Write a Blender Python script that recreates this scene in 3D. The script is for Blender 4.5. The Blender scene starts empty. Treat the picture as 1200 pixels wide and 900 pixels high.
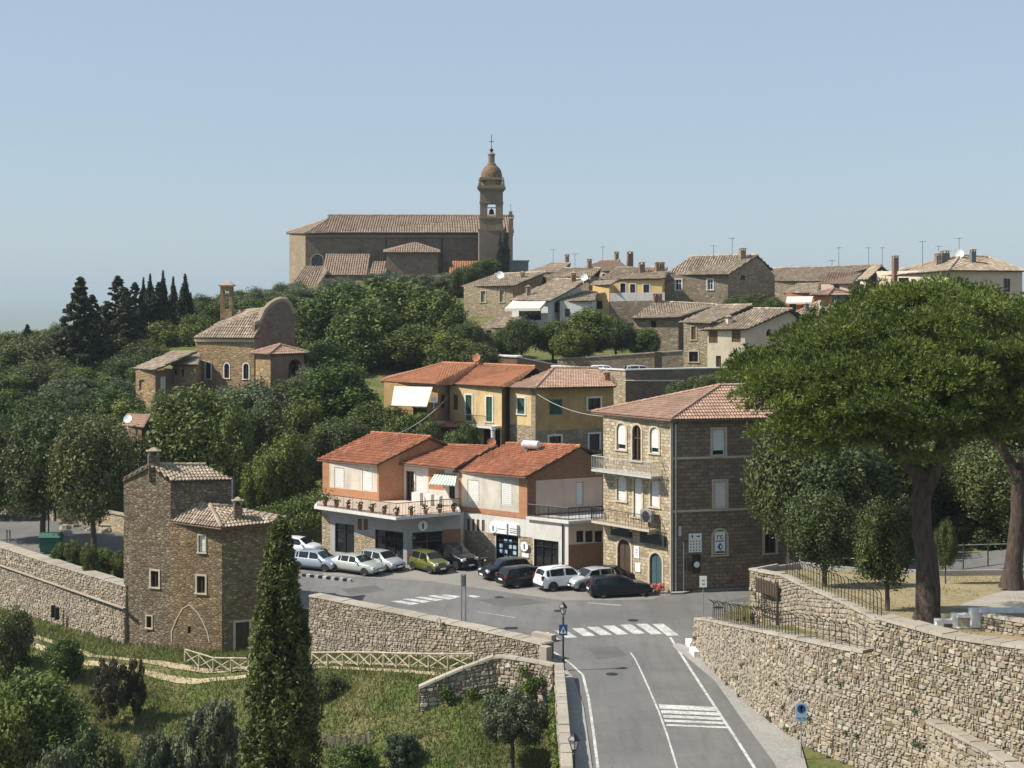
import bpy, math, random
import numpy as np
from mathutils import Vector, Matrix
R = math.radians
random.seed(7); rng = np.random.default_rng(7)
sc = bpy.context.scene
# ------------------------------------------------------------------ camera, sky, sun, exposure
F, HC, YH, CX = 1803.0, 22.0, 335.0, 600.0      # focal length (px of a 1200 px wide frame), eye height, horizon row
cam = bpy.data.cameras.new('camera'); camo = bpy.data.objects.new('camera', cam)
sc.collection.objects.link(camo); sc.camera = camo
camo.location = (0, 0, HC); camo.rotation_euler = (R(90), 0, 0)
cam.sensor_width = 36; cam.sensor_fit = 'HORIZONTAL'; cam.lens = 36 * F / 1200
cam.shift_y = -(450 - YH) / 1200; cam.clip_start = 0.5; cam.clip_end = 60000
SUN_EL, SUN_AZ = 46.0, 261.0                       # azimuth clockwise from +Y
world = bpy.data.worlds.new('World'); sc.world = world; world.use_nodes = True
wn, wl = world.node_tree.nodes, world.node_tree.links
sky = wn.new('ShaderNodeTexSky'); sky.sky_type = 'NISHITA'; sky.sun_disc = False
sky.sun_elevation = R(SUN_EL); sky.sun_rotation = R(SUN_AZ)
sky.altitude = 300; sky.air_density = 1.0; sky.dust_density = .7; sky.ozone_density = 2.0
hm = wn.new('ShaderNodeMix'); hm.data_type = 'RGBA'; hm.inputs[0].default_value = .74      # summer haze evens the sky out
hm.inputs[7].default_value = (3.15, 4.02, 4.95, 1); wl.new(sky.outputs[0], hm.inputs[6]); wl.new(hm.outputs[2], wn['Background'].inputs[0]); wn['Background'].inputs[1].default_value = 0.097
sun = bpy.data.lights.new('sun', 'SUN'); suno = bpy.data.objects.new('sun', sun); sc.collection.objects.link(suno)
sun.energy = 5.0; sun.angle = R(0.5); sun.color = (1.0, 0.93, 0.82)
sd = Vector((math.sin(R(SUN_AZ)) * math.cos(R(SUN_EL)), math.cos(R(SUN_AZ)) * math.cos(R(SUN_EL)), math.sin(R(SUN_EL))))
suno.rotation_euler = (-sd).to_track_quat('-Z', 'Y').to_euler()
suno.location = (-60, 60, 90)
sc.view_settings.view_transform = 'Standard'; sc.view_settings.look = 'None'
sc.view_settings.exposure = 0.52; sc.view_settings.gamma = 1.0; sc.view_settings.use_curve_mapping = False
sc.cycles.use_denoising = True; sc.cycles.max_bounces = 6; sc.cycles.diffuse_bounces = 3
sc.cycles.transparent_max_bounces = 4; sc.cycles.volume_bounces = 0; sc.cycles.caustics_reflective = False
sc.cycles.caustics_refractive = False

# ------------------------------------------------------------------ helpers
def V(px, py, Y): return Vector(((px - CX) * Y / F, Y, HC - (py - YH) * Y / F))
def X2(px, Y): return ((px - CX) * Y / F, Y)
def G(px, py, z=0.0):
    Y = F * (HC - z) / (py - YH); return Vector(((px - CX) * Y / F, Y, z))
def ZP(py, Y): return HC - (py - YH) * Y / F
ORG = {}
def setp(o, label=None, cat=None, group=None, kind=None):
    if label: o['label'] = label
    if cat: o['category'] = cat
    if group: o['group'] = group
    if kind: o['kind'] = kind
    return o
def thing(name, loc, label, cat, group=None):
    o = bpy.data.objects.new(name, None); sc.collection.objects.link(o)
    o.location = Vector(loc); o.empty_display_size = 0.3; ORG[o.name] = Vector(loc)
    return setp(o, label, cat, group)
def link(name, me, parent=None):
    o = bpy.data.objects.new(name, me); sc.collection.objects.link(o)
    if parent is not None:
        o.parent = parent; ORG[o.name] = ORG.get(parent.name, Vector((0, 0, 0)))
    return o
class MB:
    def __init__(s): s.v = []; s.f = []; s.t = []; s.uv = []; s.hasuv = False
    def add(s, vs, fs, tint=0.5, uvs=None):
        b = len(s.v); s.v.extend([tuple(v) for v in vs])
        for i, f in enumerate(fs):
            s.f.append(tuple(b + k for k in f)); s.t.append(tint)
            if uvs: s.uv.append(uvs[i]); s.hasuv = True
            else: s.uv.append([(0, 0)] * len(f))
        return s
    def box(s, c, sz, rz=0.0, tint=0.5):
        cx, cy, cz = c; a, b, h = sz[0] / 2, sz[1] / 2, sz[2] / 2; co, si = math.cos(rz), math.sin(rz)
        vs = [(cx + x * co - y * si, cy + x * si + y * co, cz + z) for z in (-h, h) for x, y in ((-a, -b), (a, -b), (a, b), (-a, b))]
        return s.add(vs, [(3, 2, 1, 0), (4, 5, 6, 7), (0, 1, 5, 4), (1, 2, 6, 5), (2, 3, 7, 6), (3, 0, 4, 7)], tint)
    def obox(s, o, ux, uy, uz, x, y, z, tint=0.5):      # box in a local frame, ranges x=(x0,x1)...
        vs = [o + ux * a + uy * b + uz * c for c in z for a, b in ((x[0], y[0]), (x[1], y[0]), (x[1], y[1]), (x[0], y[1]))]
        return s.add(vs, [(3, 2, 1, 0), (4, 5, 6, 7), (0, 1, 5, 4), (1, 2, 6, 5), (2, 3, 7, 6), (3, 0, 4, 7)], tint)
    def tube(s, path, rad, n=6, tint=0.5, caps=True, wob=0.0):
        path = [Vector(p) for p in path]
        if not hasattr(rad, '__len__'): rad = [rad] * len(path)
        vs = []; prev = None
        for i, p in enumerate(path):
            d = (path[min(i + 1, len(path) - 1)] - path[max(i - 1, 0)]).normalized()
            if prev is None: a = d.orthogonal().normalized()
            else:
                a = prev - d * prev.dot(d); a = a.normalized() if a.length > 1e-5 else d.orthogonal().normalized()
            prev = a; b = d.cross(a)
            for k in range(n):
                an = 2 * math.pi * k / n; r = rad[i] * (1 + (random.uniform(-wob, wob) if wob else 0))
                vs.append(p + a * math.cos(an) * r + b * math.sin(an) * r)
        fs = [(i * n + k, i * n + (k + 1) % n, (i + 1) * n + (k + 1) % n, (i + 1) * n + k) for i in range(len(path) - 1) for k in range(n)]
        if caps: fs += [tuple(range(n - 1, -1, -1)), tuple((len(path) - 1) * n + k for k in range(n))]
        return s.add(vs, fs, tint)
    def lathe(s, c, prof, n=16, tint=0.5, sq=False):       # prof [(r,z)]
        c = Vector(c); vs = [c + Vector((r * math.cos(2 * math.pi * (k + .5) / n), r * math.sin(2 * math.pi * (k + .5) / n), z)) for r, z in prof for k in range(n)]
        fs = [(i * n + k, i * n + (k + 1) % n, (i + 1) * n + (k + 1) % n, (i + 1) * n + k) for i in range(len(prof) - 1) for k in range(n)]
        fs += [tuple(range(n - 1, -1, -1)), tuple((len(prof) - 1) * n + k for k in range(n))]
        return s.add(vs, fs, tint)
    def build(s, name, mat, parent=None, smooth=None):
        me = bpy.data.meshes.new(name)
        off = ORG.get(parent.name, Vector((0, 0, 0))) if parent is not None else Vector((0, 0, 0))
        me.from_pydata([(x - off.x, y - off.y, z - off.z) for x, y, z in s.v], [], s.f)
        at = me.attributes.new('tint', 'FLOAT', 'FACE'); at.data.foreach_set('value', s.t)
        if s.hasuv:
            uvl = me.uv_layers.new(name='UVMap'); flat = [c for f in s.uv for p in f for c in p]
            uvl.data.foreach_set('uv', flat)
        if isinstance(mat, str): mat = M[mat]
        me.materials.append(mat); me.update()
        if smooth is not None: me.shade_smooth(); me.set_sharp_from_angle(angle=R(smooth))
        return link(name, me, parent)
    def mesh(s, name, mat):
        o = s.build(name, mat); me = o.data; bpy.data.objects.remove(o); return me
def quadmesh(name, co, tint, mat):                        # numpy (n,4,3) quads
    n = len(co); me = bpy.data.meshes.new(name)
    me.vertices.add(n * 4); me.vertices.foreach_set('co', np.ascontiguousarray(co, dtype=np.float32).ravel())
    me.loops.add(n * 4); me.loops.foreach_set('vertex_index', np.arange(n * 4, dtype=np.int32))
    me.polygons.add(n); me.polygons.foreach_set('loop_start', np.arange(0, n * 4, 4, dtype=np.int32))
    me.update(calc_edges=True)
    at = me.attributes.new('tint', 'FLOAT', 'FACE'); at.data.foreach_set('value', np.asarray(tint, dtype=np.float32))
    me.materials.append(M[mat] if isinstance(mat, str) else mat); return me

# ------------------------------------------------------------------ materials
M = {}
class NT:
    def __init__(s, name):
        s.m = bpy.data.materials.new(name); s.m.use_nodes = True; s.n = s.m.node_tree.nodes; s.l = s.m.node_tree.links
        s.b = s.n['Principled BSDF']; s.out = s.n['Material Output']; M[name] = s.m; s.name = name
        s.b.inputs['Roughness'].default_value = 0.85; s.b.inputs['Specular IOR Level'].default_value = 0.25
    def node(s, t, ins=None, **kw):
        nd = s.n.new(t)
        for k, v in kw.items(): setattr(nd, k, v)
        for k, v in (ins or {}).items():
            if isinstance(v, bpy.types.NodeSocket): s.l.new(v, nd.inputs[k])
            else: nd.inputs[k].default_value = v
        return nd
    def co(s, scale=(1, 1, 1), out='Object'):
        tc = s.node('ShaderNodeTexCoord'); return s.node('ShaderNodeMapping', {0: tc.outputs[out], 3: scale}).outputs[0]
    def noise(s, vec, scale, detail=4, rough=.6): return s.node('ShaderNodeTexNoise', {'Vector': vec, 'Scale': scale, 'Detail': detail, 'Roughness': rough})
    def ramp(s, fac, stops):
        r = s.node('ShaderNodeValToRGB', {0: fac}); e = r.color_ramp.elements
        while len(e) < len(stops): e.new(.5)
        for i, (p, c) in enumerate(stops): e[i].position = p; e[i].color = (c[0], c[1], c[2], 1) if hasattr(c, '__len__') else (c, c, c, 1)
        return r.outputs[0]
    def mix(s, fac, a, b, mode='MIX'):
        nd = s.n.new('ShaderNodeMix'); nd.data_type = 'RGBA'; nd.blend_type = mode
        for i, v in ((0, fac), (6, a), (7, b)):
            if isinstance(v, bpy.types.NodeSocket): s.l.new(v, nd.inputs[i])
            elif i == 0: nd.inputs[0].default_value = v
            else: nd.inputs[i].default_value = (v[0], v[1], v[2], 1)
        return nd.outputs[2]
    def tint(s): return s.node('ShaderNodeAttribute', attribute_name='tint').outputs['Fac']
    def col(s, c):
        if isinstance(c, bpy.types.NodeSocket): s.l.new(c, s.b.inputs['Base Color'])
        else: s.b.inputs['Base Color'].default_value = (c[0], c[1], c[2], 1)
        return s
    def bump(s, h, strength=.5, dist=.03):
        b = s.node('ShaderNodeBump', {'Strength': strength, 'Distance': dist, 'Height': h}); s.l.new(b.outputs[0], s.b.inputs['Normal']); return s
    def rough(s, r, spec=None, metal=None):
        s.b.inputs['Roughness'].default_value = r
        if spec is not None: s.b.inputs['Specular IOR Level'].default_value = spec
        if metal is not None: s.b.inputs['Metallic'].default_value = metal
        return s
def simple(name, c, r=.7, spec=.3, metal=0, var=.12, sc_=3.0):
    t = NT(name); n = t.noise(t.co(), sc_, 3).outputs[0]
    t.col(t.mix(t.ramp(n, [(.3, 0), (.7, 1)]), [k * (1 - var) for k in c], [min(1, k * (1 + var)) for k in c])).rough(r, spec, metal); return t
def plaster(name, c, c2=None, stain=.35):
    t = NT(name); v = t.co(); n1 = t.noise(v, .55, 5, .7).outputs[0]; n2 = t.noise(t.co((1.6, 1.6, .35)), 1.0, 5, .65).outputs[0]; n3 = t.noise(v, 14, 3).outputs[0]
    c2 = c2 or [k * .62 for k in c]
    base = t.mix(t.ramp(n1, [(.38, 0), (.68, 1)]), c, c2)
    base = t.mix(t.ramp(n2, [(.5, 0), (.75, stain)]), base, [k * .45 for k in c])
    t.col(t.mix(t.ramp(n3, [(.2, .0), (.9, .25)]), base, [min(1, k * 1.15) for k in c])).bump(n3, .25, .01).rough(.9, .15); return t
def rubble(name, pal, mortar, scale=(3.2, 3.2, 5.2), edge=.09, bs=.8):
    t = NT(name); v0 = t.co(scale); w = t.noise(t.co((1, 1, 1)), 2.2, 3)
    v = t.mix(.12, v0, w.outputs[1], 'ADD')
    vo = t.node('ShaderNodeTexVoronoi', {'Vector': v, 'Scale': 1.0, 'Randomness': .9}); sep = t.node('ShaderNodeSeparateColor', {0: vo.outputs['Color']})
    ve = t.node('ShaderNodeTexVoronoi', {'Vector': v, 'Scale': 1.0, 'Randomness': .9}, feature='DISTANCE_TO_EDGE')
    n = len(pal); cols = t.ramp(sep.outputs[0], [(i / max(1, n - 1), p) for i, p in enumerate(pal)])
    fine = t.noise(t.co(), 9, 5, .7).outputs[0]; big = t.noise(t.co(), .35, 4).outputs[0]
    cols = t.mix(t.ramp(fine, [(.25, 0), (.8, .55)]), cols, [k * .45 for k in pal[0]])
    e = t.ramp(ve.outputs[0], [(edge * .35, 0), (edge, 1)])
    c = t.mix(e, mortar, cols); c = t.mix(t.ramp(big, [(.4, 0), (.75, .4)]), c, [k * .55 for k in pal[0]])
    t.col(c).bump(t.mix(.35, e, t.mix(1, fine, sep.outputs[1], 'MULTIPLY')), bs, .05).rough(.92, .15); return t
def stonemat(name, pal, var=.5):                             # separate stones: colour from the tint of each stone
    t = NT(name); f = t.noise(t.co(), 7, 5, .7).outputs[0]; g = t.noise(t.co(), .3, 3).outputs[0]; n = len(pal)
    oi = t.node('ShaderNodeObjectInfo')
    c = t.ramp(t.tint(), [(i / (n - 1), p) for i, p in enumerate(pal)])
    c = t.mix(t.ramp(f, [(.3, 0), (.85, var)]), c, [k * .4 for k in pal[0]]); c = t.mix(t.ramp(g, [(.42, 0), (.66, .5)]), c, [.25, .225, .19])
    t.col(c).bump(f, .6, .04).rough(.93, .12); return t
def tiles(name, pal):
    t = NT(name); n = len(pal); big = t.noise(t.co(), .45, 5, .65).outputs[0]; f = t.noise(t.co(), 6, 4, .7).outputs[0]
    c = t.ramp(t.tint(), [(i / (n - 1), p) for i, p in enumerate(pal)])
    c = t.mix(t.ramp(big, [(.45, 0), (.72, .55)]), c, [k * .5 for k in pal[0]])
    t.col(t.mix(t.ramp(f, [(.35, 0), (.8, .5)]), c, [.16, .14, .11])).rough(.9, .2); return t
def brickm(name, c1, c2, mortar, bw, bh, ms=.012, bump=.5, off=.5, dist=0.0):
    t = NT(name); tc = t.node('ShaderNodeTexCoord'); uvv = t.mix(1.0, tc.outputs['UV'], t.mix(1.0, t.noise(t.co(), 1.7, 3).outputs[1], (dist, dist, dist), 'MULTIPLY'), 'ADD')
    b = t.node('ShaderNodeTexBrick', {'Vector': uvv, 'Color1': (*c1, 1), 'Color2': (*c2, 1), 'Mortar': (*mortar, 1), 'Scale': 1.0, 'Mortar Size': ms, 'Brick Width': bw, 'Row Height': bh, 'Bias': 0.0})
    b.offset = off; n = t.noise(t.co(), 1.1, 5, .7).outputs[0]; n2 = t.noise(t.co(), 5, 4, .7).outputs[0]
    c = t.mix(t.ramp(n, [(.35, 0), (.75, .5)]), b.outputs[0], [k * .55 for k in c1])
    c = t.mix(t.ramp(n2, [(.4, 0), (.8, .4)]), c, [min(1, k * 1.5) for k in c2])
    inv = t.node('ShaderNodeMath', {0: 1.0, 1: b.outputs['Fac']}, operation='SUBTRACT').outputs[0]
    t.col(c).bump(t.mix(.3, inv, n2), bump, .03).rough(.92, .15); return t
def foliage(name, dark, light, trans=.22, hue=.06):
    t = NT(name); oi = t.node('ShaderNodeObjectInfo'); n = t.noise(t.co(out='Generated'), 5, 2).outputs[0]
    f = t.mix(.4, t.tint(), n); c = t.mix(t.ramp(f, [(.25, 0), (.75, 1)]), dark, light)
    hs = t.node('ShaderNodeHueSaturation', {'Color': c}); mr = t.node('ShaderNodeMapRange', {0: oi.outputs['Random'], 3: .5 - hue * .5, 4: .5 + hue * .35}); t.l.new(mr.outputs[0], hs.inputs['Hue'])
    mv = t.node('ShaderNodeMapRange', {0: oi.outputs['Random'], 3: 1.15, 4: .85}); t.l.new(mv.outputs[0], hs.inputs['Value'])
    t.col(hs.outputs[0]).rough(.55, .25); tr = t.node('ShaderNodeBsdfTranslucent', {'Color': hs.outputs[0]})
    mx = t.node('ShaderNodeMixShader', {0: trans, 1: t.b.outputs[0], 2: tr.outputs[0]}); t.l.new(mx.outputs[0], t.out.inputs[0]); return t

foliage('leaf_oak', (.034, .050, .015), (.13, .16, .054))
foliage('leaf_broad', (.034, .058, .012), (.15, .20, .045))
foliage('leaf_bright', (.05, .08, .015), (.16, .20, .04))
foliage('leaf_dark', (.014, .026, .013), (.05, .07, .03))
foliage('leaf_cypress', (.024, .040, .011), (.11, .145, .042))
foliage('leaf_olive', (.06, .08, .04), (.16, .19, .11))
foliage('leaf_pine', (.026, .052, .009), (.17, .225, .045), .26)
foliage('leaf_brown', (.035, .035, .018), (.10, .095, .045))
foliage('grass_blade', (.07, .12, .02), (.24, .22, .09), .3)
t = NT('bark'); v = t.co((5, 5, 1.1)); n = t.noise(v, 1.6, 6, .7).outputs[0]
t.col(t.ramp(n, [(.3, (.03, .022, .018)), (.6, (.10, .075, .06)), (.8, (.17, .14, .12))])).bump(n, 1.0, .12)
t = NT('bark_grey'); n = t.noise(t.co((4, 4, 1)), 2, 5, .7).outputs[0]; t.col(t.ramp(n, [(.3, (.04, .035, .03)), (.75, (.15, .13, .11))])).bump(n, .8, .05)

t = NT('asphalt'); v = t.co(); n1 = t.noise(v, .12, 5, .6).outputs[0]; n2 = t.noise(v, 22, 3).outputs[0]; n3 = t.noise(t.co((1.5, .16, 1)), .8, 5, .7).outputs[0]; n4 = t.noise(v, .6, 5, .75).outputs[0]
c = t.mix(t.ramp(n1, [(.36, 0), (.64, 1)]), (.115, .113, .11), (.165, .16, .152)); c = t.mix(t.ramp(n3, [(.45, 0), (.7, .5)]), c, (.08, .079, .078))
c = t.mix(t.ramp(n4, [(.55, 0), (.72, .35)]), c, (.17, .16, .145)); vk = t.node('ShaderNodeTexVoronoi', {'Vector': t.mix(.5, v, t.noise(v, .7, 4).outputs[1], 'ADD'), 'Scale': .32}, feature='DISTANCE_TO_EDGE').outputs[0]
c = t.mix(t.ramp(vk, [(.002, .35), (.007, 0)]), c, (.028, .028, .028))
t.col(t.mix(t.ramp(n2, [(.35, 0), (.8, .3)]), c, (.2, .19, .18))).bump(n2, .3, .006).rough(.88, .25)
def ground(name, a, b, c_, s1=.35, s2=6):
    t = NT(name); v = t.co(); n1 = t.noise(v, s1, 6, .65).outputs[0]; n2 = t.noise(v, s2, 4, .7).outputs[0]
    c = t.mix(t.ramp(n1, [(.4, 0), (.6, 1)]), a, b); t.col(t.mix(t.ramp(n2, [(.4, 0), (.72, .8)]), c, c_)).bump(n2, .8, .06).rough(.95, .1)
ground('park_dry', (.26, .21, .12), (.19, .16, .085), (.36, .30, .19), .22, 3)
ground('gravel', (.33, .30, .26), (.27, .25, .21), (.40, .37, .33), .4, 9)
ground('dirt_path', (.42, .35, .23), (.30, .25, .14), (.46, .39, .27), .5, 4)
ground('concrete', (.30, .29, .27), (.24, .23, .215), (.36, .35, .33), .4, 7)
ground('dusty_asphalt', (.24, .22, .195), (.18, .17, .155), (.29, .27, .245), .25, 6)
t = NT('hill_ground'); v = t.co(); n1 = t.noise(v, .28, 6, .7).outputs[0]; n2 = t.noise(v, 2.4, 5, .7).outputs[0]
c = t.mix(t.ramp(n1, [(.40, 0), (.58, 1)]), (.075, .11, .025), (.17, .145, .07)); t.col(t.mix(t.ramp(n2, [(.42, 0), (.7, .7)]), c, (.11, .125, .04))).bump(n2, 1, .15).rough(.95, .1)
t = NT('paint_white'); v = t.co(); n1 = t.noise(v, 5.5, 6, .75).outputs[0]; n2 = t.noise(v, .8, 4, .7).outputs[0]
t.col(t.mix(t.ramp(t.mix(.4, n1, n2), [(.45, 0), (.58, .8)]), (.54, .54, .515), (.19, .185, .18))).rough(.8, .25)
plaster('white_plaster', (.64, .62, .58), (.52, .50, .46), .5); plaster('cream_plaster', (.62, .54, .42), (.48, .41, .31), .6)
plaster('panel_cream', (.62, .58, .50), (.46, .41, .34), .7); plaster('yellow_plaster', (.60, .45, .235), (.47, .36, .20), .75)
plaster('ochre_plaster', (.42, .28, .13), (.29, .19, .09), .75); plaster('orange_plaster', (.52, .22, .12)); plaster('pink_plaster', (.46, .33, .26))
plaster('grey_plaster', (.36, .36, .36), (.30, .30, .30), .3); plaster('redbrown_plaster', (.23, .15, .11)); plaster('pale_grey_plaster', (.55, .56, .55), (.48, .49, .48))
plaster('bright_yellow', (.66, .47, .20), (.56, .41, .20), .5); plaster('pinkcream', (.60, .47, .38), (.52, .41, .33), .3)
rubble('tower_rubble', [(.13, .10, .065), (.34, .27, .18), (.22, .19, .15), (.48, .40, .29)], (.13, .10, .068), (2.90, 2.90, 6.09), .13, 1.0)
rubble('tower_rubble_warm', [(.16, .11, .06), (.38, .27, .16), (.26, .20, .12), (.52, .40, .26)], (.17, .12, .07), (2.90, 2.90, 6.09), .13, 1.0)
rubble('house_rubble', [(.19, .15, .11), (.38, .31, .23), (.29, .24, .18), (.50, .42, .32)], (.24, .19, .14), (2.00, 2.00, 4.20), .12)
rubble('pale_rubble', [(.32, .25, .16), (.54, .45, .32), (.44, .37, .26), (.66, .58, .45)], (.27, .21, .14), (2.40, 2.40, 5.04), .12)
rubble('church_stone', [(.17, .125, .095), (.25, .185, .14), (.21, .155, .12), (.29, .225, .17)], (.20, .15, .11), (1.3, 1.3, 2.4), .08)
rubble('ivory_stone', [(.26, .20, .14), (.38, .31, .22), (.31, .25, .18), (.42, .35, .26)], (.26, .20, .14), (1.3, 1.3, 2.8))
rubble('chapel_stone', [(.24, .165, .09), (.44, .32, .185), (.34, .245, .14), (.54, .42, .27)], (.25, .175, .10), (1.70, 1.70, 3.57), .12)
rubble('lit_stone', [(.22, .17, .11), (.50, .41, .28), (.32, .26, .18), (.64, .56, .43)], (.24, .19, .125), (2.2, 2.2, 3.0), .12)
rubble('mortar_core', [(.22, .17, .11), (.28, .22, .15), (.25, .2, .13)], (.2, .155, .1), (4, 4, 6))
brickm('shaded_ashlar', (.155, .112, .08), (.26, .20, .15), (.10, .075, .055), .58, .27, .02, .9, .5, .1)  # darker copy for the shaded faces: shade put into the stone colour
brickm('lit_ashlar', (.25, .195, .125), (.56, .47, .34), (.20, .155, .10), .46, .24, .025, 1.0, .37, .3)  # paler copy for the sunlit face: sunlight put into the stone colour
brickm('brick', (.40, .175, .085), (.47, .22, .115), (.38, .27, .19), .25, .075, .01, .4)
brickm('brick_brown_shaded', (.24, .115, .07), (.29, .145, .09), (.24, .18, .13), .25, .075, .01, .4)  # brick darkened for the shaded sides: shade put into its colour
brickm('church_brick', (.19, .13, .09), (.23, .165, .115), (.2, .155, .115), .5, .14, .02, .3)
WALLP = [(.18, .145, .10), (.34, .275, .19), (.43, .365, .265), (.29, .25, .195), (.54, .49, .40), (.36, .335, .285), (.45, .39, .305), (.31, .28, .24)]
stonemat('wall_stone', WALLP); stonemat('coping', [(.33, .295, .24), (.43, .385, .315), (.38, .35, .30)], .6)
tiles('tile_red', [(.30, .10, .05), (.43, .155, .08), (.36, .13, .065), (.52, .23, .13)])
tiles('tile_orange', [(.42, .17, .085), (.50, .215, .11), (.46, .19, .10), (.54, .27, .15)])
tiles('tile_pink', [(.34, .21, .155), (.44, .28, .21), (.40, .25, .18), (.48, .33, .25)])
tiles('tile_old', [(.27, .205, .15), (.45, .36, .265), (.35, .275, .20), (.60, .50, .385)])
tiles('tile_brown', [(.27, .19, .14), (.35, .25, .18), (.31, .215, .16), (.39, .30, .22)])
simple('surround', (.48, .41, .31), .9, .1); simple('wood_dark', (.07, .05, .035), .7, .2); simple('wood_brown', (.16, .085, .045), .6, .3)
simple('shutter_white', (.66, .66, .63), .6, .3, var=.05); simple('green_shutter', (.03, .09, .06), .6, .3); simple('teal_door', (.05, .09, .10), .5, .3)
simple('frame_white', (.7, .7, .68), .5, .4); simple('metal_dark', (.022, .022, .024), .45, .5, .3); simple('metal_grey', (.32, .33, .33), .45, .5, .5)
simple('gutter', (.16, .10, .075), .5, .4, .3); simple('fence_metal', (.05, .042, .036), .6, .4, .2); simple('pale_metal', (.5, .5, .48), .5, .4, .2)
simple('awning_white', (.50, .485, .44), .8, .2, var=.05); simple('white_trim', (.60, .585, .55), .8, .2); simple('sign_white', (.78, .80, .80), .4, .4, var=.03)
simple('sign_blue', (.02, .07, .22), .4, .5, var=.05); simple('sign_pale_blue', (.32, .48, .62), .4, .4, var=.05); simple('black', (.012, .012, .013), .5, .4); simple('fence_wood', (.42, .36, .28), .9, .1, var=.3)
simple('bin_green', (.02, .10, .07), .45, .4); simple('terracotta', (.36, .15, .08), .8, .2); simple('white_gate', (.74, .73, .70), .85, .15); simple('dish_white', (.75, .75, .74), .4, .4)
simple('dark_tank', (.55, .56, .57), .35, .5); simple('slate', (.13, .14, .15), .6, .4); simple('bronze', (.06, .07, .055), .5, .5, .5); simple('fascia_dark', (.03, .035, .035), .6, .3)
simple('dome_tile', (.16, .10, .062), .8, .2, var=.5, sc_=2.2); simple('flower', (.55, .16, .14), .8, .2, var=.4, sc_=9); simple('old_wood', (.30, .26, .21), .9, .1, var=.25)
t = NT('glass_dark'); t.col((.012, .014, .016)).rough(.06, .6)
t = NT('lamp_glass'); t.col((.55, .55, .5)).rough(.2, .5)
t = NT('striped'); tc = t.node('ShaderNodeTexCoord'); w = t.node('ShaderNodeTexWave', {'Vector': tc.outputs['UV'], 'Scale': 1.0, 'Distortion': 0.0}, bands_direction='X')
t.col(t.ramp(w.outputs[0], [(.45, (.75, .73, .66)), (.55, (.24, .33, .25))]))
def carpaint(name, c, metal=.3):
    t = NT(name); t.col(c).rough(.32, .5, metal); t.b.inputs['Coat Weight'].default_value = .6 if max(c) > .1 else .2; t.b.inputs['Coat Roughness'].default_value = .06
for nme, c in dict(car_silver=(.42, .44, .45), car_palegreen=(.42, .45, .41), car_green=(.12, .125, .02), car_black=(.004, .004, .005), car_navy=(.005, .008, .016), car_white=(.72, .73, .74), car_blue=(.30, .36, .43), car_red=(.4, .05, .03)).items(): carpaint(nme, c, .25 if nme not in ('car_white',) else .0)
simple('tyre', (.014, .014, .014), .85, .2); simple('rim', (.38, .38, .39), .35, .5, .7); simple('trim_black', (.02, .02, .021), .6, .4)
t = NT('headlight'); t.col((.7, .72, .74)).rough(.12, .6); t = NT('taillight'); t.col((.16, .008, .006)).rough(.2, .5)

# ------------------------------------------------------------------ terrain
def pip(poly, x, y):
    x = np.asarray(x, float); y = np.asarray(y, float); ins = np.zeros(x.shape, bool); n = len(poly)
    for i in range(n):
        (x0, y0), (x1, y1) = poly[i], poly[(i + 1) % n]
        if y0 == y1: continue
        c = ((y0 > y) != (y1 > y)) & (x < (x1 - x0) * (y - y0) / (y1 - y0) + x0); ins ^= c
    return ins
LOWLINE = [(-230, 300, -14), (-90, 168, -6), (-40.95, 124.35, -3.9), (-26.2, 107.9, -3.0), (-18, 107.5, -2.9), (-13.4, 104.75, -2.8), (2.1, 90.5, -.3), (2.72, 86.3, -3.0), (2.66, 80, -4.2), (2.5, 67, -5.5), (2.2, 30, -7), (1.8, -20, -7)]
LOWPOLY = [(p[0], p[1]) for p in LOWLINE] + [(-400, -20), (-400, 300)]
ROADPOLY = [(-75, 172), (-40.95, 124.35), (-26.2, 107.9), (-18, 107.5), (-13.4, 104.75), (2.1, 90.5), (2.72, 86.3), (2.4, 40), (30, 40), (25.4, 54.4), (21.75, 62.55), (19.25, 66.8), (16.95, 70.4), (15.65, 72.4), (14.3, 75.4), (13.35, 79.9), (12.4, 86.3), (11.6, 93.5), (13.2, 98), (15.4, 100.8), (19, 103.8), (30, 108), (60, 113), (60, 118), (24, 116), (12.0, 112), (9, 126), (-20, 136), (-50, 158), (-66, 175)]
PARKPOLY = [(15.75, 100.6), (17.3, 98), (17.2, 70.4), (16.95, 70.4), (19.25, 66.8), (21.75, 62.55), (27, 51.5), (70, 40), (90, 96), (40, 99), (27, 97.5), (19.2, 102.8)]
RAMPPOLY = [(11.6, 93.5), (12.4, 86.3), (13.35, 79.9), (14.3, 75.4), (15.65, 72.4), (16.95, 70.4), (17.2, 70.4), (17.3, 98), (15.75, 100.6), (13.2, 98)]
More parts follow.
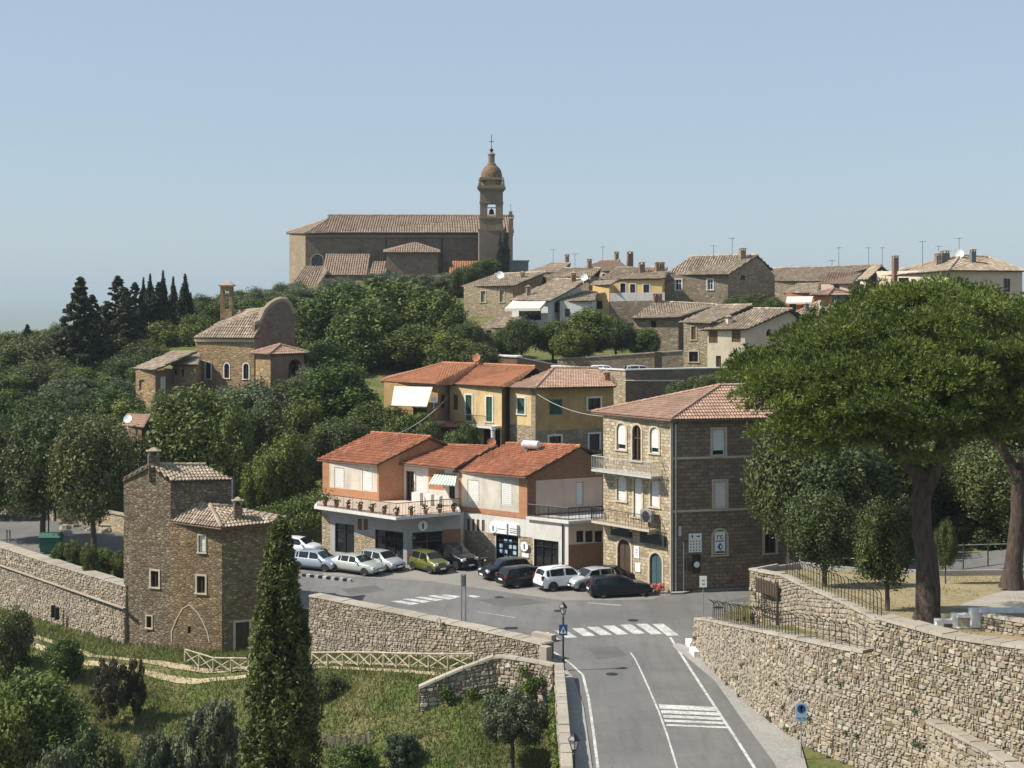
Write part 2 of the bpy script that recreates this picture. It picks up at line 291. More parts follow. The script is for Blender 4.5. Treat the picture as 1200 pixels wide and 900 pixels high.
HP = [(600, 105, 0), (600, 122, 0), (450, 124, 0), (300, 126, 0), (150, 135, 0), (20, 150, 0), (-200, 165, -3), (700, 124, .5), (780, 122, 1.5), (900, 122, 2.5), (1000, 122, 4),
      (380, 138, 2), (480, 138, 4), (560, 138, 5), (650, 138, 5), (730, 138, 5), (800, 140, 6), (450, 156, 7.5), (560, 158, 8), (660, 156, 7), (760, 152, 8), (860, 155, 9), (950, 150, 9.5),
      (660, 168, 11.9), (740, 163, 11.9), (740, 168, 11.9), (860, 168, 11.9), (660, 178, 12.1), (760, 177, 12.1), (860, 185, 12.4), (940, 180, 12.5), (560, 178, 11.5), (620, 195, 14), (780, 195, 14.5), (900, 200, 15.5), (1000, 200, 16),
      (600, 212, 16.5), (740, 215, 17.5), (840, 218, 18), (1100, 215, 17), (1200, 215, 17), (560, 235, 18), (700, 245, 19.5), (950, 240, 19), (1100, 250, 19), (1300, 230, 16),
      (250, 150, 6), (200, 165, 9), (320, 165, 10), (260, 185, 12), (420, 185, 13), (480, 185, 13.5), (350, 210, 15.5), (450, 230, 17.5), (300, 240, 17), (150, 200, 13), (60, 200, 11), (-60, 210, 8), (130, 230, 14),
      (340, 300, 21.5), (450, 310, 23.5), (560, 310, 23.5), (600, 340, 23.5), (450, 350, 23.5), (320, 350, 20), (200, 300, 14), (50, 280, 8), (-200, 250, 0), (700, 330, 21), (900, 330, 19), (1200, 330, 14), (100, 160, 3.5), (0, 175, 5),
      (1100, 110, 5), (1250, 110, 5.5), (1150, 140, 8), (1300, 150, 9), (1200, 180, 13), (1400, 200, 12)]
hx = np.array([(X2(p[0], p[1])[0], p[1], p[2]) for p in HP]); D = np.hypot(hx[:, None, 0] - hx[None, :, 0], hx[:, None, 1] - hx[None, :, 1])
nP = len(hx); A_ = np.zeros((nP + 1, nP + 1)); A_[:nP, :nP] = D; A_[nP, :nP] = 1; A_[:nP, nP] = 1
wR = np.linalg.solve(A_, np.append(hx[:, 2], 0))
def lowz(x, y):
    best = np.full(x.shape, 1e9); zb = np.zeros(x.shape); ws = np.zeros(x.shape)
    for (x0, y0, z0), (x1, y1, z1) in zip(LOWLINE[:-1], LOWLINE[1:]):
        L2 = (x1 - x0) ** 2 + (y1 - y0) ** 2; t_ = np.clip(((x - x0) * (x1 - x0) + (y - y0) * (y1 - y0)) / L2, 0, 1)
        d = np.hypot(x - x0 - t_ * (x1 - x0), y - y0 - t_ * (y1 - y0)); best = np.minimum(best, d); wt = 1 / (d + .6) ** 3; zb += wt * (z0 + t_ * (z1 - z0)); ws += wt
    zb = zb / ws; low = zb - .34 * np.maximum(0, best - 5.0) - .1 * np.minimum(best, 5) * .3
    wob = .35 * np.sin(x * .55 + 1.3) * np.sin(y * .43) + .2 * np.sin(x * 1.3 + y * .9)
    return np.maximum(low, -16) + wob * np.clip((best - 5) / 5, 0, 1)
def rampz(y): return np.interp(y, [68, 70, 74, 84.5, 93.4, 98.5], [5.0, 5.0, 4.6, 2.8, 1.4, .05])
def parkz(x, y): return 3.25 + (101 - y) * .102
def hz(x, y):
    x = np.asarray(x, float); y = np.asarray(y, float); shp = x.shape; xf, yf = x.ravel(), y.ravel()
    z = np.full(xf.shape, wR[nP])
    for i in range(nP): z = z + wR[i] * np.hypot(xf - hx[i, 0], yf - hx[i, 1])
    # far country: the hill falls away on every side
    dx = np.maximum(np.maximum(-95 - xf, xf - 130), 0); dy = np.maximum(np.maximum(yf - 365, 30 - yf), 0); dd = np.hypot(dx, dy); far = np.clip(dd / 420, 0, 1) ; far = far * far * (3 - 2 * far)
    valley = -190 + 45 * np.sin(xf * .0013 + 1) * np.sin(yf * .0011) + 25 * np.sin(xf * .0041 + yf * .003)
    z = np.clip(z, -20, 26) * (1 - far) + valley * far
    lo = pip(LOWPOLY, xf, yf); z = np.where(lo & (far <= 0), lowz(xf, yf), z)
    z = np.where(pip(ROADPOLY, xf, yf), -.05, z)
    z = np.where(pip(PARKPOLY, xf, yf), parkz(xf, yf), z)
    z = np.where(pip(RAMPPOLY, xf, yf), rampz(yf), z)
    return z.reshape(shp)
def hz1(x, y): return float(hz(np.array([x]), np.array([y]))[0])
def steps(a, b, n): return list(np.linspace(a, b, n, endpoint=False))
gx = [-26000, -16000, -9000, -5000, -2800, -1600, -1000, -700, -500, -380, -300, -250, -200, -170, -140, -120] + steps(-105, -45, 30) + steps(-45, 32, 155) + steps(32, 90, 30) + [95, 105, 120, 140, 170, 210, 260, 330, 420, 550, 800, 1300, 2200, 4000, 8000, 15000, 26000]
gy = [-3000, -800, -200, -60, -20, 0, 15, 28, 38] + steps(45, 62, 14) + steps(62, 130, 136) + steps(130, 200, 70) + steps(200, 370, 60) + [378, 390, 410, 440, 480, 540, 620, 720, 850, 1050, 1400, 2000, 3200, 5000, 8000, 13000, 20000, 30000]
GX, GY = np.meshgrid(np.array(gx), np.array(gy)); GZ = hz(GX, GY); nx, ny = len(gx), len(gy)
me = bpy.data.meshes.new('ground'); idx = np.arange(nx * ny).reshape(ny, nx)
fq = np.stack([idx[:-1, :-1], idx[:-1, 1:], idx[1:, 1:], idx[1:, :-1]], -1).reshape(-1, 4)
me.vertices.add(nx * ny); me.vertices.foreach_set('co', np.stack([GX, GY, GZ], -1).astype(np.float32).ravel())
me.loops.add(fq.size); me.loops.foreach_set('vertex_index', fq.astype(np.int32).ravel()); me.polygons.add(len(fq)); me.polygons.foreach_set('loop_start', np.arange(0, fq.size, 4, dtype=np.int32)); me.update(calc_edges=True)
me.materials.append(M['hill_ground']); me.shade_smooth(); setp(link('ground', me), kind='structure')

# ------------------------------------------------------------------ road sheets and markings
def sheet(name, pts, z, mat, label=None):
    mb = MB(); mb.add([(p[0], p[1], z) for p in pts], [tuple(range(len(pts)))]); o = mb.build(name, mat); return setp(o, kind='structure')
gp = lambda *a: [tuple(G(px, py)[:2]) for px, py in a]
asp = [(-70, 168), (-41.0, 124.8), (-26.4, 107.9), (-13.3, 104.6), (1.95, 90.9), (2.75, 86.5), (2.65, 42), (13.4, 42), (13.4, 74.5), (12.3, 79.5), (11.6, 86), (10.6, 93.5), (13.2, 98.5), (15.3, 101), (19, 104), (30, 108.2), (58, 113.2), (58, 117.4), (24, 113.5), (11.5, 110.2), (7, 118), (4.4, 119), (-4, 122.5), (-8.6, 121.4), (-16.2, 126), (-21, 133), (-50, 156), (-64, 172)]
sheet('road', asp, 0.0, 'asphalt')
sheet('parking_forecourt', [(-16.0, 125.4), (-14.3, 117.0), (-6, 114.5), (3.5, 107.6), (9.8, 107.9), (11.2, 110.0), (6.8, 118), (4.3, 118.7), (-4.0, 122.2), (-8.4, 121)], .004, 'dusty_asphalt')
# raised footways with kerbs
def slab_from(name, pts, h, mat, z0=-.1):
    mb = MB(); n = len(pts); mb.add([(p[0], p[1], h) for p in pts] + [(p[0], p[1], z0) for p in pts], [tuple(range(n))] + [(i, (i + 1) % n, n + (i + 1) % n, n + i) for i in range(n)])
    return setp(mb.build(name, mat), kind='structure')
slab_from('pavement', gp((786, 697), (800, 696.5), (826, 691), (872, 684), (930, 676.5)) + [(24.0, 113.2), (11.45, 110.05)], .13, 'concrete')
slab_from('pavement', gp((788, 757), (812, 776), (838, 798), (866, 838), (906, 892), (925, 925)) + [(13.0, 66), (13.9, 74.5), (12.7, 79.5), (11.8, 86), (10.9, 93.2), (10.2, 94.6)], .06, 'concrete')
slab_from('pavement', [(2.9, 86.0), (2.72, 42), (3.5, 42)] + gp((694, 900), (684, 830), (672, 795), (655, 775), (641, 766)) + [(2.2, 90.2)], .05, 'concrete')
pm = MB()
def strip(a, b, w, z=.010):
    a, b = Vector(a).to_2d(), Vector(b).to_2d(); d = (b - a).normalized(); n = Vector((-d.y, d.x)) * w / 2
    return [(a + n).to_3d() + Vector((0, 0, z)), (a - n).to_3d() + Vector((0, 0, z)), (b - n).to_3d() + Vector((0, 0, z)), (b + n).to_3d() + Vector((0, 0, z))]
def line(pts, w):
    g = [G(*p) for p in pts]; mb = MB(); n = len(g); L = []; Rr = []
    for i in range(n):
        d = (g[min(i + 1, n - 1)] - g[max(i - 1, 0)]).normalized(); nn = Vector((-d.y, d.x, 0)) * w / 2
        L.append(g[i] + nn + Vector((0, 0, .010))); Rr.append(g[i] - nn + Vector((0, 0, .010)))
    mb.add(L + Rr, [(i, n + i, n + i + 1, i + 1) for i in range(n - 1)]); return setp(mb.build('lane_line', 'paint_white'), kind='structure')
line([(640, 759), (655, 768), (670, 779), (683, 791), (690, 820), (695, 855), (700.5, 898), (704, 930)], .14)
line([(739, 765), (744, 772), (750, 784), (760, 806), (772, 834), (782, 862), (793, 898), (801, 930)], .10)
line([(785.5, 747), (800, 770), (820, 801), (843, 836), (864, 868), (883, 898), (902, 930)], .16)
line([(689, 706.5), (708, 708), (728, 709.5)], .18); line([(560, 717), (585, 721), (604, 724)], .08); line([(866, 707), (884, 706), (884, 711), (868, 712)], .1)
def quadpaint(name, q):
    mb = MB(); mb.add([G(*p) + Vector((0, 0, .012)) for p in q], [(0, 1, 2, 3)]); return setp(mb.build(name, 'paint_white'), kind='structure')
zo = lambda x, y: (580 + x / 3.3333, 630 + y / 3.3333)
for (a, b), (c, d) in zip([(165, 371), (231, 363), (300, 355), (360, 350), (422, 345), (488, 341), (550, 338), (614, 338)], [(255, 400), (322, 390), (392, 384), (458, 380), (522, 378), (588, 376), (656, 377), (720, 383)]):
    quadpaint('crossing_stripe', [zo(a, b), zo(a + 44, b - 1), zo(c, d), zo(c - 45, d + 2)])
z8 = lambda x, y: (340 + x / 3.3333, 560 + y / 3.3333)
for q in ([(393, 482), (430, 480), (507, 491), (470, 497)], [(437, 474), (470, 472), (552, 483), (518, 489)], [(485, 467), (515, 465), (600, 476), (568, 482)], [(535, 461), (562, 459), (650, 470), (620, 476)], [(585, 458), (610, 456), (668, 463), (648, 469)], [(690, 461), (712, 459), (745, 464), (722, 469)]):
    quadpaint('crossing_stripe', [z8(*p) for p in q])
for k, (l0, l1, y0, y1) in enumerate([(640, 644, 652, 669), (647, 651, 674, 687), (654, 658, 693, 704), (660, 664, 711, 720), (667, 669, 729, 736)]):
    r0 = 862 + 10.5 * k; quadpaint('rumble_stripe', [zo(l0, y0), zo(r0, y0 + 10), zo(r0 + 7, y1 + 10), zo(l1, y1)])
ground('asphalt_patch', (.095, .094, .092), (.12, .118, .115), (.15, .147, .142), .6, 9)
for q in ([(690, 760), (722, 757), (735, 768), (700, 773)], [(560, 703), (606, 699), (640, 706), (590, 712)], [(846, 705), (880, 699), (905, 697), (880, 705)], [(400, 690), (440, 686), (452, 692), (410, 697)]): sheet('asphalt_patch', gp(*q), .006, 'asphalt_patch')
for px, py in ((655, 716), (717, 790), (842, 712), (742, 727), (585, 700)): c_ = G(px, py); sheet('manhole_cover', [(c_.x + .36 * math.cos(k * .5236), c_.y + .36 * math.sin(k * .5236)) for k in range(12)], .009, 'metal_dark')
# path along the foot of the walls, park surfaces (draped on the ground)
def drape(name, left, right, mat, nseg=40, nw=8, lift=.03):
    def samp(pl, t_):
        pl = np.array(pl); d = np.concatenate([[0], np.cumsum(np.hypot(*np.diff(pl, axis=0).T))]); return np.stack([np.interp(t_ * d[-1], d, pl[:, 0]), np.interp(t_ * d[-1], d, pl[:, 1])], -1)
    ts = np.linspace(0, 1, nseg + 1); L = samp(left, ts); Rr = samp(right, ts); w = np.linspace(0, 1, nw + 1)
    P = L[:, None] * (1 - w[None, :, None]) + Rr[:, None] * w[None, :, None]; z = hz(P[..., 0], P[..., 1]) + lift
    mb = MB(); n = nw + 1
    mb.add([(P[i, j, 0], P[i, j, 1], z[i, j]) for i in range(nseg + 1) for j in range(n)], [(i * n + j, i * n + j + 1, (i + 1) * n + j + 1, (i + 1) * n + j) for i in range(nseg) for j in range(nw)])
    o = mb.build(name, mat); o.data.shade_smooth(); return setp(o, kind='structure')
pc = [(-60, 141.8), (-43, 120.4), (-28.9, 103.8), (-20.2, 100.8), (-12.3, 99.4), (-3.7, 92.0)]
for o_ in (-.62, .62):
    nrm_ = [(-.64 * o_, -.77 * o_)] * 3 + [(-.45 * o_, -.85 * o_)] * 3; drape('path', [(x + a * .45 + a, y + b * .45 + b) for (x, y), (a, b) in zip(pc, nrm_)], [(x + a * .55, y + b * .55) for (x, y), (a, b) in zip(pc, nrm_)], 'dirt_path', 60, 3, .05)
drape('lawn', [(15.8, 100), (17.4, 97.5), (17.3, 71), (19.2, 67.6), (21.7, 62.8), (26, 54)], [(19.2, 102.6), (27, 97.2), (40, 98.5), (55, 95), (60, 75), (58, 55)], 'park_dry', 70, 60, .03)
drape('gravel_path', [(22.2, 78), (26, 84.5), (30, 90), (34, 93)], [(60, 66), (60, 74), (60, 84), (50, 93)], 'gravel', 40, 40, .05)
drape('footpath', [(19.6, 103.6), (23.6, 101.0), (27.6, 98.4), (34, 98.8), (46, 99.8)], [(20.5, 106.5), (25, 104.4), (29, 102.4), (35, 102.6), (46, 103.6)], 'asphalt', 30, 6, .06)
# kerb round the lawn
mb = MB(); kp = [(15.9, 100.1), (17.5, 101.5), (19.2, 102.7), (23, 100), (27, 97.4), (33, 97.8), (40, 98.6), (52, 97)]
for (a, b), (c, d) in zip(kp[:-1], kp[1:]):
    L_ = math.hypot(c - a, d - b); mb.box(((a + c) / 2, (b + d) / 2, hz1((a + c) / 2, (b + d) / 2 - .4) + .1), (L_ + .05, .25, .5), math.atan2(d - b, c - a))
setp(mb.build('kerb', 'concrete'), kind='structure')

# ------------------------------------------------------------------ stone walls built of single stones
def stone_wall(name, label, st, thick, sw, sh, n_ind=0, coping=True, mat='wall_stone', tb=(0, 1), cop_h=.14, gaps=()):
    """st: list of (foot xyz, top xyz). Stones laid in courses on the face that looks to the viewer's side."""
    B = np.array([s[0] for s in st], float); T = np.array([s[1] for s in st], float)
    d = np.concatenate([[0], np.cumsum(np.hypot(np.diff(B[:, 0]), np.diff(B[:, 1])))]); Ltot = d[-1]
    c0 = B.mean(0); root = thing(name, (B[0][0], B[0][1], B[:, 2].min()), label, 'wall')
    def at(pl, s): return np.array([np.interp(s, d, pl[:, k]) for k in range(3)])
    def nrm(s):
        a, b = at(B, max(0, s - .3)), at(B, min(Ltot, s + .3)); e = b - a; n_ = np.array([e[1], -e[0], 0]); n_ /= np.linalg.norm(n_) + 1e-9
        return n_ if n_[:2] @ (-at(B, s)[:2]) > 0 else -n_
    def pt(s, h, out):
        b, t_ = at(B, s), at(T, s); H_ = t_[2] - b[2]; return b + (t_ - b) * (h / max(H_, .01)) + nrm(s) * out
    core = MB(); n = int(Ltot / .8) + 2; ss = np.unique(np.concatenate([np.linspace(0, Ltot, n), d])); vs = []
    for s in ss:
        nn = nrm(s); b, t_ = at(B, s), at(T, s); vs += [b - nn * .02, t_ - nn * .02, t_ - nn * thick, b - nn * (thick + .1)]
    fs = [(4 * i + k, 4 * i + (k + 1) % 4, 4 * i + 4 + (k + 1) % 4, 4 * i + 4 + k) for i in range(len(ss) - 1) for k in range(4)] + [(3, 2, 1, 0), tuple(4 * (len(ss) - 1) + k for k in range(4))]
    core.add(vs, fs); core.build('core', 'mortar_core', root)
    Hmax = max(T[:, 2] - B[:, 2]); h = 0.02; stones = []; r = random.Random(len(label))
    while h < Hmax:
        rh = sh * r.uniform(.55, 1.5); s = r.uniform(0, sw * .5)
        while s < Ltot:
            w = sw * r.choice((.4, .55, .7, .9, 1.1, 1.5, 1.9)) * r.uniform(.85, 1.15); s1 = min(s + w, Ltot); sm = (s + s1) / 2; Hs = at(T, sm)[2] - at(B, sm)[2]; ht = min(h + rh, Hs)
            if ht - h > .05 and s1 - s > .07:
                j0, j1 = h + r.uniform(-.03, .03), ht + r.uniform(-.03, .03)
                if w > sw * 1.3 or r.random() < .72: stones.append((s, s1, max(0, j0), min(j1, Hs), r.random(), r.uniform(.01, .085)))
                else: mid = h + (ht - h) * r.uniform(.4, .6); stones += [(s, s1, max(0, j0), mid, r.random(), r.uniform(.01, .07)), (s, s1, mid, min(j1, Hs), r.random(), r.uniform(.01, .07))]
            s = s1
        h += rh
    def geo(S):
        s0, s1, h0, h1, ti, out = S; g = .016; w, hh = s1 - s0, h1 - h0; cs = .34
        o8 = [(s0 + g + w * cs * r.random(), h0 + g), (s1 - g - w * cs * r.random(), h0 + g), (s1 - g, h0 + g + hh * cs * r.random()), (s1 - g, h1 - g - hh * cs * r.random()), (s1 - g - w * cs * r.random(), h1 - g), (s0 + g + w * cs * r.random(), h1 - g), (s0 + g, h1 - g - hh * cs * r.random()), (s0 + g, h0 + g + hh * cs * r.random())]
        cx, cy = (s0 + s1) / 2, (h0 + h1) / 2; tl = r.uniform(-.02, .02); sk = r.uniform(-.12, .12)
        o8 = [(a + (b - cy) * sk, b + (a - cx) * sk * .4) for a, b in o8]
        vs = [pt(a, b, -.03) for a, b in o8] + [pt(cx + (a - cx) * .80, cy + (b - cy) * .76, out + tl * (1 if a > cx else -1)) for a, b in o8]
        return vs, [(k, (k + 1) % 8, 8 + (k + 1) % 8, 8 + k) for k in range(8)] + [tuple(range(8, 16))], ti
    key = lambda S: -((S[1] - S[0]) * (S[3] - S[2])) / (at(B, (S[0] + S[1]) / 2)[1] ** 2)
    stones = [S for S in stones if not any(a < (S[0] + S[1]) / 2 < b and c < (S[2] + S[3]) / 2 < e for a, b, c, e in gaps)]
    stones.sort(key=key)
    for S in stones[:n_ind]:
        mb = MB(); vs, fs, ti = geo(S); mb.add(vs, fs, ti); mb.build('stone', mat, root)
    if len(stones) > n_ind:
        mb = MB()
        for S in stones[n_ind:]:
            vs, fs, ti = geo(S); mb.add(vs, fs, ti)
        setp(mb.build('stonework', mat, root), kind='stuff')
    if coping:
        s = 0.0
        while s < Ltot - .05:
            w = r.uniform(.55, 1.05); s1 = min(s + w, Ltot); sm = (s + s1) / 2; nn = nrm(sm); a, b = at(T, s), at(T, s1); e = (b - a)
            if np.linalg.norm(e) < 1.8 and abs(e[2]) < .7:
                e1 = e * .012; mb = MB(); j = r.uniform(-.015, .02); u = np.array([0, 0, 1.])
                q = [a + e1 + nn * (.07 + j), b - e1 + nn * (.07 + j), b - e1 - nn * (thick + .05), a + e1 - nn * (thick + .05)]
                hh = cop_h + r.uniform(-.02, .03); mb.add([p + u * .002 for p in q] + [p + u * hh - (nn * .03 if k < 2 else -nn * .03) for k, p in enumerate(q)], [(3, 2, 1, 0), (4, 5, 6, 7), (0, 1, 5, 4), (1, 2, 6, 5), (2, 3, 7, 6), (3, 0, 4, 7)], r.random())
                mb.build('coping_stone', 'coping', root)
            s = s1
    return root
def xy(px, Y): return X2(px, Y)
# right: tall retaining wall of the park
W1 = [((10.76, 93.3, -.2), (11.1, 93.4, 1.75)), ((11.2, 89.5, -.2), (11.55, 89.6, 2.45)), ((11.6, 86, -.2), (11.95, 86.1, 3.0)), ((12.5, 79.5, -.2), (12.9, 79.7, 4.05)), ((13.5, 75, -.2), (13.9, 75.2, 4.7)), ((14.9, 71.8, -.2), (15.25, 72.1, 5.0)), ((16.15, 69.85, -.2), (16.5, 70.15, 5.15)), ((16.2, 69.75, -.2), (16.55, 70.05, 6.85)), ((18.5, 66.2, -.2), (18.85, 66.5, 6.75)), ((20.97, 62, -.2), (21.3, 62.3, 7.2)), ((24.5, 54, -.2), (24.9, 54.2, 7.8))]
stone_wall('retaining_wall', 'tall rubble stone retaining wall along the road below the umbrella pine', W1, .95, .23, .165, 300, True)
# lower spur wall
stone_wall('spur_wall', 'low stone wall running out from the foot of the tall retaining wall', [((17.9, 66.6, -.2), (18.0, 66.7, 3.05)), ((19.0, 62, -.2), (19.1, 62.05, 3.2)), ((20.0, 54, -.2), (20.1, 54.05, 3.4))], .5, .36, .24, 60, True)
# upper curved wall of the terrace (faces the ramp)
W2 = [((15.45, 100.5, -.2), (15.5, 100.45, 3.45)), ((16.6, 98.6, -.2), (16.65, 98.6, 3.5)), ((17.0, 97.4, .0), (17.05, 97.4, 3.65)), ((17.05, 92, 1.3), (17.1, 92, 4.15)), ((17.05, 85, 2.6), (17.1, 85, 4.95)), ((17.0, 78, 4.0), (17.05, 78, 5.75)), ((16.9, 71.2, 4.9), (16.95, 71.2, 6.45))]
stone_wall('terrace_wall', 'curved stone terrace wall under the row of bent railings by the dry lawn', W2, .45, .34, .22, 0, True)
# left: parapet wall below the plaza
W3 = [((-13.9, 104.25, -3.2), (-13.75, 104.45, .92)), ((-8.5, 99.6, -2.9), (-8.35, 99.8, .92)), ((-3.2, 94.85, -2.2), (-3.05, 95.05, .92)), ((.2, 91.6, -1.1), (.3, 91.75, .93)), ((1.75, 89.95, -.5), (1.8, 90.05, .95))]
stone_wall('parapet_wall', 'sunlit rubble parapet wall below the plaza above the wooden fence', W3, .9, .25, .165, 0, True, cop_h=.1)
# wing wall with sloping coping, ivy grows on it
W4 = [((-5.4, 88.2, -5.2), (-5.35, 88.3, -1.15)), ((-3.2, 88.4, -5.0), (-3.15, 88.5, -.2)), ((-.9, 88.5, -4.6), (-.85, 88.6, .62)), ((1.2, 87.2, -4.6), (1.2, 87.3, .62)), ((2.3, 86.2, -4.6), (2.3, 86.3, .62))]
stone_wall('wing_wall', 'overgrown stone wing wall with sloping coping behind the olive tree', W4, .45, .30, .20, 0, True, cop_h=.12)
W5 = [((2.42, 86.2, -4.8), (2.44, 86.2, .78)), ((2.36, 80, -5.4), (2.38, 80, .78)), ((2.25, 70, -6), (2.27, 70, .78)), ((2.1, 60, -6.5), (2.12, 60, .78)), ((1.9, 44, -7), (1.92, 44, .78))]
stone_wall('roadside_parapet', 'straight pale stone parapet along the road beside the street lamps', W5, .42, .36, .24, 0, True, cop_h=.12)
# long wall on the left, with a projecting upper parapet band
W6 = [((-50.5, 135, -4.7), (-50.4, 135.2, .95)), ((-41.4, 123.9, -4.2), (-41.3, 124.0, .95)), ((-34, 115.2, -3.7), (-33.9, 115.35, .95)), ((-27.05, 107.3, -3.3), (-26.95, 107.45, .98))]
lw = stone_wall('town_wall', 'long old stone town wall left of the tower house', W6, .9, .26, .165, 0, True, cop_h=.12)
mb = MB()
for (a, b), (c, d) in zip([(-50.45, 135.05), (-41.35, 123.92), (-33.95, 115.25)], [(-41.35, 123.92), (-33.95, 115.25), (-26.9, 107.0)]):
    L_ = math.hypot(c - a, d - b); mb.box(((a + c) / 2 - .05, (b + d) / 2 - .04, -.42), (L_, .22, .07), math.atan2(d - b, c - a))
mb.build('string_course', 'wall_stone', lw)
mb = MB()
for s in (.50, .56): mb.box((-34 + s * 7 - 3.6, 115.2 - s * 8.25 + 3.3, -1.7 - s), (.16, .3, .9), -.85)
mb.build('arrow_slit', 'black', lw)

# ------------------------------------------------------------------ house kit
UP = Vector((0, 0, 1))
def window(root, o, ux, un, u0, u1, v0, v1, kind, wallmat, arch=False, sur=None, depth=.2):
    """o: point on the wall plane at u=0, z=0; ux along the wall, un outwards."""
    w = u1 - u0; h = v1 - v0; fr = min(.07, w * .1); isdoor = kind.startswith('door') or kind == 'shop'
    name = 'door' if kind.startswith('door') else ('shop_window' if kind == 'shop' else 'window')
    fm = {'green': 'frame_white', 'brown': 'wood_brown', 'glass': 'frame_white', 'dark': 'wood_dark', 'shop': 'metal_dark', 'blind': wallmat, 'roll': 'frame_white', 'rollh': 'frame_white', 'glassb': 'wood_brown'}.get(kind, 'wood_dark')
    f = MB(); dz = (-depth + .02, -depth + .10)
    for a, b, c, d in ((u0, u0 + fr, v0, v1), (u1 - fr, u1, v0, v1), (u0 + fr, u1 - fr, v0, v0 + fr), (u0 + fr, u1 - fr, v1 - fr, v1)): f.obox(o, ux, un, UP, (a, b), dz, (c, d))
    if kind in ('glass', 'dark', 'glassb') and w > .5: f.obox(o, ux, un, UP, ((u0 + u1) / 2 - .03, (u0 + u1) / 2 + .03), dz, (v0 + fr, v1 - fr))
    if kind in ('glass', 'glassb') and h > 1.2: f.obox(o, ux, un, UP, (u0 + fr, u1 - fr), (dz[0], dz[1] - .01), (v0 + h * .62, v0 + h * .62 + .05))
    if kind == 'shop':
        k = max(2, int(w / .8))
        for i in range(1, k): f.obox(o, ux, un, UP, (u0 + w * i / k - .03, u0 + w * i / k + .03), dz, (v0 + fr, v1 - fr))
        f.obox(o, ux, un, UP, (u0 + fr, u1 - fr), (dz[0], dz[1] - .01), (v0 + h * .74, v0 + h * .74 + .06))
    win = f.build(name, fm, root)
    p = MB(); p.add([o + ux * a + un * (-depth + .015) + UP * b for a, b in ((u0, v0), (u1, v0), (u1, v1), (u0, v1))], [(0, 1, 2, 3)])
    p.build('recess' if kind == 'blind' else 'pane', wallmat if kind == 'blind' else ('glass_dark'), win)
    if kind in ('roll', 'rollh'):
        s = MB(); lo = v0 + (fr if kind == 'roll' else h * .2); n = max(4, int((v1 - lo) / .16))
        for i in range(n):
            a, b = lo + (v1 - fr - lo) * i / n, lo + (v1 - fr - lo) * (i + 1) / n; s.obox(o, ux, un, UP, (u0 + fr, u1 - fr), (-depth + .11, -depth + .125 + .01 * (i % 2)), (a, b - .012))
        s.build('roller_shutter', 'shutter_white', win)
    if kind in ('green', 'brown'):
        for a, b in ((u0 + .01, (u0 + u1) / 2 - .008), ((u0 + u1) / 2 + .008, u1 - .01)):
            s = MB(); e = .05; y = (-depth + .11, -depth + .15); n = max(5, int(h / .17))
            for c in ((a, a + e, v0, v1), (b - e, b, v0, v1), (a + e, b - e, v0, v0 + e), (a + e, b - e, v1 - e, v1)): s.obox(o, ux, un, UP, c[:2], y, c[2:])
            for i in range(n):
                z = v0 + e + (h - 2 * e) * i / n; zz = (h - 2 * e) / n; s.obox(o, ux, un, UP, (a + e, b - e), (y[0] + .005, y[1] - .012), (z + zz * .12, z + zz * .85))
            s.build('shutter', 'green_shutter' if kind == 'green' else 'wood_brown', win)
    if kind.startswith('door') and ':' in kind:
        s = MB(); m = kind.split(':')[1]; mid = (u0 + u1) / 2
        for a, b in ((u0 + fr, mid - .01), (mid + .01, u1 - fr)):
            s.obox(o, ux, un, UP, (a, b), (-depth + .04, -depth + .085), (v0 + .02, v1 - fr))
            for c, d in ((.08, .42), (.48, .92)): s.obox(o, ux, un, UP, (a + .07, b - .07), (-depth + .085, -depth + .105), (v0 + h * c, v0 + h * d - .05))
        s.build('door_leaf', m, win)
    if sur:
        s = MB(); e = min(.16, w * .2); pr = (-.02, .05)
        if arch:
            r = w / 2; cz = v1 - r; n = 8
            for a, b in ((u0 - e, u0), (u1, u1 + e)): s.obox(o, ux, un, UP, (a, b), pr, (v0, cz))
            for i in range(n):
                a0, a1 = math.pi * i / n, math.pi * (i + 1) / n; cx = (u0 + u1) / 2; q = [(cx + math.cos(a) * rr, cz + math.sin(a) * rr) for a, rr in ((a0, r), (a0, r + e), (a1, r + e), (a1, r))]
                s.add([o + ux * a + un * .05 + UP * b for a, b in q] + [o + ux * a - un * .02 + UP * b for a, b in q], [(0, 1, 2, 3), (0, 1, 5, 4), (1, 2, 6, 5), (2, 3, 7, 6), (3, 0, 4, 7)])
        else:
            for a, b, c, d in ((u0 - e, u0, v0, v1), (u1, u1 + e, v0, v1), (u0 - e, u1 + e, v1, v1 + e)): s.obox(o, ux, un, UP, (a, b), pr, (c, d))
        if not isdoor: s.obox(o, ux, un, UP, (u0 - e - .04, u1 + e + .04), (-.02, .10), (v0 - .10, v0))
        s.build('surround', sur, win)
    return win
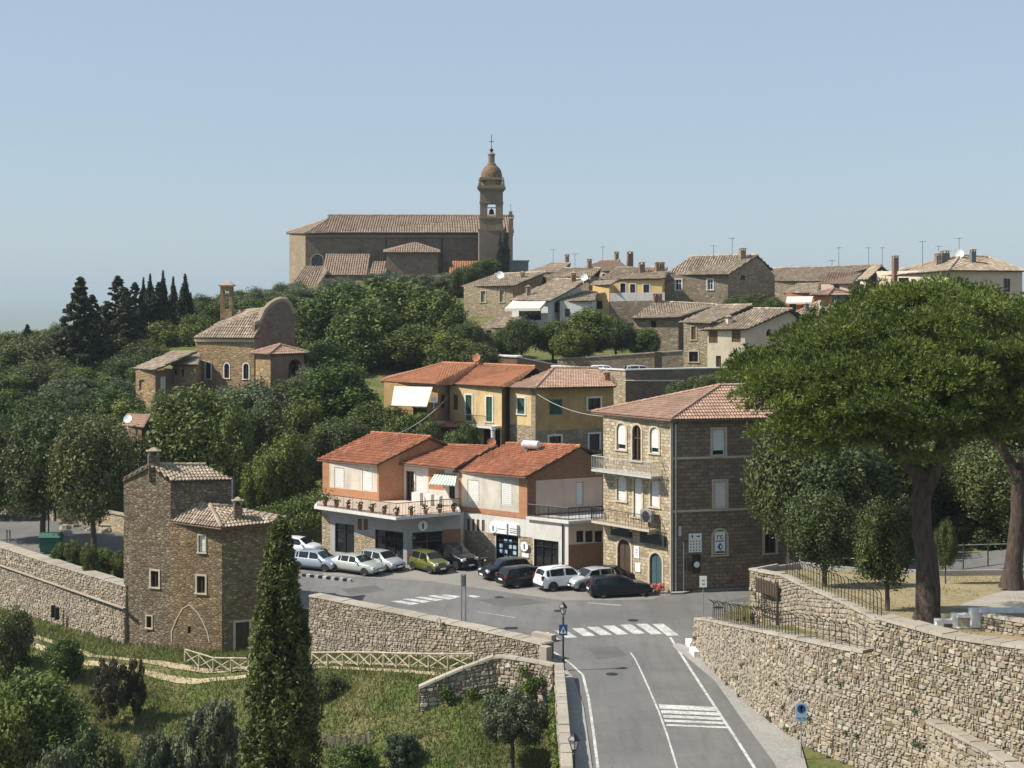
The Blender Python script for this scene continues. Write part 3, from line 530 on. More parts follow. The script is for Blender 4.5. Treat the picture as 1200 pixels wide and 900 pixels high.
class House:
    def __init__(s, name, label, cat, pts, zb, zt, mat, group=None):
        s.p = [Vector((a, b, 0)) for a, b in pts]; s.zb, s.zt, s.mat = zb, zt, mat; s.c = sum(s.p, Vector()) / len(s.p)
        s.root = thing(name, (s.c.x, s.c.y, zb), label, cat, group)
    def frame(s, i):
        A, B = s.p[i], s.p[(i + 1) % len(s.p)]; ux = (B - A).normalized(); un = Vector((ux.y, -ux.x, 0))
        if un.dot((A + B) / 2 - s.c) < 0: un = -un
        return A, B, ux, un, (B - A).length
    def uv(s, i, px, py):
        A, B, ux, un, L = s.frame(i); k = (px - CX) / F; u = (k * A.y - A.x) / (ux.x - k * ux.y); return u, HC - (py - YH) * (A.y + ux.y * u) / F
    def rect(s, i, px0, py0, px1, py1):
        a, z1 = s.uv(i, px0, py0); b, z0 = s.uv(i, px1, py1); pm_ = (px0 + px1) / 2; _, z1 = s.uv(i, pm_, py0); _, z0 = s.uv(i, pm_, py1); return min(a, b), max(a, b), z0, z1
    def side(s, i, opens=(), panels=(), mat=None, z0=None, z1=None, gable=None, depth=.2):
        A, B, ux, un, L = s.frame(i); z0 = s.zb if z0 is None else z0; z1 = s.zt if z1 is None else z1; mat = mat or s.mat
        H = []; P = []
        for op in opens:
            u0, u1, v0, v1 = s.rect(i, *op[:4]); u0, u1 = max(.04, u0), min(L - .04, u1); v0, v1 = max(z0 + .01, v0), min(z1 - .02, v1)
            if u1 - u0 > .08 and v1 - v0 > .08: H.append((u0, u1, v0, v1, op[4], op[5] if len(op) > 5 else None))
        for pn in panels:
            u0, u1, v0, v1 = s.rect(i, *pn[:4]); P.append((max(0, u0), min(L, u1), max(z0, v0), min(z1, v1), pn[4]))
        us = sorted({0.0, L} | {k for h in H for k in h[:2]} | {k for p in P for k in p[:2]}); vs = sorted({z0, z1} | {k for h in H for k in h[2:4]} | {k for p in P for k in p[2:4]})
        parts = {None: MB()}
        W = lambda u, v, d=0.0: A + ux * u + un * d + UP * v
        for a, b in zip(us[:-1], us[1:]):
            for c, d in zip(vs[:-1], vs[1:]):
                m_, n_ = (a + b) / 2, (c + d) / 2
                if any(h[0] < m_ < h[1] and h[2] < n_ < h[3] for h in H): continue
                k = None
                for j, p in enumerate(P):
                    if p[0] < m_ < p[1] and p[2] < n_ < p[3]: k = j
                parts.setdefault(k, MB()).add([W(a, c), W(b, c), W(b, d), W(a, d)], [(0, 1, 2, 3)], .5, [[(a, c), (b, c), (b, d), (a, d)]])
        if gable: parts[None].add([W(0, z1), W(L, z1), W(gable[0] * L, gable[1])], [(0, 1, 2)], .5, [[(0, z1), (L, z1), (gable[0] * L, gable[1])]])
        for u0, u1, v0, v1, kd, op in H:
            mb = parts[None]; op = op or ''
            for q in (((u0, v0), (u1, v0)), ((u1, v0), (u1, v1)), ((u1, v1), (u0, v1)), ((u0, v1), (u0, v0))):
                mb.add([W(*q[0]), W(*q[1]), W(*q[1], -depth), W(*q[0], -depth)], [(0, 1, 2, 3)], .5, [[q[0], q[1], q[1], q[0]]])
            if '^' in op:
                r = (u1 - u0) / 2; cx, cz = (u0 + u1) / 2, v1 - r; n = 8
                for k in range(n):
                    a0, a1 = math.pi * k / n, math.pi * (k + 1) / n; p0, p1 = (cx + r * math.cos(a0), cz + r * math.sin(a0)), (cx + r * math.cos(a1), cz + r * math.sin(a1))
                    mb.add([W(*p0), W(p0[0], v1), W(p1[0], v1), W(*p1)], [(0, 1, 2, 3)], .5, [[p0, (p0[0], v1), (p1[0], v1), p1]])
                    mb.add([W(*p0), W(*p1), W(*p1, -depth), W(*p0, -depth)], [(0, 1, 2, 3)], .5, [[p0, p1, p1, p0]])
            window(s.root, A.copy(), ux, un, u0, u1, v0, v1, kd, mat, '^' in op, 'surround' if '+' in op else ('white_trim' if 'w' in op else None), depth)
        for k, mb in parts.items(): mb.build('wall' if k is None else 'wall_panel', mat if k is None else P[k][4], s.root)
        return s
    def plain(s, *ids):
        for i in ids: s.side(i)
        return s
    def on(s, i, px0, py0, px1, py1, name, mat, y=(.02, .06), extra=None):            # something fixed on side i
        A, B, ux, un, L = s.frame(i); u0, u1, v0, v1 = s.rect(i, px0, py0, px1, py1); mb = MB(); mb.obox(A, ux, un, UP, (u0, u1), y, (v0, v1)); return mb.build(name, mat, s.root)
    def roof(s, polys, mat, spacing=.24, tl=.42, ridges=(), slab='wood_dark', thick=.13):
        sl, ti = MB(), MB(); r = random.Random(int(abs(s.c.x * 100)))
        for poly in polys: roof_poly(sl, ti, [Vector(p) for p in poly], spacing, tl, r, thick)
        for a, b in ridges:
            a, b = Vector(a), Vector(b); n = max(1, int((b - a).length / .45))
            for k in range(n):
                p, q = a.lerp(b, k / n), a.lerp(b, (k + 1.08) / n); ti.tube([p + UP * .05, q + UP * .075], [spacing * .55, spacing * .62], 6, r.random())
        rf = sl.build('roof', slab, s.root); setp(ti.build('roof_tiles', mat, rf), kind='stuff'); return rf
    def gutter(s, pts, r=.07, mat='gutter'):
        mb = MB(); mb.tube(pts, r, 6); mb.build('gutter', mat, s.root)
def roof_poly(sl, ti, poly, sp, tl, r, thick=.13):
    if len(poly) == 4:
        nn = (poly[1] - poly[0]).cross(poly[2] - poly[0]).normalized()
        if abs((poly[3] - poly[0]).dot(nn)) > .15: roof_poly(sl, ti, [poly[0], poly[1], poly[2]], sp, tl, r, thick); roof_poly(sl, ti, [poly[0], poly[2], poly[3]], sp, tl, r, thick); return
    n = (poly[1] - poly[0]).cross(poly[-1] - poly[0])
    if n.z < 0: n = -n
    n.normalize(); e = UP.cross(n); e = e.normalized() if e.length > 1e-4 else (poly[1] - poly[0]).normalized(); up = n.cross(e)
    if up.z < 0: up = -up
    k = len(poly); sl.add(poly + [p - n * thick for p in poly], [tuple(range(k)), tuple(range(2 * k - 1, k - 1, -1))] + [(i, (i + 1) % k, k + (i + 1) % k, k + i) for i in range(k)])
    o = poly[0]; st = [((p - o).dot(e), (p - o).dot(up)) for p in poly]; s0, s1 = min(a for a, b in st), max(a for a, b in st); s = s0 + sp * .5; dz0 = [(p - o).dot(n) for p in poly]
    while s < s1:
        ts = []
        for (a, b), (c, d) in zip(st, st[1:] + st[:1]):
            if (a - s) * (c - s) < 0: ts.append(b + (d - b) * (s - a) / (c - a))
        if len(ts) >= 2:
            t0, t1 = min(ts) - .05, max(ts); t_ = t0
            while t_ < t1 - .05:
                te = min(t_ + tl, t1); rr = sp * .46; ht = rr * .62; tin = r.random(); jx = r.uniform(-.012, .012); jn = r.uniform(0, .018)
                P = lambda a, b, c: o + e * (s + jx + a) + up * b + n * c
                vs = [P(-rr, t_, .03 + jn), P(-rr * .5, t_, .04 + ht + jn), P(rr * .5, t_, .04 + ht + jn), P(rr, t_, .03 + jn), P(-rr * .85, te + .03, .004), P(-rr * .42, te + .03, ht * .8), P(rr * .42, te + .03, ht * .8), P(rr * .85, te + .03, .004)]
                ti.add(vs, [(0, 1, 5, 4), (1, 2, 6, 5), (2, 3, 7, 6), (0, 3, 2, 1)], tin); t_ += tl
        s += sp
def gable_roof(h, mat, i0, apex_up, ov=.45, sp=.24, tl=.42, slab='wood_dark'):
    """four-cornered house: eaves on sides i0 and i0+2, ridge between the middles of the other two sides."""
    a, b, c, d = [h.p[(i0 + k) % 4] for k in range(4)]; e = (b - a).normalized(); m1, m2 = (b + c) / 2, (a + d) / 2; up = UP * (h.zt + apex_up)
    dr = (m1 - m2).normalized() * ov; R1, R2 = m1 + dr + up, m2 - dr + up; k = ov / max(1e-3, ((b - c).length / 2)); drop = UP * (apex_up * k)
    f1 = [a - dr + (a - d).normalized() * ov + UP * h.zt - drop, b + dr + (b - c).normalized() * ov + UP * h.zt - drop, R1, R2]; f2 = [c + dr + (c - b).normalized() * ov + UP * h.zt - drop, d - dr + (d - a).normalized() * ov + UP * h.zt - drop, R2, R1]
    rf = h.roof([f1, f2], mat, sp, tl, [(R2, R1)], slab); h.rf = rf; return h
def hip_roof(h, mat, i0, rise, ov=.45, inset=.5, sp=.24, tl=.42, slab='wood_dark'):
    a, b, c, d = [h.p[(i0 + k) % 4] for k in range(4)]; cc = (a + b + c + d) / 4; ex = lambda p: p + (p - cc).normalized() * ov * 1.4 + UP * (h.zt - rise * ov * .25)
    m1, m2 = (b + c) / 2, (a + d) / 2; hw = (b - c).length / 2 * inset * 2; e = (m2 - m1).normalized(); R1, R2 = m1 + e * min(hw, (m1 - m2).length * .48) + UP * (h.zt + rise), m2 - e * min(hw, (m1 - m2).length * .48) + UP * (h.zt + rise)
    A, B, C, D_ = ex(a), ex(b), ex(c), ex(d); rf = h.roof([[A, B, R1, R2], [C, D_, R2, R1], [B, C, R1], [D_, A, R2]], mat, sp, tl, [(R2, R1), (A, R2), (B, R1), (C, R1), (D_, R2)], slab); h.rf = rf; return h
def chimney(par, p, w, d, h, mat='house_rubble', rz=.3, cap='tile_old'):
    p = Vector(p); mb = MB(); mb.box(p + UP * (h / 2 - .4), (w, d, h + .8), rz); o = mb.build('chimney', mat, par)
    mb = MB(); mb.box(p + UP * (h + .28), (w + .22, d + .22, .07), rz)
    for a, b in ((-1, -1), (1, -1), (1, 1), (-1, 1)): mb.box(p + Vector((a * w * .38 * math.cos(rz) - b * d * .38 * math.sin(rz), a * w * .38 * math.sin(rz) + b * d * .38 * math.cos(rz), h + .12)), (.12, .12, .25), rz)
    mb.lathe(p + UP * (h + .31), [(w * .75, 0), (w * .35, .16), (.02, .22)], 4); q = mb.build('chimney_cap', cap, par); return o
def antenna(par, p, h=2.2, mat='metal_dark'):
    p = Vector(p); mb = MB(); mb.tube([p - UP * .3, p + UP * h], .035, 4); a = random.uniform(0, 3)
    for k in range(5):
        z = h - .1; c = p + UP * z + Vector((math.cos(a), math.sin(a), 0)) * (k - 2) * .22; d = Vector((-math.sin(a), math.cos(a), 0)) * (.5 - .05 * k); mb.tube([c - d, c + d], .022, 4)
    mb.tube([p + UP * (h - .1) - Vector((math.cos(a), math.sin(a), 0)) * .5, p + UP * (h - .1) + Vector((math.cos(a), math.sin(a), 0)) * .5], .025, 4); return mb.build('antenna', mat, par)
def dish(par, p, r=.45, az=-2.0, mat='dish_white'):
    p = Vector(p); d = Vector((math.cos(az), math.sin(az), .5)).normalized(); u = d.orthogonal().normalized(); w = d.cross(u); mb = MB(); n = 14; vs = []
    for rr, k in ((1, .0), (.7, -.13), (.35, -.21), (.02, -.24)): vs += [p + UP * .5 + (u * math.cos(2 * math.pi * i / n) + w * math.sin(2 * math.pi * i / n)) * r * rr + d * r * k for i in range(n)]
    mb.add(vs, [(j * n + i, j * n + (i + 1) % n, (j + 1) * n + (i + 1) % n, (j + 1) * n + i) for j in range(3) for i in range(n)]); mb.tube([p - UP * .4, p + UP * .4 - d * r * .25], .04, 5); mb.tube([p + UP * .5 - d * r * .24, p + UP * .5 + d * r * .7], .02, 4); mb.box(p + UP * .5 + d * r * .7, (.07, .07, .07)); return mb.build('satellite_dish', mat, par)
def railing(par, pts, h=1.0, gap=.14, mat='fence_metal', r=.018, name='railing'):
    mb = MB(); pts = [Vector(p) for p in pts]
    for a, b in zip(pts[:-1], pts[1:]):
        L_ = (b - a).length; n = max(1, int(L_ / gap)); mb.tube([a + UP * h, b + UP * h], r * 1.6, 5); mb.tube([a + UP * .1, b + UP * .1], r, 4)
        for k in range(n + 1): q = a.lerp(b, k / n); mb.tube([q, q + UP * h], r if k % 8 else r * 1.6, 4, caps=False)
    return mb.build(name, mat, par)
def textmesh(s, size, mat, name, par, o, ux, uz, un, align='CENTER', bold=0.0):
    cu = bpy.data.curves.new('t', 'FONT'); cu.body = s; cu.size = size; cu.align_x = align; cu.align_y = 'CENTER'; cu.extrude = .004; cu.offset = bold; ob = bpy.data.objects.new('t', cu); sc.collection.objects.link(ob)
    me = bpy.data.meshes.new_from_object(ob); bpy.data.objects.remove(ob); off = ORG.get(par.name, Vector()); mt = Matrix(((ux.x, uz.x, un.x, o.x - off.x), (ux.y, uz.y, un.y, o.y - off.y), (ux.z, uz.z, un.z, o.z - off.z), (0, 0, 0, 1)))
    me.transform(mt); me.name = name; me.materials.clear(); me.materials.append(M[mat]); return link(name, me, par)

# ------------------------------------------------------------------ three-storey stone corner building
S = House('stone_building', 'three storey brown stone corner building with pinkish hipped roof and two balconies', 'building', [X2(707, 115.4), X2(786, 110.2), (24.17, 113.3), (19.6, 118.6)], -.2, 12.45, 'shaded_ashlar')
RW = '^+'
S.side(0, [(723, 496, 733.5, 527, 'rollh', RW), (741.3, 498, 751.4, 540, 'glassb', RW), (762, 500.5, 772, 531, 'rollh', RW), (723.4, 557, 733.5, 587, 'roll', RW), (743, 559, 752.3, 606, 'roll', RW), (762.4, 561, 772.5, 594, 'roll', RW),
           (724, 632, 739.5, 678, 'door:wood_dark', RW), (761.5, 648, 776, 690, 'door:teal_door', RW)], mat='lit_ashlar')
S.side(1, [(834.8, 503, 849.5, 534, 'rollh', '+'), (836.7, 564, 851, 597, 'roll', '+'), (836, 621, 851.3, 650, 'blind', '^+'), (896, 620.5, 909, 648, 'dark', '+'), (953, 622, 966, 650, 'dark', '+'), (900, 505, 914, 536, 'roll', '+'), (902, 566, 916, 599, 'roll', '+')])
S.plain(2, 3)
A0, A1, ux, un, L0 = S.frame(1)
for py in (537, 599): _, z = S.uv(1, 800, py); mb = MB(); mb.obox(A0, ux, un, UP, (0, L0), (-.02, .07), (z - .07, z + .09)); mb.build('string_course', 'surround', S.root)
mb = MB(); mb.obox(A0, ux, un, UP, (-.06, .12), (-.02, .14), (0, 12.2)); mb.build('corner_pilaster', 'surround', S.root)
mb = MB(); q = A0 + ux * .35 + un * .1; mb.tube([q + UP * .1, q + UP * 12.1], .06, 6); q = A0 + ux * .95 + un * .08; mb.tube([q + UP * .1, q + UP * 3.6], .05, 6); mb.build('downpipe', 'pale_metal', S.root)
e0, e1, e2, e3 = V(694, 483, 116.2), V(785.5, 491.5, 109.5), (25.0, 113.0, 12.4), (20.0, 119.8, 12.4)
pk, rk = V(843, 452.3, 114.4), (20.2, 115.6, 14.55)
e2, e3, rk = Vector(e2), Vector(e3), Vector(rk)
S.roof([[e0, e1, pk], [e1, e2, rk, pk], [e2, e3, rk], [e3, e0, pk, rk]], 'tile_pink', .23, .40, [(e1, pk), (e0, pk), (pk, rk)]); S.gutter([e0 - UP * .1, e1 - UP * .1, e2 - UP * .1])
for nme, pa, pb, out in (('balcony', (699.5, 546), (775.5, 555.5), 1.1), ('balcony', (697, 606), (773, 617), 1.1)):
    a, b, uxx, unn, L_ = S.frame(0); u0, z = S.uv(0, *pa); u1, z1_ = S.uv(0, *pb); u0 = -.15; u1 = min(u1, L_ - .6); z = (z + z1_) / 2 - .1
    mb = MB(); mb.obox(a, uxx, unn, UP, (u0, u1), (0, out), (z - .16, z)); bal = mb.build('balcony', 'surround' if pa[1] > 580 else 'pale_metal', S.root)
    pp = [a + uxx * u0 + unn * .05 + UP * z, a + uxx * u0 + unn * (out - .05) + UP * z, a + uxx * u1 + unn * (out - .05) + UP * z, a + uxx * u1 + unn * .05 + UP * z]
    railing(bal, pp, 1.0, .16, 'pale_metal' if pa[1] < 580 else 'fence_metal')
    for k in range(4): mb = MB(); mb.obox(a + uxx * (u0 + .3 + k * (u1 - u0 - .6) / 3), uxx, unn, UP, (-.06, .06), (0, out * .8), (z - .4, z - .16)); mb.build('bracket', 'surround', bal)
a, b, uxx, unn, L_ = S.frame(0)
u0, u1, v0, v1 = S.rect(0, 757, 597, 770, 611); mb = MB(); mb.obox(a, uxx, unn, UP, (u0, u1), (.25, .6), (v0, v1)); ac = mb.build('air_conditioner', 'metal_grey', S.root)
mb = MB(); cc = a + uxx * (u0 + u1) / 2 + unn * .61 + UP * (v0 + v1) / 2; mb.add([cc] + [cc + uxx * .38 * math.cos(k * math.pi / 8) + UP * .38 * math.sin(k * math.pi / 8) for k in range(16)], [(0, 1 + k, 1 + (k + 1) % 16) for k in range(16)]); mb.build('fan_grille', 'trim_black', ac)
for r_ in ((719, 618, 741, 628), (753, 626, 781, 638)): S.on(0, *r_, 'shop_fascia', 'fascia_dark', (.02, .28))
def marks(h, side, rect, bars, mat, name='sign', bmat='sign_white', y=.05, par=None):
    o = h.on(side, *rect, name, bmat, (.02, y)) if bmat else par or h.root; a, b, ux_, un_, L = h.frame(side); u0, u1, v0, v1 = h.rect(side, *rect); mb = MB()
    for p, q_, r_, t_ in bars: mb.obox(a, ux_, un_, UP, (u0 + (u1 - u0) * p, u0 + (u1 - u0) * r_), (y - .004, y + .014), (v0 + (v1 - v0) * q_, v0 + (v1 - v0) * t_))
    mb.build('lettering', mat, o); return o
def panel_text(h, side, rect, lines, mat, name='sign', bmat='sign_white', y=.05):
    o = h.on(side, *rect, name, bmat, (min(.02, y - .05), y)); a, b, ux_, un_, L = h.frame(side); u0, u1, v0, v1 = h.rect(side, *rect)
    uxs = ux_ if ux_.x > 0 else -ux_
    for tx, fu, fv, sz in lines: textmesh(tx, sz, mat, 'lettering', o, a + ux_ * (u0 + (u1 - u0) * fu) + UP * (v0 + (v1 - v0) * fv) + un_ * (y + .012), uxs, UP, un_)
    return o
marks(S, 0, (743.5, 640, 749.5, 654), [(.2, .25, .8, .3), (.2, .45, .7, .5), (.3, .65, .7, .75)], 'metal_grey'); S.on(0, 745, 660, 751, 670, 'wall_plaque', 'sign_white')
sg = panel_text(S, 1, (837.5, 623, 850, 649), [('rc', .5, .78, .62)], 'black', y=-.02); marks(S, 1, (838.5, 633, 849, 635), [(.02 + .1 * k, .1, .08 + .1 * k, .9) for k in range(10)], 'sign_blue', 'lettering', None, -.02, sg)
u0, u1, v0, v1 = S.rect(1, 840.5, 636, 847.5, 645.5); mb = MB(); cu_, cv_ = (u0 + u1) / 2, (v0 + v1) / 2; W_ = lambda u, v: A0 + ux * u + un * .005 + UP * v
mb.add([W_(u0, cv_), W_(cu_, v0), W_(u1, cv_), W_(cu_, v1)], [(0, 1, 2, 3)]); mb.build('emblem', 'sign_blue', sg); mb = MB(); mb.add([W_(cu_ - .02, cv_ + .14) + un * .008, W_(cu_ + .2, cv_) + un * .008, W_(cu_ - .02, cv_ - .14) + un * .008], [(0, 1, 2)]); mb.build('emblem', 'sign_white', sg)
u0, u1, v0, v1 = S.rect(1, 838.5, 646, 849, 648); mb = MB(); mb.obox(A0, ux, un, UP, (u0, u1), (-.03, .0), (v0, v1)); mb.build('lettering_band', 'black', sg)
nb = panel_text(S, 1, (807, 625, 822, 647), [], 'black', 'notice_board'); a, b, ux_, un_, L = S.frame(1); u0, u1, v0, v1 = S.rect(1, 807, 625, 822, 647); mb = MB()
for i in range(4):
    for j in range(4): mb.obox(a, ux_, un_, UP, (u0 + (u1 - u0) * (.1 + .23 * i), u0 + (u1 - u0) * (.1 + .23 * i) + .09), (.05, .062), (v0 + (v1 - v0) * (.08 + .16 * j), v0 + (v1 - v0) * (.08 + .16 * j) + .08))
for c0_, tri in ((.26, ((-.09, .0), (.09, 0), (0, .14))), (.74, ((0, -.08), (.15, 0), (0, .08)))):
    cc = a + ux_ * (u0 + (u1 - u0) * c0_) + un_ * .058 + UP * (v0 + (v1 - v0) * .84); mb.add([cc + ux_ * p + UP * q_ for p, q_ in tri], [(0, 1, 2)]); mb.obox(cc, ux_, un_, UP, (-.03, .03) if c0_ < .5 else (-.15, 0), (-.004, .004), (-.15, 0) if c0_ < .5 else (-.03, .03))
mb.build('notice', 'black', nb)
S.on(1, 803, 658, 809, 668, 'letter_box', 'wood_dark', (.02, .3)); S.on(1, 794.5, 616, 797.5, 628, 'meter_box', 'pale_metal', (.02, .2)); S.on(1, 811, 650, 819.5, 671, 'info_panel', 'metal_dark', (.1, .2))
A_, B_, ux, un, L_ = S.frame(1); u, z = S.uv(1, 815.3, 661); mb = MB(); cc = A_ + ux * u + un * .21 + UP * z; mb.add([cc] + [cc + ux * .22 * math.cos(k * math.pi / 8) + UP * .22 * math.sin(k * math.pi / 8) for k in range(16)], [(0, 1 + k, 1 + (k + 1) % 16) for k in range(16)]); mb.build('round_sign', 'sign_white', S.root)
mb = MB()
for k in range(60): mb.box((10.9 - random.random() * .9, 109.4 + random.random() * .35 + .55, .2 + random.random() * .45), (.1, .1, .1), random.random() * 3)
fp = thing('flower_pot', (10.4, 109.9, 0), 'pot of red and pink flowers by the teal shop door', 'flower pot'); mb2 = MB(); mb2.lathe((10.4, 110.1, 0.02), [(.2, 0), (.28, .32)], 10); mb2.build('pot', 'terracotta', fp); mb.build('flowers', 'flower', fp)

# ------------------------------------------------------------------ bank building: right block
fd = Vector((-.79, .61, 0)); sdv = Vector((.917, .4, 0))
D0 = Vector((4.36, 119, 0)); DL = Vector((-4.0, 125.45, 0)); DR = Vector((8.2, 120.7, 0))
K = House('bank_building', 'white and brick building with red roof and blue-white shop sign behind the dark cars', 'building', [(DL.x, DL.y), (D0.x, D0.y), (DR.x, DR.y), (3.5, 130)], -.2, 3.6, 'white_plaster')
K.side(0, [(547, 607.6, 550.5, 621.5, 'brown'), (553, 608.2, 556.2, 622, 'brown'), (558.6, 608.8, 561.8, 622.5, 'brown'), (564.6, 609.4, 568, 623, 'brown'), (581, 627, 607.5, 659, 'shop'), (625.5, 633, 654.5, 667, 'shop')],
       [(541.5, 623, 580, 680, 'pale_rubble'), (608.5, 629, 624.5, 680, 'pale_rubble')])
K.side(1, [(675.5, 622, 684, 635.5, 'dark'), (686, 622, 695, 635.5, 'dark'), (697, 622, 706, 635.5, 'dark')], [(660, 637, 712, 690, 'brick_brown_shaded')], mat='pinkcream'); K.plain(2, 3)
marks(K, 0, (576.5, 613, 608, 625.5), [(.60, .0, .66, 1.0), (.27, .40, .55, .46), (.72, .55, .98, .62), (.72, .36, .82, .42), (.84, .36, .97, .42), (.72, .18, .95, .26), (.97, 0, 1, 1)], 'slate', 'shop_sign', 'sign_white', .16)
A_, B_, ux, un, L_ = K.frame(0)
for px, py, r_ in ((579.5, 618.6, .38), (616, 640, .38)):
    u, z = K.uv(0, px, py); mb = MB(); cc = A_ + ux * u + un * .19 + UP * z; mb.add([cc] + [cc + ux * r_ * math.cos(k * math.pi / 9) + UP * r_ * math.sin(k * math.pi / 9) for k in range(18)], [(0, 1 + k, 1 + (k + 1) % 18) for k in range(18)]); rs = mb.build('round_sign', 'sign_white', K.root)
    mb = MB(); mb.obox(cc, ux, un, UP, (-.06, .06), (.005, .012), (-.2, .2)); mb.build('emblem', 'sign_blue', rs)
K.on(0, 612, 648, 620, 653, 'wall_plaque', 'sign_white'); mb = MB(); u, z = K.uv(0, 660, 640); q = A_ + ux * u + un * .08; mb.tube([q + UP * .05, q + UP * 3.5], .06, 6); mb.build('downpipe', 'metal_dark', K.root)
u0, u1, v0, v1 = K.rect(0, 584, 630, 605, 656); mb = MB()
for i in range(4):
    for j in range(4):
        if (i + j) % 3: mb = MB(); mb.obox(A_, ux, un, UP, (u0 + (u1 - u0) * i / 4, u0 + (u1 - u0) * (i + .7) / 4), (-.175, -.17), (v0 + (v1 - v0) * j / 4, v0 + (v1 - v0) * (j + .65) / 4)); mb.build('poster', 'sign_pale_blue', K.root)
# roof slab of the ground floor (terrace) and upper storey
U0 = Vector((1.2, 121.4, 0)); UL = Vector((-4.34, 125.68, 0)); UR = U0 + sdv * 7.6; UB = UL + sdv * 7.6
sb = MB(); q = [D0 - fd * .15 + Vector((-.61, -.79, 0)) * .2, DR + Vector((.5, -.3, 0)), Vector((9, 124.2, 0)), U0 + sdv * 7.5, U0 + Vector((-.1, -.15, 0))]
sb.add([p + UP * 3.62 for p in q] + [p + UP * 3.84 for p in q], [(4, 3, 2, 1, 0), (5, 6, 7, 8, 9)] + [(i, (i + 1) % 5, 5 + (i + 1) % 5, 5 + i) for i in range(5)]); sb.build('terrace_slab', 'white_trim', K.root)
railing(K.root, [U0 + UP * 3.84 + Vector((.05, -.1, 0)), D0 + UP * 3.84 + Vector((0, .15, 0)), DR + UP * 3.84], .95, .12, 'fence_metal', .03, 'terrace_railing')
K2 = House('x', 'x', 'x', [(UL.x, UL.y), (U0.x, U0.y), (UR.x, UR.y), (UB.x, UB.y)], 3.6, 6.9, 'brick'); K2x = K2.root; K2.root = K.root; bpy.data.objects.remove(K2x)
K2.side(0, [(548, 562.5, 561.7, 588, 'roll'), (587, 565.7, 600.4, 592, 'roll')], [(541, 540, 608, 597, 'panel_cream')], depth=.14)
K2.side(1, [(675, 564.5, 683.5, 592, 'roll')], [(628, 561, 706, 600, 'pinkcream')], gable=(4.66 / 7.6, 9.0), mat='brick_brown_shaded'); K2.plain(2); K2.side(3, gable=(.38, 9.0))
eL, eR, ap, rl = V(531, 551.8, 126.2), V(615.8, 558.8, 120.8), V(680, 523.5, 123.3), V(593, 520.3, 127.9); bk = Vector((2.7, 1.15, -1.05))
K.rf = K2.roof([[eL, eR, ap, rl], [rl + bk, ap + bk, ap, rl]], 'tile_red', .24, .42, [(rl, ap)]); K2.gutter([eL - UP * .1, eR - UP * .1])
mb = MB(); c = V(622.5, 521, 125.2); mb.tube([c + Vector((-.75, .4, .0)), c + Vector((-.6, .3, 0)), c + Vector((.6, -.3, 0)), c + Vector((.75, -.4, 0))], [.15, .34, .34, .15], 12); mb.build('water_tank', 'dark_tank', K.rf, 40)
mb = MB()
for k in (-.45, .45): mb.box((c.x + k, c.y - k * .5, c.z - .45), (.08, .6, .5), .4)
mb.build('tank_stand', 'metal_grey', K.rf)
# bank building: middle block, left block, terrace
E0 = Vector(V(477, 661, 121.5)); E0.z = 0; EL = Vector((-15.6, 126.3, 0)); ER = Vector((-4.1, 123.2, 0))
N = House('shop_building', 'brick and plaster shop building with red roofs and a railed terrace over its ground floor', 'building', [(EL.x, EL.y), (E0.x, E0.y), (ER.x, ER.y), (-3.0, 132), (-14, 136)], -.2, 3.78, 'grey_plaster')
N.side(0, [(392.5, 614, 415, 648, 'shop'), (439.5, 622, 472.5, 658, 'shop'), (419, 608, 424, 621, 'brown'), (426, 608, 431, 621, 'brown')], [(370, 600, 387, 690, 'pale_rubble'), (415, 627, 438.8, 690, 'pale_rubble')])
N.side(1, [(483, 623, 519, 655, 'glassb')], [(519, 620, 541, 690, 'brick_brown_shaded')]); N.plain(2, 3, 4)
A_, B_, ux, un, L_ = N.frame(1); u, z = N.uv(1, 495.3, 616); mb = MB(); cc = A_ + ux * u + un * .08 + UP * z; mb.add([cc] + [cc + ux * .4 * math.cos(k * math.pi / 9) + UP * .4 * math.sin(k * math.pi / 9) for k in range(18)], [(0, 1 + k, 1 + (k + 1) % 18) for k in range(18)]); rs = mb.build('round_sign', 'sign_white', N.root)
mb = MB(); mb.obox(cc, ux, un, UP, (-.07, .07), (.005, .014), (-.24, .16)); mb.obox(cc, ux, un, UP, (-.05, .05), (.005, .014), (.19, .28)); mb.build('emblem', 'black', rs)
u, z = N.uv(1, 510, 615.5); marks(N, 1, (501, 608.5, 521, 617), [(.05, .6, .55, .68), (.05, .3, .5, .38), (.02, .1, .1, .95), (.6, .1, .66, .95), (.74, .1, .80, .9), (.88, .1, .94, .9), (.62, .45, .94, .52)], 'metal_grey', 'lettering', None, .04)
T = [V(368, 594.5, 125.7), V(464, 608.3, 119.5), Vector((-4.08, 122.5, 0)), Vector(X2(537, 126.1)).to_3d(), Vector(X2(470, 130)).to_3d(), Vector(X2(378, 133)).to_3d()]
T = [Vector((p.x, p.y, 0)) for p in T]; n = len(T); mb = MB(); mb.add([p + UP * 3.8 for p in T] + [p + UP * 4.02 for p in T], [tuple(range(n - 1, -1, -1)), tuple(range(n, 2 * n))] + [(i, (i + 1) % n, n + (i + 1) % n, n + i) for i in range(n)]); mb.build('terrace_slab', 'white_trim', N.root)
mb = MB(); tf = [p.lerp(sum(T, Vector()) / n, .04) for p in T]; mb.add([p + UP * 4.03 for p in tf], [tuple(range(n))]); mb.build('terrace_floor', 'pinkcream', N.root)
railing(N.root, [T[0] + UP * 4.02 + Vector((.25, .1, 0)), T[1] + UP * 4.02 + Vector((.02, .25, 0)), T[2] + UP * 4.02 + Vector((0, .2, 0))], 1.05, .13, 'fence_metal', .02, 'terrace_railing')
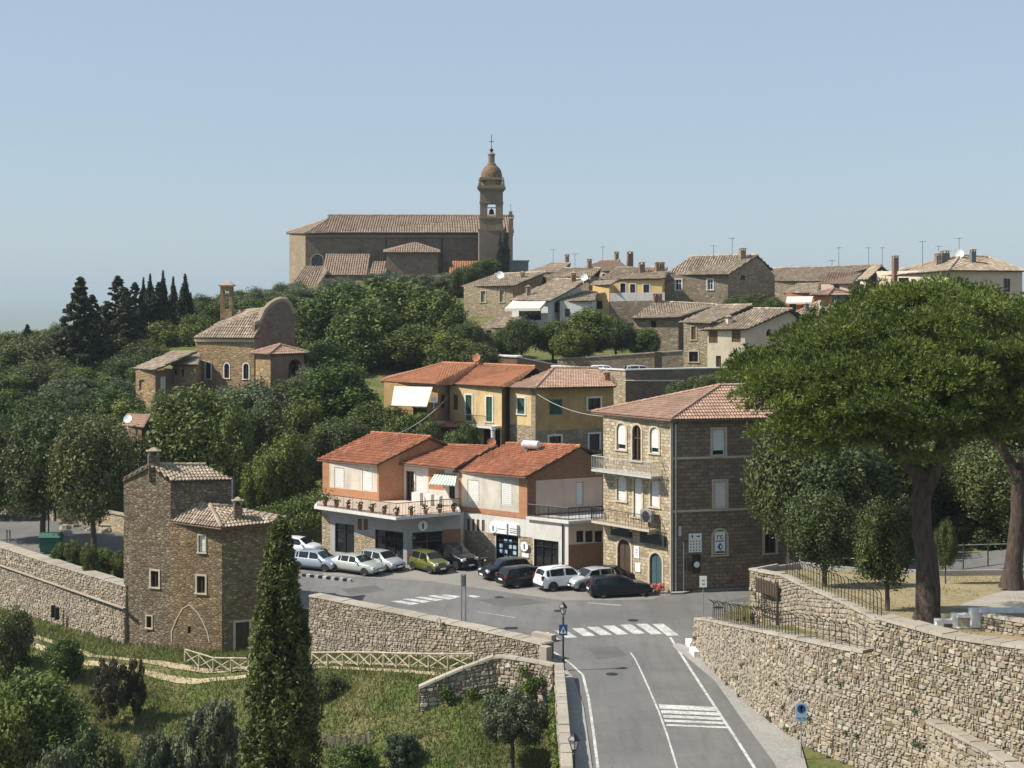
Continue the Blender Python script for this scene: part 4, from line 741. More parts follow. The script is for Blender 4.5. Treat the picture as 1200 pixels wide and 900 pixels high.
for k in range(11):
    f = (k + .6) / 11; q = (T[0].lerp(T[1], f * 1.6) if f < .62 else T[1].lerp(T[2], (f - .62) * 2.4)) + Vector((.3, .45, 4.04)); mb = MB(); mb.lathe(q, [(.13, 0), (.2, .3)], 8)
    ptt = thing('plant_pot', q, 'terracotta plant pot standing behind the terrace railing of the shop building', 'plant pot', 'plant pots on the shop terrace'); mb.build('pot', 'terracotta', ptt)
    mb = MB()
    for j in range(26): mb.box(q + Vector((random.gauss(0, .12), random.gauss(0, .12), .34 + random.random() * .35)), (.09, .07, .09), random.random() * 3, random.random())
    mb.build('foliage', 'leaf_broad', ptt)
N1 = House('x', 'x', 'x', [X2(378, 132.3), X2(444, 128.5), tuple((Vector(X2(444, 128.5)).to_3d() + sdv * 9)[:2]), tuple((Vector(X2(378, 132.3)).to_3d() + sdv * 9)[:2])], 3.6, 7.15, 'brick'); q = N1.root; N1.root = N.root; bpy.data.objects.remove(q)
N1.side(0, [(392, 548, 403.5, 572, 'roll'), (424.5, 551, 436.5, 575, 'roll')], [(386, 535, 442, 574, 'panel_cream')], depth=.14); N1.side(1, gable=(.5, 9.2)); N1.plain(2); N1.side(3, gable=(.5, 9.2))
a0, a1, r1, r0 = V(371.5, 538.3, 132.8), V(441.8, 544.6, 128.0), V(504.7, 512.6, 130.0), V(435, 507.6, 134.0); bk = Vector((4.4, 1.9, -2.0))
N1.roof([[a0, a1, r1, r0], [r0 + bk, r1 + bk, r1, r0]], 'tile_red', .24, .42, [(r0, r1)]); N1.gutter([a0 - UP * .1, a1 - UP * .1])
N2 = House('x', 'x', 'x', [X2(470, 129.6), X2(537.5, 126.0), (2, 131), (-6, 135)], 3.6, 7.0, 'white_plaster'); q = N2.root; N2.root = N.root; bpy.data.objects.remove(q)
N2.side(0, [(475.5, 552, 485, 590, 'glassb'), (486.5, 553, 496, 576, 'roll'), (526, 565, 533, 584, 'dark')], [(502, 549, 521, 574, 'brick')]); N2.plain(1, 2, 3)
b0, b1, c1, c0 = V(467.5, 542.8, 129.2), V(533, 549, 125.4), V(582, 524.3, 128.4), V(511.5, 522, 131.3); N2.roof([[b0, b1, c1, c0], [c0 + bk * .6, c1 + bk * .6, c1, c0]], 'tile_red', .24, .42, [(c0, c1)]); N2.gutter([b0 - UP * .1, b1 - UP * .1])
mb = MB(); q = [V(511, 553, 127.6), V(535.5, 555, 126.2), V(533, 569, 123.9), V(502.5, 567, 125.4)]; mb.add(q + [p - UP * .04 for p in q], [(0, 1, 2, 3), (7, 6, 5, 4)], .5, [[(0, 0), (2.6, 0), (2.6, 1), (0, 1)]] * 2); mb.build('striped_awning', 'striped', N.root)
for px, py, Y, w, h in ((489, 577, 126.3, .9, 1.0), (503, 573, 126, .7, .9), (514, 573, 125.6, .5, .8)):
    mb = MB(); q = V(px, py, Y); mb.box((q.x, q.y, 4.05 + h / 2), (w, .4, h), -.65); u_ = mb.build('terrace_cabinet', 'white_trim', None); setp(u_, 'white cabinet standing on the shop terrace against the wall', 'cabinet', 'white cabinets on the shop terrace')

# ------------------------------------------------------------------ yellow houses
Y1 = House('ochre_house', 'ochre house with large white awning on its balcony and orange tiled hipped roof', 'house', [X2(450, 150), X2(513, 146.2), X2(527, 149.5), (-3, 160), (-11, 162)], 5, 12.6, 'ochre_plaster')
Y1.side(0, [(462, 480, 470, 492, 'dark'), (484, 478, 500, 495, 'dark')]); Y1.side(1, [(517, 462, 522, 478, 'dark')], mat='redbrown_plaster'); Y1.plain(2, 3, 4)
f0, f1, g1, g0 = V(446, 447, 150.6), V(510, 450.3, 145.6), V(557, 427.3, 153.5), V(519.5, 426, 156)
f2 = Vector((-2.2, 149.2, 12.5)); fb0, fb1 = Vector((-13, 163, 12.4)), Vector((0, 158, 12.6))
Y1.roof([[f0, f1, g0], [f1, V(534, 450.5, 149.3), g1, g0], [fb1, fb0, g0, g1], [fb0, f0, g0]], 'tile_orange', .26, .45, [(g0, g1), (f0, g0)])
mb = MB(); q = [V(462, 452.5, 147.9), V(507, 453.5, 145.3), V(500, 476.5, 143.3), V(458.5, 475, 145.9)]; mb.add(q + [p - UP * .05 - Vector((0, -.03, 0)) for p in q], [(0, 1, 2, 3), (7, 6, 5, 4), (0, 4, 7, 3), (1, 2, 6, 5)]); mb.build('awning', 'awning_white', Y1.root)
q = V(458, 492, 146.2); w_ = V(508, 496, 143.8); mb = MB(); mb.add([q, w_, w_ + Vector((1, 2.2, 0)), q + Vector((1, 2.2, 0))] + [p - UP * .2 for p in (q, w_, w_ + Vector((1, 2.2, 0)), q + Vector((1, 2.2, 0)))], [(0, 1, 2, 3), (7, 6, 5, 4), (0, 4, 5, 1), (1, 5, 6, 2), (3, 7, 4, 0)]); bl = mb.build('balcony', 'concrete', Y1.root); railing(bl, [q, w_], 1.0, .16)
dish(Y1.root, V(508.5, 470, 145.4) - UP * .4, .32, -1.2); chimney(Y1.root, V(559, 426, 155), .5, .5, .5, 'terracotta'); dish(Y1.root, V(558, 425, 154), .42, -1.8, 'terracotta')
Y2 = House('yellow_house', 'yellow house with green shutters and pillared porch between ochre and stone-quoined neighbours', 'house', [X2(527, 149), X2(588, 144.5), X2(596, 146.5), (3.5, 156), (-3, 160)], 5, 12.5, 'yellow_plaster')
Y2.side(0, [(531, 462.5, 536.5, 480, 'brown'), (546, 463, 553, 493, 'green', 'w'), (570, 465, 577, 494, 'green', 'w'), (540, 503, 560, 525, 'dark'), (566, 503, 586, 527, 'dark')]); Y2.side(1, mat='redbrown_plaster'); Y2.plain(2, 3, 4)  # redbrown side of the yellow house: shade put into the plaster colour
h0, h1, i1, i0 = V(530, 450.3, 148.6), V(587.5, 453.3, 143.9), V(627, 430.3, 151), V(557, 427.2, 154.5)
h2 = V(600, 453, 145.5); Y2.roof([[h0, h1, i1, i0], [h1, h2, i1], [i1 + Vector((2, 5, -1.5)), i0 + Vector((2, 5, -1.5)), i0, i1]], 'tile_orange', .26, .45, [(i0, i1)])
A_, B_, ux, un, L_ = Y2.frame(0); u0, _ = Y2.uv(0, 555, 498); u1, z = Y2.uv(0, 587, 499); mb = MB(); mb.obox(A_, ux, un, UP, (u0, u1), (0, 1.3), (z - .2, z)); bl = mb.build('balcony', 'white_trim', Y2.root); railing(bl, [A_ + ux * u0 + un * 1.25 + UP * z, A_ + ux * u1 + un * 1.25 + UP * z], .95, .16)
for px in (563.5, 587): u, _ = Y2.uv(0, px, 510); mb = MB(); mb.lathe(A_ + ux * u + un * 1.1 + UP * (z - 2.7), [(.24, 0), (.22, .1), (.2, 2.3), (.27, 2.4), (.27, 2.5)], 12); mb.build('porch_column', 'white_trim', Y2.root)
mb = MB(); pr = [V(506, 499.5, 145.3), V(535, 501, 144.6), V(545, 494, 147), V(513, 492.5, 148.3)]; Y2.roof([pr], 'tile_orange', .24, .42); dish(Y2.root, V(576, 524, 141.8), .42, -1.5, 'terracotta')
Y3 = House('quoined_house', 'yellow house with brown shaded side, stone quoin corner and green shutters below the retaining wall', 'house', [X2(597.5, 145.4), X2(627.5, 143), X2(719, 147), (10, 156), (1.5, 154.5)], 4.5, 12.5, 'ochre_plaster')
Y3.side(0, [(606.5, 466.5, 615, 485, 'green', 'w')], [(596, 498, 623, 560, 'pale_rubble'), (622.5, 445, 629, 560, 'ivory_stone')], mat='yellow_plaster')
Y3.side(1, [(644, 468, 659, 486, 'green'), (689, 466.5, 703.5, 480, 'dark', 'w'), (643.5, 511, 657.5, 519.5, 'dark', 'w'), (690.5, 508.5, 702.5, 531, 'door:wood_dark', 'w')], [(620, 503, 730, 560, 'house_rubble')]); Y3.plain(2, 3, 4)  # browner plaster and darker rubble than the front: shade put into the colours
j0, j1, j2, j3 = V(594, 454, 145.2), V(627.5, 454.8, 142.2), V(722, 452.8, 146.4), V(648.5, 432, 150); j4 = V(700, 432, 152); j5 = Vector((10.5, 157, 12.6))
Y3.roof([[j0, j1, j3], [j1, j2, j4, j3], [j2, j5, j4]], 'tile_pink', .28, .45, [(j1, j3), (j3, j4)]); chimney(Y3.root, V(711, 451, 148), .5, .5, .9, 'terracotta')
# cables
for a, b in ((V(630, 462, 142.6), V(716, 488, 116)), (V(527, 463, 148.8), V(461, 510, 130.5))):
    mb = MB(); mb.tube([a.lerp(b, k / 8) - UP * (.5 * (1 - (k / 4 - 1) ** 2)) for k in range(9)], .024, 4); setp(mb.build('cable', 'pale_metal'), 'thin overhead cable ' + ('from the quoined house to the stone building' if a.x > 0 else 'from the yellow house down to the shop roof'), 'cable')

# ------------------------------------------------------------------ tower house
td = Vector((.94, .35, 0)); P = lambda px, Y: Vector(X2(px, Y)).to_3d()
tl_, tm, tr_ = P(145, 107.6), P(200, 106.1), P(260, 104.8)
TW = House('tower_house', 'old rubble stone tower house with two stepped tiled roofs', 'house', [tuple(tl_[:2]), tuple(tm[:2]), tuple((tm + td * 4.4)[:2]), tuple((tl_ + td * 4.4)[:2])], -3.6, 8.65, 'tower_rubble')
TW.side(0, [(177, 669, 186, 688, 'dark', '+'), (172, 722, 178, 735.5, 'dark', '+')], gable=(.55, 9.75)); TW.plain(1, 2, 3)
g0, g1 = V(175.5, 545.2, 106.6), V(240, 545.4, 108.6); h0, h1 = V(201, 563.3, 105.7), V(272.5, 562, 107.3); k0, k1 = V(143.5, 562.5, 107.6), (tl_ + td * 4.6) + UP * 8.6 + Vector((-.4, .6, 0))
TW.roof([[h0, h1, g1, g0], [k1, k0, g0, g1]], 'tile_old', .25, .42, [(g0, g1)]); chimney(TW.root, V(180, 549, 106.9), .75, .6, .95, 'tower_rubble', .35)
T2 = House('x', 'x', 'x', [tuple((tm + Vector((-.02, -.03, 0)))[:2]), tuple(tr_[:2]), tuple((tr_ + td * 3.6)[:2]), tuple((tm + td * 4.3)[:2])], -3.6, 5.75, 'tower_rubble_warm'); q = T2.root; T2.root = TW.root; bpy.data.objects.remove(q)
T2.side(0, [(233, 627.5, 240.5, 647, 'roll', '+'), (231, 675, 240.5, 695, 'dark', '+'), (220, 734, 223.5, 742.5, 'dark')]); T2.side(1, [(276, 729, 292, 770, 'door:wood_dark', '+')], mat='tower_rubble_warm'); T2.plain(2, 3)
A_, B_, ux, un, L_ = T2.frame(0); mb = MB()          # pale brick outline of a walled-up pointed arch
for s_ in (0, 1):
    pts = [(200.5, 752), (201, 740), (207, 725), (214, 713), (222, 708.5)] if s_ == 0 else [(222, 708.5), (231, 717), (238, 729), (243, 741), (245.5, 753)]
    for (x0, y0), (x1, y1) in zip(pts[:-1], pts[1:]):
        u0, z0 = T2.uv(0, max(x0, 201), y0); u1, z1 = T2.uv(0, max(x1, 201), y1); a, b = A_ + ux * u0 + UP * z0, A_ + ux * u1 + UP * z1; d = (b - a).normalized(); n_ = d.cross(un) * .045; mb.add([a + n_ + un * .025, a - n_ + un * .025, b - n_ + un * .025, b + n_ + un * .025], [(0, 1, 2, 3)])
mb.build('blocked_arch', 'surround', TW.root)
m0, m1, m2, m3 = V(196.5, 610, 106.3), V(259.5, 618.5, 104.0), V(326, 612, 105.9), V(246, 592.5, 106.3); m4 = V(276, 594.5, 107.0); m5 = V(231, 585.5, 107.1)
T2.roof([[m0, m1, m3], [m1, m2, m4, m3], [m0, m3, m5]], 'tile_old', .25, .42, [(m1, m3), (m3, m4)]); T2.roof([[m2, Vector((-16, 108.6, 5.7)), m4]], 'tile_old', .25, .42); chimney(TW.root, V(278.5, 603, 105.6), .55, .5, .7, 'tower_rubble', .35)
mb = MB(); q = A_.copy(); mb.tube([m0 - UP * .1, m1 - UP * .1, m2 - UP * .1], .06, 6); mb.build('gutter', 'gutter', TW.root); mb = MB(); q = V(272, 562, 107.2); mb.tube([q, Vector((q.x, q.y, 6.0))], .05, 5); mb.build('downpipe', 'metal_grey', TW.root)

# ------------------------------------------------------------------ terrace retaining wall in the middle of the town
def block_wall(name, label, pts, zb, zt, thick, mats, cop='coping'):
    root = thing(name, (pts[0][0], pts[0][1], zb), label, 'wall'); c = Vector((sum(p[0] for p in pts) / len(pts), sum(p[1] for p in pts) / len(pts), 0))
    for i, (a, b) in enumerate(zip(pts[:-1], pts[1:])):
        a, b = Vector((a[0], a[1], 0)), Vector((b[0], b[1], 0)); ux = (b - a).normalized(); n_ = Vector((-ux.y, ux.x, 0)); n_ = n_ if n_.y > 0 else -n_; L = (b - a).length
        z0, z1 = (zt[i], zt[i + 1]) if hasattr(zt, '__len__') else (zt, zt); mb = MB(); vs = [a + UP * zb, b + UP * zb, b + n_ * thick + UP * zb, a + n_ * thick + UP * zb, a + UP * z0, b + UP * z1, b + n_ * thick + UP * z1, a + n_ * thick + UP * z0]
        mb.add(vs, [(0, 1, 5, 4), (1, 2, 6, 5), (2, 3, 7, 6), (3, 0, 4, 7), (4, 5, 6, 7)]); mb.build('wall_section', mats[i], root)
        k = max(1, int(L / .9)); 
        for j in range(k):
            p, q = a.lerp(b, (j + .02) / k), a.lerp(b, (j + .98) / k); zp, zq = z0 + (z1 - z0) * j / k, z0 + (z1 - z0) * (j + 1) / k; mb = MB()
            mb.add([p - n_ * .1 + UP * zp, q - n_ * .1 + UP * zq, q + n_ * (thick + .05) + UP * zq, p + n_ * (thick + .05) + UP * zp] + [v + UP * .13 for v in (p - n_ * .1 + UP * zp, q - n_ * .1 + UP * zq, q + n_ * (thick + .05) + UP * zq, p + n_ * (thick + .05) + UP * zp)], [(3, 2, 1, 0), (4, 5, 6, 7), (0, 1, 5, 4), (1, 2, 6, 5), (2, 3, 7, 6), (3, 0, 4, 7)], random.random()); mb.build('coping_stone', cop, root)
    return root
rw = block_wall('terrace_retaining_wall', 'high stone retaining wall with white coping above the quoined house', [X2(646, 166), X2(733, 158), X2(870, 163)], 3, 13.3, .6, ['pale_rubble', 'church_stone'], 'white_trim')  # second section in darker stone: shade put into the wall colour
mb = MB(); mb.tube([V(733, 446, 157.8), V(802, 446.2, 160.2)], .07, 6); mb.build('pipe', 'white_trim', rw)
block_wall('garden_wall', 'brown stone garden wall with a dark doorway behind the two cars on the upper terrace', [X2(653, 181), X2(690, 180), X2(800, 179)], 11.5, [13.4, 13.6, 14.4], .4, ['house_rubble'] * 2)
mb = MB(); mb.box(V(771.3, 422, 178.6), (.85, .3, 1.9)); setp(mb.build('garden_door', 'wood_dark'), 'dark wooden garden door set in the brown garden wall', 'door')
block_wall('low_terrace_wall', 'brown terrace wall with pale flat top left of the garden wall', [X2(546, 176), X2(606, 174), X2(655, 175.5)], 9, [14.1, 13.9, 12.9], 2.0, ['redbrown_plaster'] * 2, 'white_trim')

# ------------------------------------------------------------------ town houses on the slope
def townhouse(name, label, l, c, r, back, zb, zt, mat, opens=((), ()), m2=None, roof=None, cat='house'):
    pts = [X2(*l), X2(*c), X2(*r)]; p0, p1, p2 = [Vector(p).to_3d() for p in pts]
    d = p0 + (p2 - p1); h = House(name, label, cat, [tuple(p0[:2]), tuple(p1[:2]), tuple(p2[:2]), tuple(d[:2])], zb, zt, mat)
    return h
# cream house, two blocks
H1 = townhouse('cream_house', 'cream plastered house with brown shutters and round gable window behind the terrace cars', (829, 179.6), (873, 178), (948, 184), 0, 12, ZP(386, 178.8), 'cream_plaster')
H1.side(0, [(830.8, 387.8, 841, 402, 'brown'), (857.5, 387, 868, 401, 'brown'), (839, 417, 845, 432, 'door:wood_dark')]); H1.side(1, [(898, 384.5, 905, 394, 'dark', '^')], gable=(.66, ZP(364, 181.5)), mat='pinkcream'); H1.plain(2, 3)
a, b, rr, rl_ = V(821, 386.8, 179.6), V(875.5, 385.6, 177.4), V(928.5, 362.8, 181.3), V(882.5, 362.3, 183.4); H1.roof([[a, b, rr, rl_], [rl_ + Vector((2.5, 2.5, -1.2)), rr + Vector((2.5, 2.5, -1.2)), rr, rl_]], 'tile_old', .32, .5, [(rl_, rr)]); chimney(H1.root, V(854.5, 383, 180.2), .6, .6, .9, 'pinkcream')
mb = MB(); q = H1.p[0] + Vector((2.4, -.5, 0)); mb.box((q.x + .3, q.y - .3, 13.9), (.25, .25, 3)); mb.build('gate_post', 'cream_plaster', H1.root)
H1b = townhouse('stone_annex', 'pale stone two-storey annex joined to the left of the cream house', (801, 181.2), (829.5, 180.2), (856, 184), 0, 12, ZP(378.5, 180.6), 'pale_rubble')
H1b.side(0, [(810, 382.5, 815.5, 398, 'brown', '+'), (807.5, 412, 818, 424, 'dark', '+')]); H1b.side(1, mat='cream_plaster'); H1b.plain(2, 3)
a, b, rr, rl_ = V(795, 378.2, 181.6), V(832, 379, 179.4), V(881, 358, 184.2), V(838, 358.7, 186.2); H1b.roof([[a, b, rr, rl_], [rl_ + Vector((2, 3, -1)), rr + Vector((2, 3, -1)), rr, rl_]], 'tile_old', .32, .5, [(rl_, rr)])
H2 = townhouse('brown_stone_cottage', 'low brown stone cottage left of the pale stone annex', (742.5, 193), (795, 191), (806, 200), 0, 12, ZP(372.5, 192), 'house_rubble'); H2.side(0, [(762.5, 376, 769, 384, 'dark')]); H2.side(1, mat='redbrown_plaster'); H2.plain(2, 3)  # redbrown flank of the cottage: shade put into the wall colour
a, b, rr, rl_ = V(739.5, 373, 192.6), V(796, 371.8, 190.4), V(840, 357.5, 199), V(768, 354, 201); H2.roof([[a, b, rr, rl_]], 'tile_old', .32, .5, [(rl_, rr)])
for px in (768, 773): chimney(H2.root, V(px, 356, 200.5), .5, .5, 1.0, 'redbrown_plaster')
H3 = townhouse('brown_stone_house', 'large brown rubble stone house with gabled roof on the crest right of the yellow house', (779, 217), (853, 214), (908, 223), 0, 16, ZP(322.5, 215.5), 'house_rubble')
H3.side(0, [(791.7, 327.5, 798.7, 340, 'glass', 'w'), (829, 327.5, 835.5, 339.5, 'glass', 'w')]); H3.side(1, [(868, 322, 873, 328, 'dark')], gable=(.62, ZP(300.5, 219))); H3.plain(2, 3)
a, b, rr, rl_ = V(777, 323, 217.4), V(854, 321.6, 213.2), V(888, 299.3, 219), V(809, 301.5, 222); H3.roof([[a, b, rr, rl_], [rl_ + Vector((3.2, 5, -2)), rr + Vector((3.0, 5, -2)), rr, rl_]], 'tile_old', .36, .55, [(rl_, rr)]); chimney(H3.root, V(870, 300, 218.5), .8, .7, .8)
antenna(H3.root, V(836, 303, 219), 1.9); antenna(H3.root, V(858, 300, 220), 2.6)
H4 = townhouse('yellow_terrace_house', 'bright yellow house with white balustraded terrace left of the large stone house', (714, 214), (776, 212), (782, 222), 0, 16, ZP(327.5, 213), 'bright_yellow')
H4.side(0, [(727, 332, 733, 343, 'dark', 'w'), (738.5, 333, 744.5, 343, 'dark', 'w'), (754, 333.5, 761, 343, 'dark', 'w')]); H4.plain(1, 2, 3)
a, b, rr, rl_ = V(701, 328, 214.4), V(780, 326.3, 211.4), V(782, 314.5, 219), V(722, 314.5, 221); H4.roof([[a, b, rr, rl_]], 'tile_old', .36, .55, [(rl_, rr)])
for px, w in ((752, 1.1), (770, .7), (776, .7)): chimney(H4.root, V(px, 319, 217), w * .7, .6, 1.1, 'redbrown_plaster')
H4b = townhouse('yellow_wing', 'small yellow wing with its own tiled roof beside the white terrace', (694.5, 210.5), (714, 209), (722, 216), 0, 16, ZP(334, 209.6), 'bright_yellow'); H4b.side(0, [(699, 352.5, 706, 362, 'dark')]); H4b.plain(1, 2, 3); a, b = V(692, 334.6, 210.8), V(716, 333.6, 208.4); H4b.roof([[a, b, b + Vector((1.3, 3.5, .6)), a + Vector((.8, 3.5, .6))]], 'tile_old', .36, .55)
tb = thing('terrace', (13, 210, 17), 'white parapet terrace in front of the bright yellow house', 'terrace'); q0, q1 = V(714.5, 353, 209), V(779, 352, 208); mb = MB()
for a_, b_, zz, th in ((q0, q1, ZP(343.5, 208.5) - ZP(353, 208.5), .25),): mb.add([a_, b_, b_ + UP * zz, a_ + UP * zz, a_ + Vector((0, .25, 0)), b_ + Vector((0, .25, 0)), b_ + Vector((0, .25, zz)), a_ + Vector((0, .25, zz))], [(0, 1, 2, 3), (5, 4, 7, 6), (3, 2, 6, 7), (0, 3, 7, 4), (1, 5, 6, 2)])
mb.build('parapet', 'white_plaster', tb); mb = MB(); mb.add([q0, q1, q1 + Vector((0, 4, 0)), q0 + Vector((0, 4, 0))] + [p - UP * 3 for p in (q0, q1, q1 + Vector((0, 4, 0)), q0 + Vector((0, 4, 0)))], [(0, 1, 2, 3), (0, 4, 5, 1), (1, 5, 6, 2), (3, 7, 4, 0)]); mb.build('terrace_base', 'house_rubble', tb)
H5 = townhouse('grey_gabled_house', 'pale grey gabled house with a cream awning under its tiled roof', (600, 205), (642, 202), (688, 212), 0, 13, ZP(352, 203.5), 'pale_grey_plaster'); H5.side(0, [(608, 361, 634, 375, 'dark')]); H5.side(1, [(650, 355, 655, 366, 'dark'), (672, 350, 677, 358, 'dark')], gable=(.75, ZP(330, 209))); H5.plain(2, 3)
a, b, rr, rl_ = V(597, 352.2, 205.4), V(644, 353, 201.2), V(692, 327.5, 209), V(648, 328.5, 212); H5.roof([[a, b, rr, rl_]], 'tile_old', .34, .52, [(rl_, rr)]); chimney(H5.root, V(619, 347, 206), .5, .5, 1.0); chimney(H5.root, V(672, 331, 209), .6, .5, 1.0, 'redbrown_plaster'); dish(H5.root, V(684, 329, 207), .55, -1.5)
mb = MB(); q = [V(600, 353, 203.8), V(640, 353, 201), V(633, 361, 198.6), V(591.5, 361.5, 201)]; mb.add(q + [p - UP * .35 for p in q], [(0, 1, 2, 3), (7, 6, 5, 4), (3, 2, 6, 7), (1, 5, 6, 2), (0, 3, 7, 4)]); mb.build('awning', 'awning_white', H5.root)
H5b = townhouse('pale_blue_house', 'small pale grey-blue house right of the grey gabled house', (656, 203), (694, 202), (700, 212), 0, 13, ZP(353, 202.5), 'pale_grey_plaster'); H5b.side(0, [(684, 361, 689, 370, 'dark'), (662, 362, 668, 371, 'dark')]); H5b.plain(1, 2, 3); a, b = V(653, 353.5, 203.4), V(697, 352.3, 201.2); H5b.roof([[a, b, V(700, 341, 211), V(668, 341, 212)]], 'tile_old', .34, .52)
H6 = townhouse('walled_up_stone_house', 'brown stone house with blind windows below the church bell tower', (543.5, 226), (601, 223), (646, 236), 0, 14, ZP(335, 224.5), 'house_rubble'); H6.side(0, [(563.5, 341, 569, 354, 'blind', '+'), (585.5, 340, 590.5, 354, 'blind', '+')], mat='pale_rubble'); H6.side(1, gable=(.8, ZP(322, 232))); H6.plain(2, 3)
a, b, rr, rl_ = V(541, 336, 226.4), V(602.5, 334.8, 222.2), V(640, 319.5, 231), V(580, 322, 234); H6.roof([[a, b, rr, rl_]], 'tile_old', .36, .55, [(rl_, rr)]); dish(H6.root, V(586, 326, 228), .6, -1.5); chimney(H6.root, V(612, 328, 228), .6, .6, .8)
H7 = townhouse('small_stone_shed', 'small stone outbuilding with tiled lean-to roof below the walled-up stone house', (565, 200), (601, 198), (612, 205), 0, 12, ZP(385, 199), 'house_rubble'); H7.side(0, [(570, 387, 576, 393, 'dark')]); H7.plain(1, 2, 3); a, b = V(562, 385.3, 200.4), V(604, 384, 197.4); H7.roof([[a, b, V(614, 367, 207), V(586, 366, 209)]], 'tile_old', .34, .52)
for i, (l, c, r, zt_, roofp, lab) in enumerate([((617, 243), (650, 240), (668, 250), 318.5, [(614, 320, 244), (655, 319, 239), (668, 309.5, 247), (646, 309, 250)], 'dark roofed house on the crest just right of the church'), ((676, 246), (738, 243), (748, 252), 318, [(672, 318.5, 247), (741, 318, 242), (726, 306, 249), (704, 306, 251)], 'orange-brown roofed house with two chimneys behind the yellow house'), ((640, 232), (690, 229), (705, 240), 324, [(636, 325, 233), (694, 324, 228), (704, 315, 238), (662, 315, 240)], 'house under a long low roof behind the grey gabled house')]):
    h = townhouse('crest_house', lab, l, c, r, 0, 15, ZP(zt_, (l[1] + c[1]) / 2), ('redbrown_plaster', 'pinkcream', 'house_rubble')[i]); h.side(0, [(l[0] + 12, zt_ + 3, l[0] + 18, zt_ + 11, 'dark'), (l[0] + 30, zt_ + 3, l[0] + 36, zt_ + 11, 'dark')]); h.plain(1, 2, 3); q = [V(*p) for p in roofp]
    h.roof([q, [q[3] + Vector((0, 6, -1.5)), q[2] + Vector((0, 6, -1.5)), q[2], q[3]]], 'tile_old' if i != 1 else 'tile_brown', .36, .55, [(q[3], q[2])]); m = (q[2] + q[3]) / 2; chimney(h.root, m + Vector((1, -.5, -.1)), .6, .6, 1.3); antenna(h.root, m + Vector((-1.2, 0, 0)), 2.4)
    if i == 1: chimney(h.root, m + Vector((3.2, -.5, -.2)), .9, .6, 1.4, 'redbrown_plaster')
# right-hand group
H10 = townhouse('long_stone_house', 'long low rubble stone house between the large stone house and the cream villa', (884, 237), (962, 234), (1030, 246), 0, 14, ZP(329, 235.5), 'house_rubble'); H10.side(0, [(901, 336, 907, 349, 'dark'), (935, 334, 941, 343, 'dark')], mat='pale_rubble'); H10.side(1); H10.plain(2, 3)
a, b, rr, rl_ = V(881, 329.6, 237.4), V(966, 329.8, 233.2), V(1033, 311.5, 243), V(902, 315.5, 246); H10.roof([[a, b, rr, rl_], [rl_ + Vector((0, 6, -1.5)), rr + Vector((0, 6, -1.5)), rr, rl_]], 'tile_old', .36, .55, [(rl_, rr)])
for px in (975, 983, 1018, 1034): antenna(H10.root, V(px, 313.5, 243), 3.2 if px != 975 else 1.2)
H11 = townhouse('awning_house', 'low house with white awning and orange-red wall in front of the long stone house', (921, 214), (954, 212), (962, 220), 0, 14, ZP(343.5, 213), 'orange_plaster'); H11.side(0, [(925, 356, 933, 366, 'dark'), (940, 356, 947, 366, 'dark')]); H11.plain(1, 2, 3); a, b = V(918, 343.5, 214.4), V(957, 343, 211.2); H11.roof([[a, b, V(962, 332, 219), V(934, 332.5, 221)]], 'tile_old', .36, .55)
mb = MB(); q = [V(922, 347.5, 213.2), V(953, 347, 211.4), V(951, 354, 209.4), V(921, 354.5, 211.2)]; mb.add(q + [p - UP * .2 for p in q], [(0, 1, 2, 3), (7, 6, 5, 4), (3, 2, 6, 7)]); mb.build('awning', 'awning_white', H11.root)
H13 = townhouse('orange_loggia', 'small orange-red roof loggia with dark opening under a flat tiled roof', (955, 206), (971, 205), (997, 208), 0, 14, ZP(345, 205.5), 'orange_plaster'); H13.side(0); H13.side(1, [(975, 346, 993, 356, 'dark')]); H13.plain(2, 3); hip_roof(H13, 'tile_pink', 0, .7, .5, .5, .34, .5)
H14 = townhouse('dark_gabled_house', 'dark gabled house with a white flank wall beside the cream villa', (1008, 224), (1014, 222), (1040, 226), 0, 14, ZP(327, 223), 'white_plaster'); H14.side(0); H14.side(1, [(1020, 330, 1030, 345, 'dark')], gable=(.6, ZP(313, 224)), mat='redbrown_plaster'); H14.plain(2, 3)
a, b, rr, rl_ = V(1005, 328, 225), V(1016, 328, 220.6), V(1033, 311.8, 223), V(1022, 311.2, 229); H14.roof([[a, b, rr, rl_], [V(1043, 319.5, 227), rr, rl_]], 'tile_old', .34, .52, [(rl_, rr)])
H14b = townhouse('pink_low_house', 'low pinkish house with tiled roof in front of the dark gabled house', (962, 215), (997, 213), (1013, 219), 0, 14, ZP(333, 214), 'pinkcream'); H14b.side(0, [(977, 334, 984, 342, 'dark')]); H14b.side(1, mat='redbrown_plaster'); H14b.plain(2, 3); a, b = V(960, 333, 215.4), V(998, 332.5, 212.4); H14b.roof([[a, b, V(1010, 320, 221), V(972, 319, 223)]], 'tile_brown', .36, .55)
H15 = townhouse('low_tiled_building', 'low building under a pale hipped tile roof just above the pine crown', (930, 197), (962, 195), (990, 200), 0, 13, ZP(369, 196), 'pinkcream'); H15.plain(0, 1, 2, 3); hip_roof(H15, 'tile_old', 0, 1.6, .5, .45, .34, .5); chimney(H15.root, V(945, 366, 197), .5, .5, .8, 'slate')
H12 = townhouse('cream_villa', 'cream villa with low hipped tile roof and tall chimney behind the pine crown', (1027, 222), (1111.5, 211), (1198, 216), 0, 14, ZP(317, 212), 'cream_plaster'); H12.side(0, [(1053, 325.5, 1065, 345, 'dark'), (1068, 327, 1073, 338, 'green')]); H12.side(1, [(1119, 325.5, 1135, 333, 'dark'), (1176, 326.5, 1184, 342, 'dark')], mat='pinkcream'); H12.plain(2, 3)
